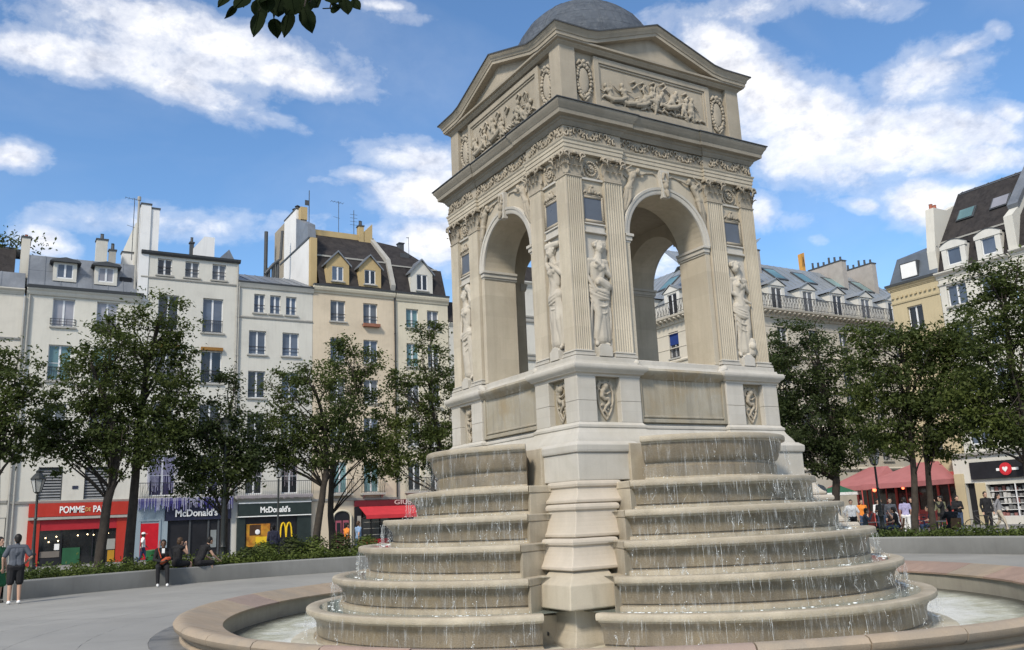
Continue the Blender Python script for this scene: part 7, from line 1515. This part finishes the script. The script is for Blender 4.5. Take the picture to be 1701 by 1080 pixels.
def cloth(name, col): return mat(name, col, .85, .12, 6, tuple(x*.8 for x in col), bump=.2, bscale=120)
SKIN = mat('light_skin', (.45, .28, .20), .5, .06, 6); SKIND = mat('brown_skin', (.12, .065, .042), .5, .06, 6); EYE = mat('eye', (.02, .015, .012), .2)
HAIRD = mat('dark_hair', (.012, .010, .009), .5, .3, 20); HAIRB = mat('brown_hair', (.06, .035, .02), .5, .3, 20); GREYH = mat('grey_hair', (.25, .24, .23), .6)
CL = {k: cloth(k+'_cloth', v) for k, v in dict(black=(.015, .015, .017), slate=(.085, .095, .115), white=(.72, .72, .71), navy=(.02, .03, .075), blue=(.22, .33, .50), orange=(.72, .24, .04), green=(.02, .11, .05), olive=(.15, .15, .09), denim=(.05, .075, .13), grey=(.22, .22, .23), red=(.4, .04, .04), lilac=(.38, .36, .55), beige=(.42, .37, .29)).items()}
SHOEW = mat('white_shoe', (.75, .75, .74), .5); SHOED = mat('dark_shoe', (.03, .028, .026), .5)
POSES = {
 'stand': dict(head=(0, -.02, 1.60), neck=(0, .005, 1.46), chest=(0, 0, 1.28), waist=(0, -.01, 1.08), pelvis=(0, 0, .95), sl=(-.175, .01, 1.40), sr=(.175, .01, 1.40), el=(-.235, .03, 1.13), wl=(-.225, -.06, .89), er=(.235, .03, 1.13), wr=(.225, -.06, .89), hl=(-.09, 0, .91), hr=(.09, 0, .91), kl=(-.105, -.015, .49), kr=(.105, -.015, .49), al=(-.11, .02, .085), ar=(.11, .02, .085)),
 'akimbo': dict(el=(-.33, .05, 1.15), wl=(-.24, -.14, 1.02), er=(.30, .0, 1.15), wr=(.28, -.10, .90)),
 'walk': dict(hl=(-.09, 0, .90), hr=(.09, 0, .90), kl=(-.10, -.17, .52), kr=(.10, .05, .48), al=(-.105, -.24, .09), ar=(.105, .30, .17), el=(-.235, .14, 1.15), wl=(-.225, .12, .90), er=(.235, -.08, 1.14), wr=(.20, -.26, .98)),
 'phone': dict(head=(0, -.07, 1.58), el=(-.23, -.02, 1.13), wl=(-.08, -.27, 1.15), er=(.23, -.02, 1.13), wr=(.06, -.27, 1.17)),
 'raise': dict(head=(0, -.03, 1.60), el=(-.24, -.12, 1.22), wl=(-.06, -.24, 1.46), er=(.25, -.14, 1.24), wr=(.08, -.25, 1.46)),
 'carry': dict(el=(-.23, -.02, 1.12), wl=(-.18, -.26, 1.06), er=(.23, -.02, 1.12), wr=(.18, -.26, 1.06)),
}
def sit_pose(h, legs='down', arms='lap', lean=0.0):
    dz = h+.09-.91; P = {k: (v[0], v[1]-(v[2]-.9)*lean if v[2] > .92 else v[1], v[2]+dz) for k, v in POSES['stand'].items()}
    P['hl'] = (-.09, 0, h+.10); P['hr'] = (.09, 0, h+.10); P['pelvis'] = (0, .02, h+.14)
    if legs == 'down': P.update(kl=(-.13, -.42, h+.08), kr=(.13, -.41, h+.08), al=(-.12, -.40, .10), ar=(.15, -.52, .10))
    elif legs == 'along': P.update(kl=(-.07, -.42, h+.16), kr=(.10, -.40, h+.10), al=(-.06, -.80, h+.06), ar=(.10, -.62, h-.18))
    w = P['waist'][1]
    if arms == 'lap': P.update(el=(-.25, P['sl'][1]-.08, P['sl'][2]-.27), er=(.25, P['sr'][1]-.08, P['sr'][2]-.27), wl=(-.07, P['sl'][1]-.30, P['sl'][2]-.33), wr=(.07, P['sr'][1]-.30, P['sr'][2]-.31))
    elif arms == 'raise': P.update(el=(-.24, P['sl'][1]-.16, P['sl'][2]-.18), er=(.25, P['sr'][1]-.18, P['sr'][2]-.16), wl=(-.05, P['sl'][1]-.28, P['sl'][2]+.06), wr=(.07, P['sr'][1]-.29, P['sr'][2]+.06))
    elif arms == 'prop': P.update(el=(-.25, P['sl'][1]-.14, P['sl'][2]-.26), wl=(-.20, P['sl'][1]-.38, P['sl'][2]-.42), er=(.27, P['sr'][1]-.16, P['sr'][2]-.26), wr=(.25, P['sr'][1]-.42, P['sr'][2]-.44))
    hd = P['head']; P['head'] = (hd[0], hd[1]-.05, hd[2]-.02); return P
def hand(m, w, d, side, r=.9):
    """palm, four unequal bent fingers and a thumb from the side of the palm"""
    d = d.normalized(); ax = Vector((1, 0, 0)) if abs(d.x) < .8 else Vector((0, 0, 1)); s = (ax-d*ax.dot(d)).normalized(); n = d.cross(s)
    for k in (-1, 0, 1): m.capsule(w+s*.016*k, w+d*.075+s*.022*k, .017*r, .015*r, 6)
    for k, L in enumerate((.062, .074, .070, .052)):
        b = w+d*.080+s*(.030-.020*k); mid = b+d*L*.55+n*.006; m.capsule(b, mid, .0098*r, .009*r, 5); m.capsule(mid, mid+d*L*.42+n*.018, .009*r, .0078*r, 5)
    b = w+d*.025+s*.026; m.capsule(b, b+d*.035+s*.026, .012*r, .0105*r, 5); m.capsule(b+d*.035+s*.026, b+d*.065+s*.03+n*.008, .0105*r, .009*r, 5)
def person(pos, heading, pose, label, top, bottom, shoes=None, skin=None, hair=None, sleeve=.55, leg=1.0, scale=1.0, z=0.0, voxel=.014, build=1.0, longhair=False, cap=None, extra=None, group=None, skirt=False, apron=None):
    J = dict(POSES['stand'])
    if isinstance(pose, str): J.update(POSES.get(pose, {}))
    else: J.update(pose)
    skin = skin or SKIN; hair = hair or HAIRD; shoes = shoes or SHOED; J = {k: Vector(v) for k, v in J.items()}; m = MB(); segs = []
    TOP, BOT, SK, SH, EY = 0, 1, 2, 3, 4
    def cap_(a, b, ra, rb, mt, n=9): m.capsule(a, b, ra, rb, n); segs.append((Vector(a), Vector(b), (ra+rb)/2, mt))
    hd = J['head']; up = (hd-J['neck']).normalized()
    m.sphere(hd+Vector((0, 0, .02)), .088, 12, 9, (.86, 1.02, 1.22)); segs.append((hd, hd, .09, SK)); cap_(hd+Vector((0, -.045, -.05)), hd+Vector((0, -.055, -.075)), .045, .035, SK)
    m.capsule(hd+Vector((0, -.088, .012)), hd+Vector((0, -.104, -.018)), .010, .016, 6); segs.append((hd+Vector((0, -.09, 0)), hd+Vector((0, -.1, -.018)), .014, SK))
    for s in (-1, 1): m.sphere(hd+Vector((s*.078, .005, -.0)), .022, 6, 5, (.5, 1, 1.4)); segs.append((hd+Vector((s*.08, 0, 0)),)*2+(.02, SK))
    cap_(J['neck']+Vector((0, .0, -.03)), hd+Vector((0, .01, -.05)), .056, .050, SK)
    b = build; cap_(J['sl'], J['sr'], .066*b, .066*b, TOP); cap_(J['chest'], J['neck']+Vector((0, 0, -.03)), .115*b, .060, TOP)
    for s in (-1, 1): cap_(J['chest']+Vector((s*.075*b, 0, .03)), J['waist']+Vector((s*.055*b, 0, 0)), .098*b, .098*b, TOP)
    for s in (-1, 1): cap_(J['waist']+Vector((s*.05*b, 0, 0)), J['pelvis']+Vector((s*.06*b, 0, .02)), .102*b, .110*b, TOP)
    cap_(J['hl'], J['hr'], .112*b, .112*b, BOT)
    for s in 'lr':
        S_, E_, W_ = J['s'+s], J['e'+s], J['w'+s]; H_, K_, A_ = J['h'+s], J['k'+s], J['a'+s]
        if sleeve >= 1.5: cap_(S_, E_, .060*b, .050, TOP); cap_(E_, W_, .048, .036, TOP)
        else:
            c_ = S_.lerp(E_, min(1, sleeve))
            if sleeve > .05: cap_(S_, c_, .064*b, .058*b, TOP)
            cap_(c_, E_, .046, .040, SK) if sleeve < .99 else None
            cap_(E_, W_, .040, .028, SK)
        hand(m, W_, (W_-E_), s); segs.append((W_, W_+(W_-E_).normalized()*.14, .03, SK))
        if leg >= 1.0: cap_(H_, K_, .098*b, .070, BOT); cap_(K_, A_, .068, .052, BOT)
        else:
            c_ = H_.lerp(K_, min(1, leg/.5)); cap_(H_, c_, .100*b, .086*b, BOT)
            if leg < .5: cap_(c_, K_, .070, .058, SK)
            cap_(K_, A_, .058, .038, SK)
        fw = Vector((0, -1, 0)); cap_(A_+Vector((0, .03, -.03)), A_+fw*.13+Vector((0, 0, -.045)), .048, .040, SH, 8)
    if skirt:
        for k in range(7): x = -.12+.04*k; cap_(J['pelvis']+Vector((x*.8, 0, 0)), J['pelvis']+Vector((x*1.5, -.04, -.45)), .07, .08, BOT)
    def colour(c):
        best, bm = 1e9, 0
        for (a, e, r_, mt) in segs:
            d = e-a; t = 0 if d.length_squared < 1e-9 else max(0, min(1, (c-a).dot(d)/d.length_squared)); dist = (c-(a+d*t)).length-r_
            if dist < best: best, bm = dist, mt
        if bm == SK:
            for s in (-1, 1):
                if (c-(hd+Vector((s*.032, -.088, .018)))).length < .016: return EY
        return bm
    me = fused(m, voxel, [top, bottom, skin, shoes, EYE], 'person', 1, colour)
    o = link('person', me, None, loc=(pos[0], pos[1], z), rot=(0, 0, heading), scale=(scale,)*3, label=label, cat='person', group=group)
    hm = MB(); hm.sphere(hd+Vector((0, .018, .042)), .098, 12, 9, (.90, 1.02, 1.08)); hm.sphere(hd+Vector((0, .055, -.01)), .078, 10, 7, (.95, .8, 1.2))
    if longhair: hm.capsule(hd+Vector((0, .07, -.02)), J['neck']+Vector((0, .09, -.18)), .075, .055, 9)
    hme = fused(hm, .013, [hair], 'hair', 1)
    # keep the face free
    bm = bmesh.new(); bm.from_mesh(hme); bmesh.ops.delete(bm, geom=[v for v in bm.verts if v.co.y < hd.y-.055 and v.co.z < hd.z+.075], context='VERTS'); bm.to_mesh(hme); bm.free(); link('hair', hme, o)
    if cap:
        cm = MB(); cm.lathe([(.104, .0), (.102, .05), (.075, .09), (.01, .105)], 14, c=(hd.x, hd.y+.01, hd.z+.05)); cm.prism([(-.08, 0), (.08, 0), (.06, -.10), (-.06, -.10)][::-1], 'z', hd.z+.05, hd.z+.062); 
        for i in range(len(cm.v)-8, len(cm.v)): x, y, z_ = cm.v[i]; cm.v[i] = (hd.x+x, hd.y-.08+y, z_)
        cm.obj('cap', cap, o, smooth='auto')
    if apron: am = MB(); am.add([(-.17, -.145, 1.0), (.17, -.145, 1.0), (.2, -.17, .35), (-.2, -.17, .35), (-.17, -.11, 1.0), (.17, -.11, 1.0), (.2, -.14, .35), (-.2, -.14, .35)], [(0, 3, 2, 1), (4, 5, 6, 7), (0, 1, 5, 4), (1, 2, 6, 5), (2, 3, 7, 6), (3, 0, 4, 7)]); am.obj('apron', apron, o)
    if extra: extra(o, J)
    return o
def face_to(p, q): d = Vector((q[0]-p[0], q[1]-p[1])); return math.atan2(d.x, -d.y)
def phone(o, J): 
    c = (J['wl']+J['wr'])/2+Vector((0, -.10, .03)); MB().box(c.x-.035, c.x+.035, c.y-.006, c.y+.006, c.z-.07, c.z+.07).obj('phone', SHOEW, o)
g1 = (-9.47, 12.86); person(g1, face_to(g1, (-10.2, 22)), 'akimbo', 'man from behind in a grey t-shirt and black shorts at the left edge', CL['slate'], CL['black'], SHOEW, SKIN, HAIRD, .75, .42, 1.0, voxel=.010, build=1.12)
g2 = (-9.86, 13.7); person(g2, face_to(g2, (-6, 10)), 'stand', 'woman in green at the very left edge, partly out of the picture', CL['green'], CL['green'], SHOED, SKIN, HAIRD, .3, .45, .97, voxel=.011, longhair=True, skirt=True)
s1 = (-5.44, 16.02); w1 = person(s1, face_to(s1, (-7.2, 4)), sit_pose(.50, 'down', 'lap', .16), 'person sitting on the planter bench in black with white sneakers', CL['black'], CL['black'], SHOEW, SKIND, HAIRD, 1.6, 1.0, 1.0, voxel=.010, build=1.08)
phn = empty('phone', (s1[0], s1[1], 0), face_to(s1, (-7.2, 4)), 'small white phone in the hands of the seated person', 'phone'); MB().box(-.04, .04, -.58, -.565, 1.0, 1.14).obj('phone_body', SHOEW, phn)
bag = empty('bag', (s1[0], s1[1], 0), face_to(s1, (-7.2, 4)), 'orange red bag on the lap of the seated person', 'bag'); m = MB()
for k in range(5): m.capsule((-.02+.03*k, -.30, .72+.02*k), (.10+.02*k, -.22, .82), .07, .06, 8)
link('bag_body', fused(m, .014, [cloth('orange_red_cloth', (.45, .09, .04))], 'bag_body', 1), bag); m = MB(); m.tube([(-.05, -.24, .85), (-.13, -.16, 1.1), (-.12, -.10, 1.32), (-.10, .05, 1.38)], .014, 5); m.obj('strap', MATS['orange_red_cloth'], bag)
s2 = (-4.95, 16.42); person(s2, face_to(s2, (1, 20)), sit_pose(.62, 'down', 'raise', .05), 'woman in a black top sitting on the bench with raised arms', CL['black'], CL['black'], SHOEW, SKIN, HAIRB, .12, .38, 1.0, voxel=.011, z=-.08)
s3 = (-4.3, 16.50); person(s3, face_to(s3, (2.0, 19)), sit_pose(.52, 'down', 'prop', .5), 'person in black leaning forward on the planter bench', CL['black'], CL['black'], SHOEW, SKIN, HAIRD, .3, .6, 1.0, voxel=.011)
def dk(a, b): return (CAM.x+math.sin(rad(a))*b, CAM.y+math.cos(rad(a))*b)
P_ = (-3.55, 34.07); person(P_, face_to(P_, (6, 35)), 'walk', 'man in a white t-shirt and white cap before the red door', CL['white'], CL['navy'], SHOEW, SKIND, HAIRD, .6, 1.0, .94, cap=CL['white'])
P_ = (-.07, 23.17); person(P_, face_to(P_, (2, 40)), 'stand', 'person in a dark lilac grey jacket seen from behind by the burger shop', cloth('lilac_grey_cloth', (.085, .08, .115)), CL['black'], SHOED, SKIN, HAIRD, 1.6, 1.0, 1.0, build=1.12)
P_ = (4.10, 26.03); person(P_, face_to(P_, (8, 27)), 'walk', 'person in an orange top walking by the restaurant awning', CL['orange'], CL['beige'], SHOED, SKIN, HAIRD, .6, 1.0, .97)
P_ = (4.62, 25.93); person(P_, face_to(P_, (9, 27)), 'walk', 'person in a pale blue shirt walking beside the one in orange', CL['blue'], CL['denim'], SHOED, SKIN, HAIRB, .6, 1.0, 1.0)
P_ = (3.55, 26.4); person(P_, face_to(P_, (-4, 26)), 'stand', 'person in black beside the pink arched door', CL['black'], CL['black'], SHOED, SKIN, HAIRD, .6, 1.0, .98)
# cafe crowd on the right
def stand_p(p, q_, pose, label, top, bot, **k): return person(p, face_to(p, q_), pose, label, top, bot, group='people by the cafe', **k)
stand_p((24.18, 14.11), (20, 10), 'akimbo', 'waiter in a loose white shirt by the cascade right edge', CL['white'], CL['black'], sleeve=.9, build=1.15)
stand_p((25.69, 13.8), (22, 8), 'carry', 'person in a white shirt standing under the canopy corner post', CL['white'], CL['black'], sleeve=1.6)
stand_p((25.2, 12.05), (29, 16), 'stand', 'waiter from behind in lilac top and long white apron', CL['lilac'], CL['white'], sleeve=.6, apron=CL['white'])
stand_p((27.3, 13.2), (22, 10), 'phone', 'person in black standing under the canopy beside the waiter', CL['black'], CL['black'], sleeve=1.6)
stand_p((26.3, 15.2), (22, 9), 'stand', 'person in an orange top under the left end of the canopy', CL['orange'], CL['denim'], sleeve=.5)
stand_p((29.08, 10.64), (25, 4), 'stand', 'tall person in black by the yellow pillar of the white shop', CL['black'], CL['black'], sleeve=1.6, scale=1.06)
stand_p((30.18, 10.74), (33, 5), 'walk', 'person in a light grey jacket by the white shop window', CL['grey'], CL['beige'], sleeve=1.6, longhair=True)
stand_p((27.9, 11.3), (24, 6), 'phone', 'person in a dark coat left of the tall one in black', CL['black'], CL['denim'], sleeve=1.6, build=1.1)
stand_p((26.90, 14.60), (22.0, 10.0), 'carry', 'person in a navy jacket standing behind the two men in white', CL['navy'], CL['black'], sleeve=1.6)
stand_p((24.90, 13.10), (21.0, 13.0), 'phone', 'person in a black hooded top between the waiter and the post', CL['black'], CL['denim'], sleeve=1.6)
stand_p((24.00, 11.90), (20.0, 8.0), 'stand', 'person in slate grey facing the fountain beside the seated group', CL['slate'], CL['black'], sleeve=1.6)
stand_p((28.60, 12.60), (25.0, 12.0), 'carry', 'person in a dark olive jacket under the canopy by the red dado', CL['olive'], CL['black'], sleeve=1.6)
stand_p((26.20, 10.90), (24.0, 14.0), 'raise', 'person in black with raised arms near the slim leaning trunk', CL['black'], CL['black'], sleeve=1.6)
CHAIRM = mat('rattan_chair', (.16, .09, .045), .7, .2, 8); TABT = mat('cafe_table_top', (.32, .30, .28), .4, .1, 4)
def chair():
    r_ = empty('cafe_chair', (0, 0, 0), label='rattan cafe chair', cat='chair', group='chairs of the cafe terrace'); MB().box(-.2, .2, -.2, .2, .43, .46).obj('seat', CHAIRM, r_, bevel=.01); m = MB(); m.add([(-.2, .18, .52), (.2, .18, .52), (.2, .26, .88), (-.2, .26, .88), (-.2, .2, .52), (.2, .2, .52), (.2, .28, .88), (-.2, .28, .88)], [(0, 1, 2, 3), (7, 6, 5, 4), (0, 4, 5, 1), (1, 5, 6, 2), (2, 6, 7, 3), (3, 7, 4, 0)]); m.obj('backrest', CHAIRM, r_)
    for sx in (-1, 1):
        for sy in (-1, 1): m = MB(); m.tube([(sx*.18, sy*.18, .44), (sx*.2, sy*.21, 0)], .014, 6); m.obj('leg', CHAIRM, r_)
        m = MB(); m.tube([(sx*.19, .18, .45), (sx*.19, .27, .88)], .014, 6); m.obj('back_frame', CHAIRM, r_)
    return r_
SEATS = [((21.5, 11.35), (23, 9.6), 'slate', 'person in slate grey seated at the terrace, nearest the fountain', 'rattan cafe chair nearest the fountain under the person in slate grey'), ((22.0, 10.2), (20.6, 12.5), 'black', 'person in black seated at the terrace in front of the lamp', 'rattan cafe chair of the person in black by the lamp'), ((23.0, 10.9), (21.4, 12.4), 'white', 'person in a white top seated between two dark ones', 'rattan cafe chair of the person in white'), ((23.6, 9.7), (22, 11.5), 'navy', 'person in navy seated near the slim tree trunk', 'rattan cafe chair of the person in navy'), ((21.35, 7.3), (22.4, 9.2), 'black', 'broad person in black seated alone right of the leaning tree', 'rattan cafe chair right of the leaning tree')]
c0 = None
for i, (p, q_, colr, lab, lc) in enumerate(SEATS):
    h_ = face_to(p, q_)
    if c0 is None: c0 = chair(); c_ = c0
    else: c_ = dup(c0)
    c_.location = (p[0], p[1], 0); c_.rotation_euler.z = h_; c_['label'] = lc
    person(p, h_, sit_pose(.46, 'down', 'lap' if i % 2 else 'raise', .06), lab, CL[colr], CL['denim'] if i % 2 else CL['black'], sleeve=1.6 if i in (0, 4) else .6, group='people by the cafe', build=1.25 if i == 4 else 1.0)
for i, (x, y, lb) in enumerate(((22.0, 12.0, 'round cafe table nearest the fountain'), (22.6, 11.7, 'round cafe table by the person in white'), (22.3, 8.6, 'round cafe table right of the slim tree'))):
    t_ = empty('cafe_table', (x, y, 0), label=lb, cat='table', group='tables of the cafe terrace'); m = MB(); m.lathe([(0, .72), (.33, .72), (.335, .735), (.33, .75), (0, .75)], 20); m.obj('table_top', TABT, t_, smooth='auto'); m = MB(); m.lathe([(.24, 0), (.22, .03), (.03, .06), (.025, .72)], 12); m.obj('table_leg', DGREY, t_, smooth='auto')
def bicycle(label, x, y, rz, colm):
    b_ = empty('bicycle', (x, y, 0), rz, label, 'bicycle', 'bicycles parked behind the planter')
    for cx in (-.52, .52):
        m = MB(); n = 20; m.tube([(cx+.33*math.cos(2*math.pi*k/n), 0, .34+.33*math.sin(2*math.pi*k/n)) for k in range(n+1)], .018, 6, False); w_ = m.obj('wheel', SHOED, b_, smooth=True); m = MB()
        for k in range(8): a = math.pi*k/8; m.tube([(cx-.32*math.cos(a), 0, .34-.32*math.sin(a)), (cx+.32*math.cos(a), 0, .34+.32*math.sin(a))], .003, 3)
        m.obj('spokes', DGREY, w_)
    m = MB(); A1, B1, C1, D1 = (-.52, 0, .34), (-.12, 0, .30), (-.22, 0, .80), (.36, 0, .82)
    for a, b2 in ((A1, B1), (B1, D1), (C1, D1), (C1, B1), (A1, C1), (D1, (.52, 0, .34))): m.tube([a, b2], .018, 6)
    m.tube([D1, (.34, 0, 1.0)], .016, 6); m.tube([C1, (-.24, 0, .92)], .014, 6); m.obj('frame', colm, b_); m = MB(); m.tube([(.28, -.28, 1.02), (.38, -.12, 1.02), (.34, 0, 1.0), (.38, .12, 1.02), (.28, .28, 1.02)], .013, 6); m.obj('handlebar', DGREY, b_); m = MB(); m.sphere((-.25, 0, .94), .1, 9, 6, (1.3, .7, .35)); m.obj('saddle', SHOED, b_); m = MB(); m.box(.44, .80, -.17, .17, .78, 1.0); m.obj('basket', DGREY, b_) if False else None
bicycle('dark blue bicycle parked behind the planter, left of the broad seated person', 21.0, 8.35, rad(55), mat('blue_bike_paint', (.03, .06, .14), .4)); bicycle('black bicycle leaning before the yellow pillar, left of the tall person', 26.9, 9.5, rad(100), BLACKM)
bn_ = empty('litter_bin', (-3.6, 30.5, 0), label='green litter bin on the street before the red door', cat='bin'); m = MB(); m.lathe([(.26, 0), (.30, .75), (.32, .78)], 14); m.obj('bin_body', mat('green_plastic', (.02, .12, .04), .5), bn_, smooth='auto'); m = MB(); m.lathe([(.31, .785), (.30, .82), (0, .86)], 14); m.obj('bin_lid', mat('green_plastic_lid', (.02, .10, .035), .5), bn_, smooth='auto')
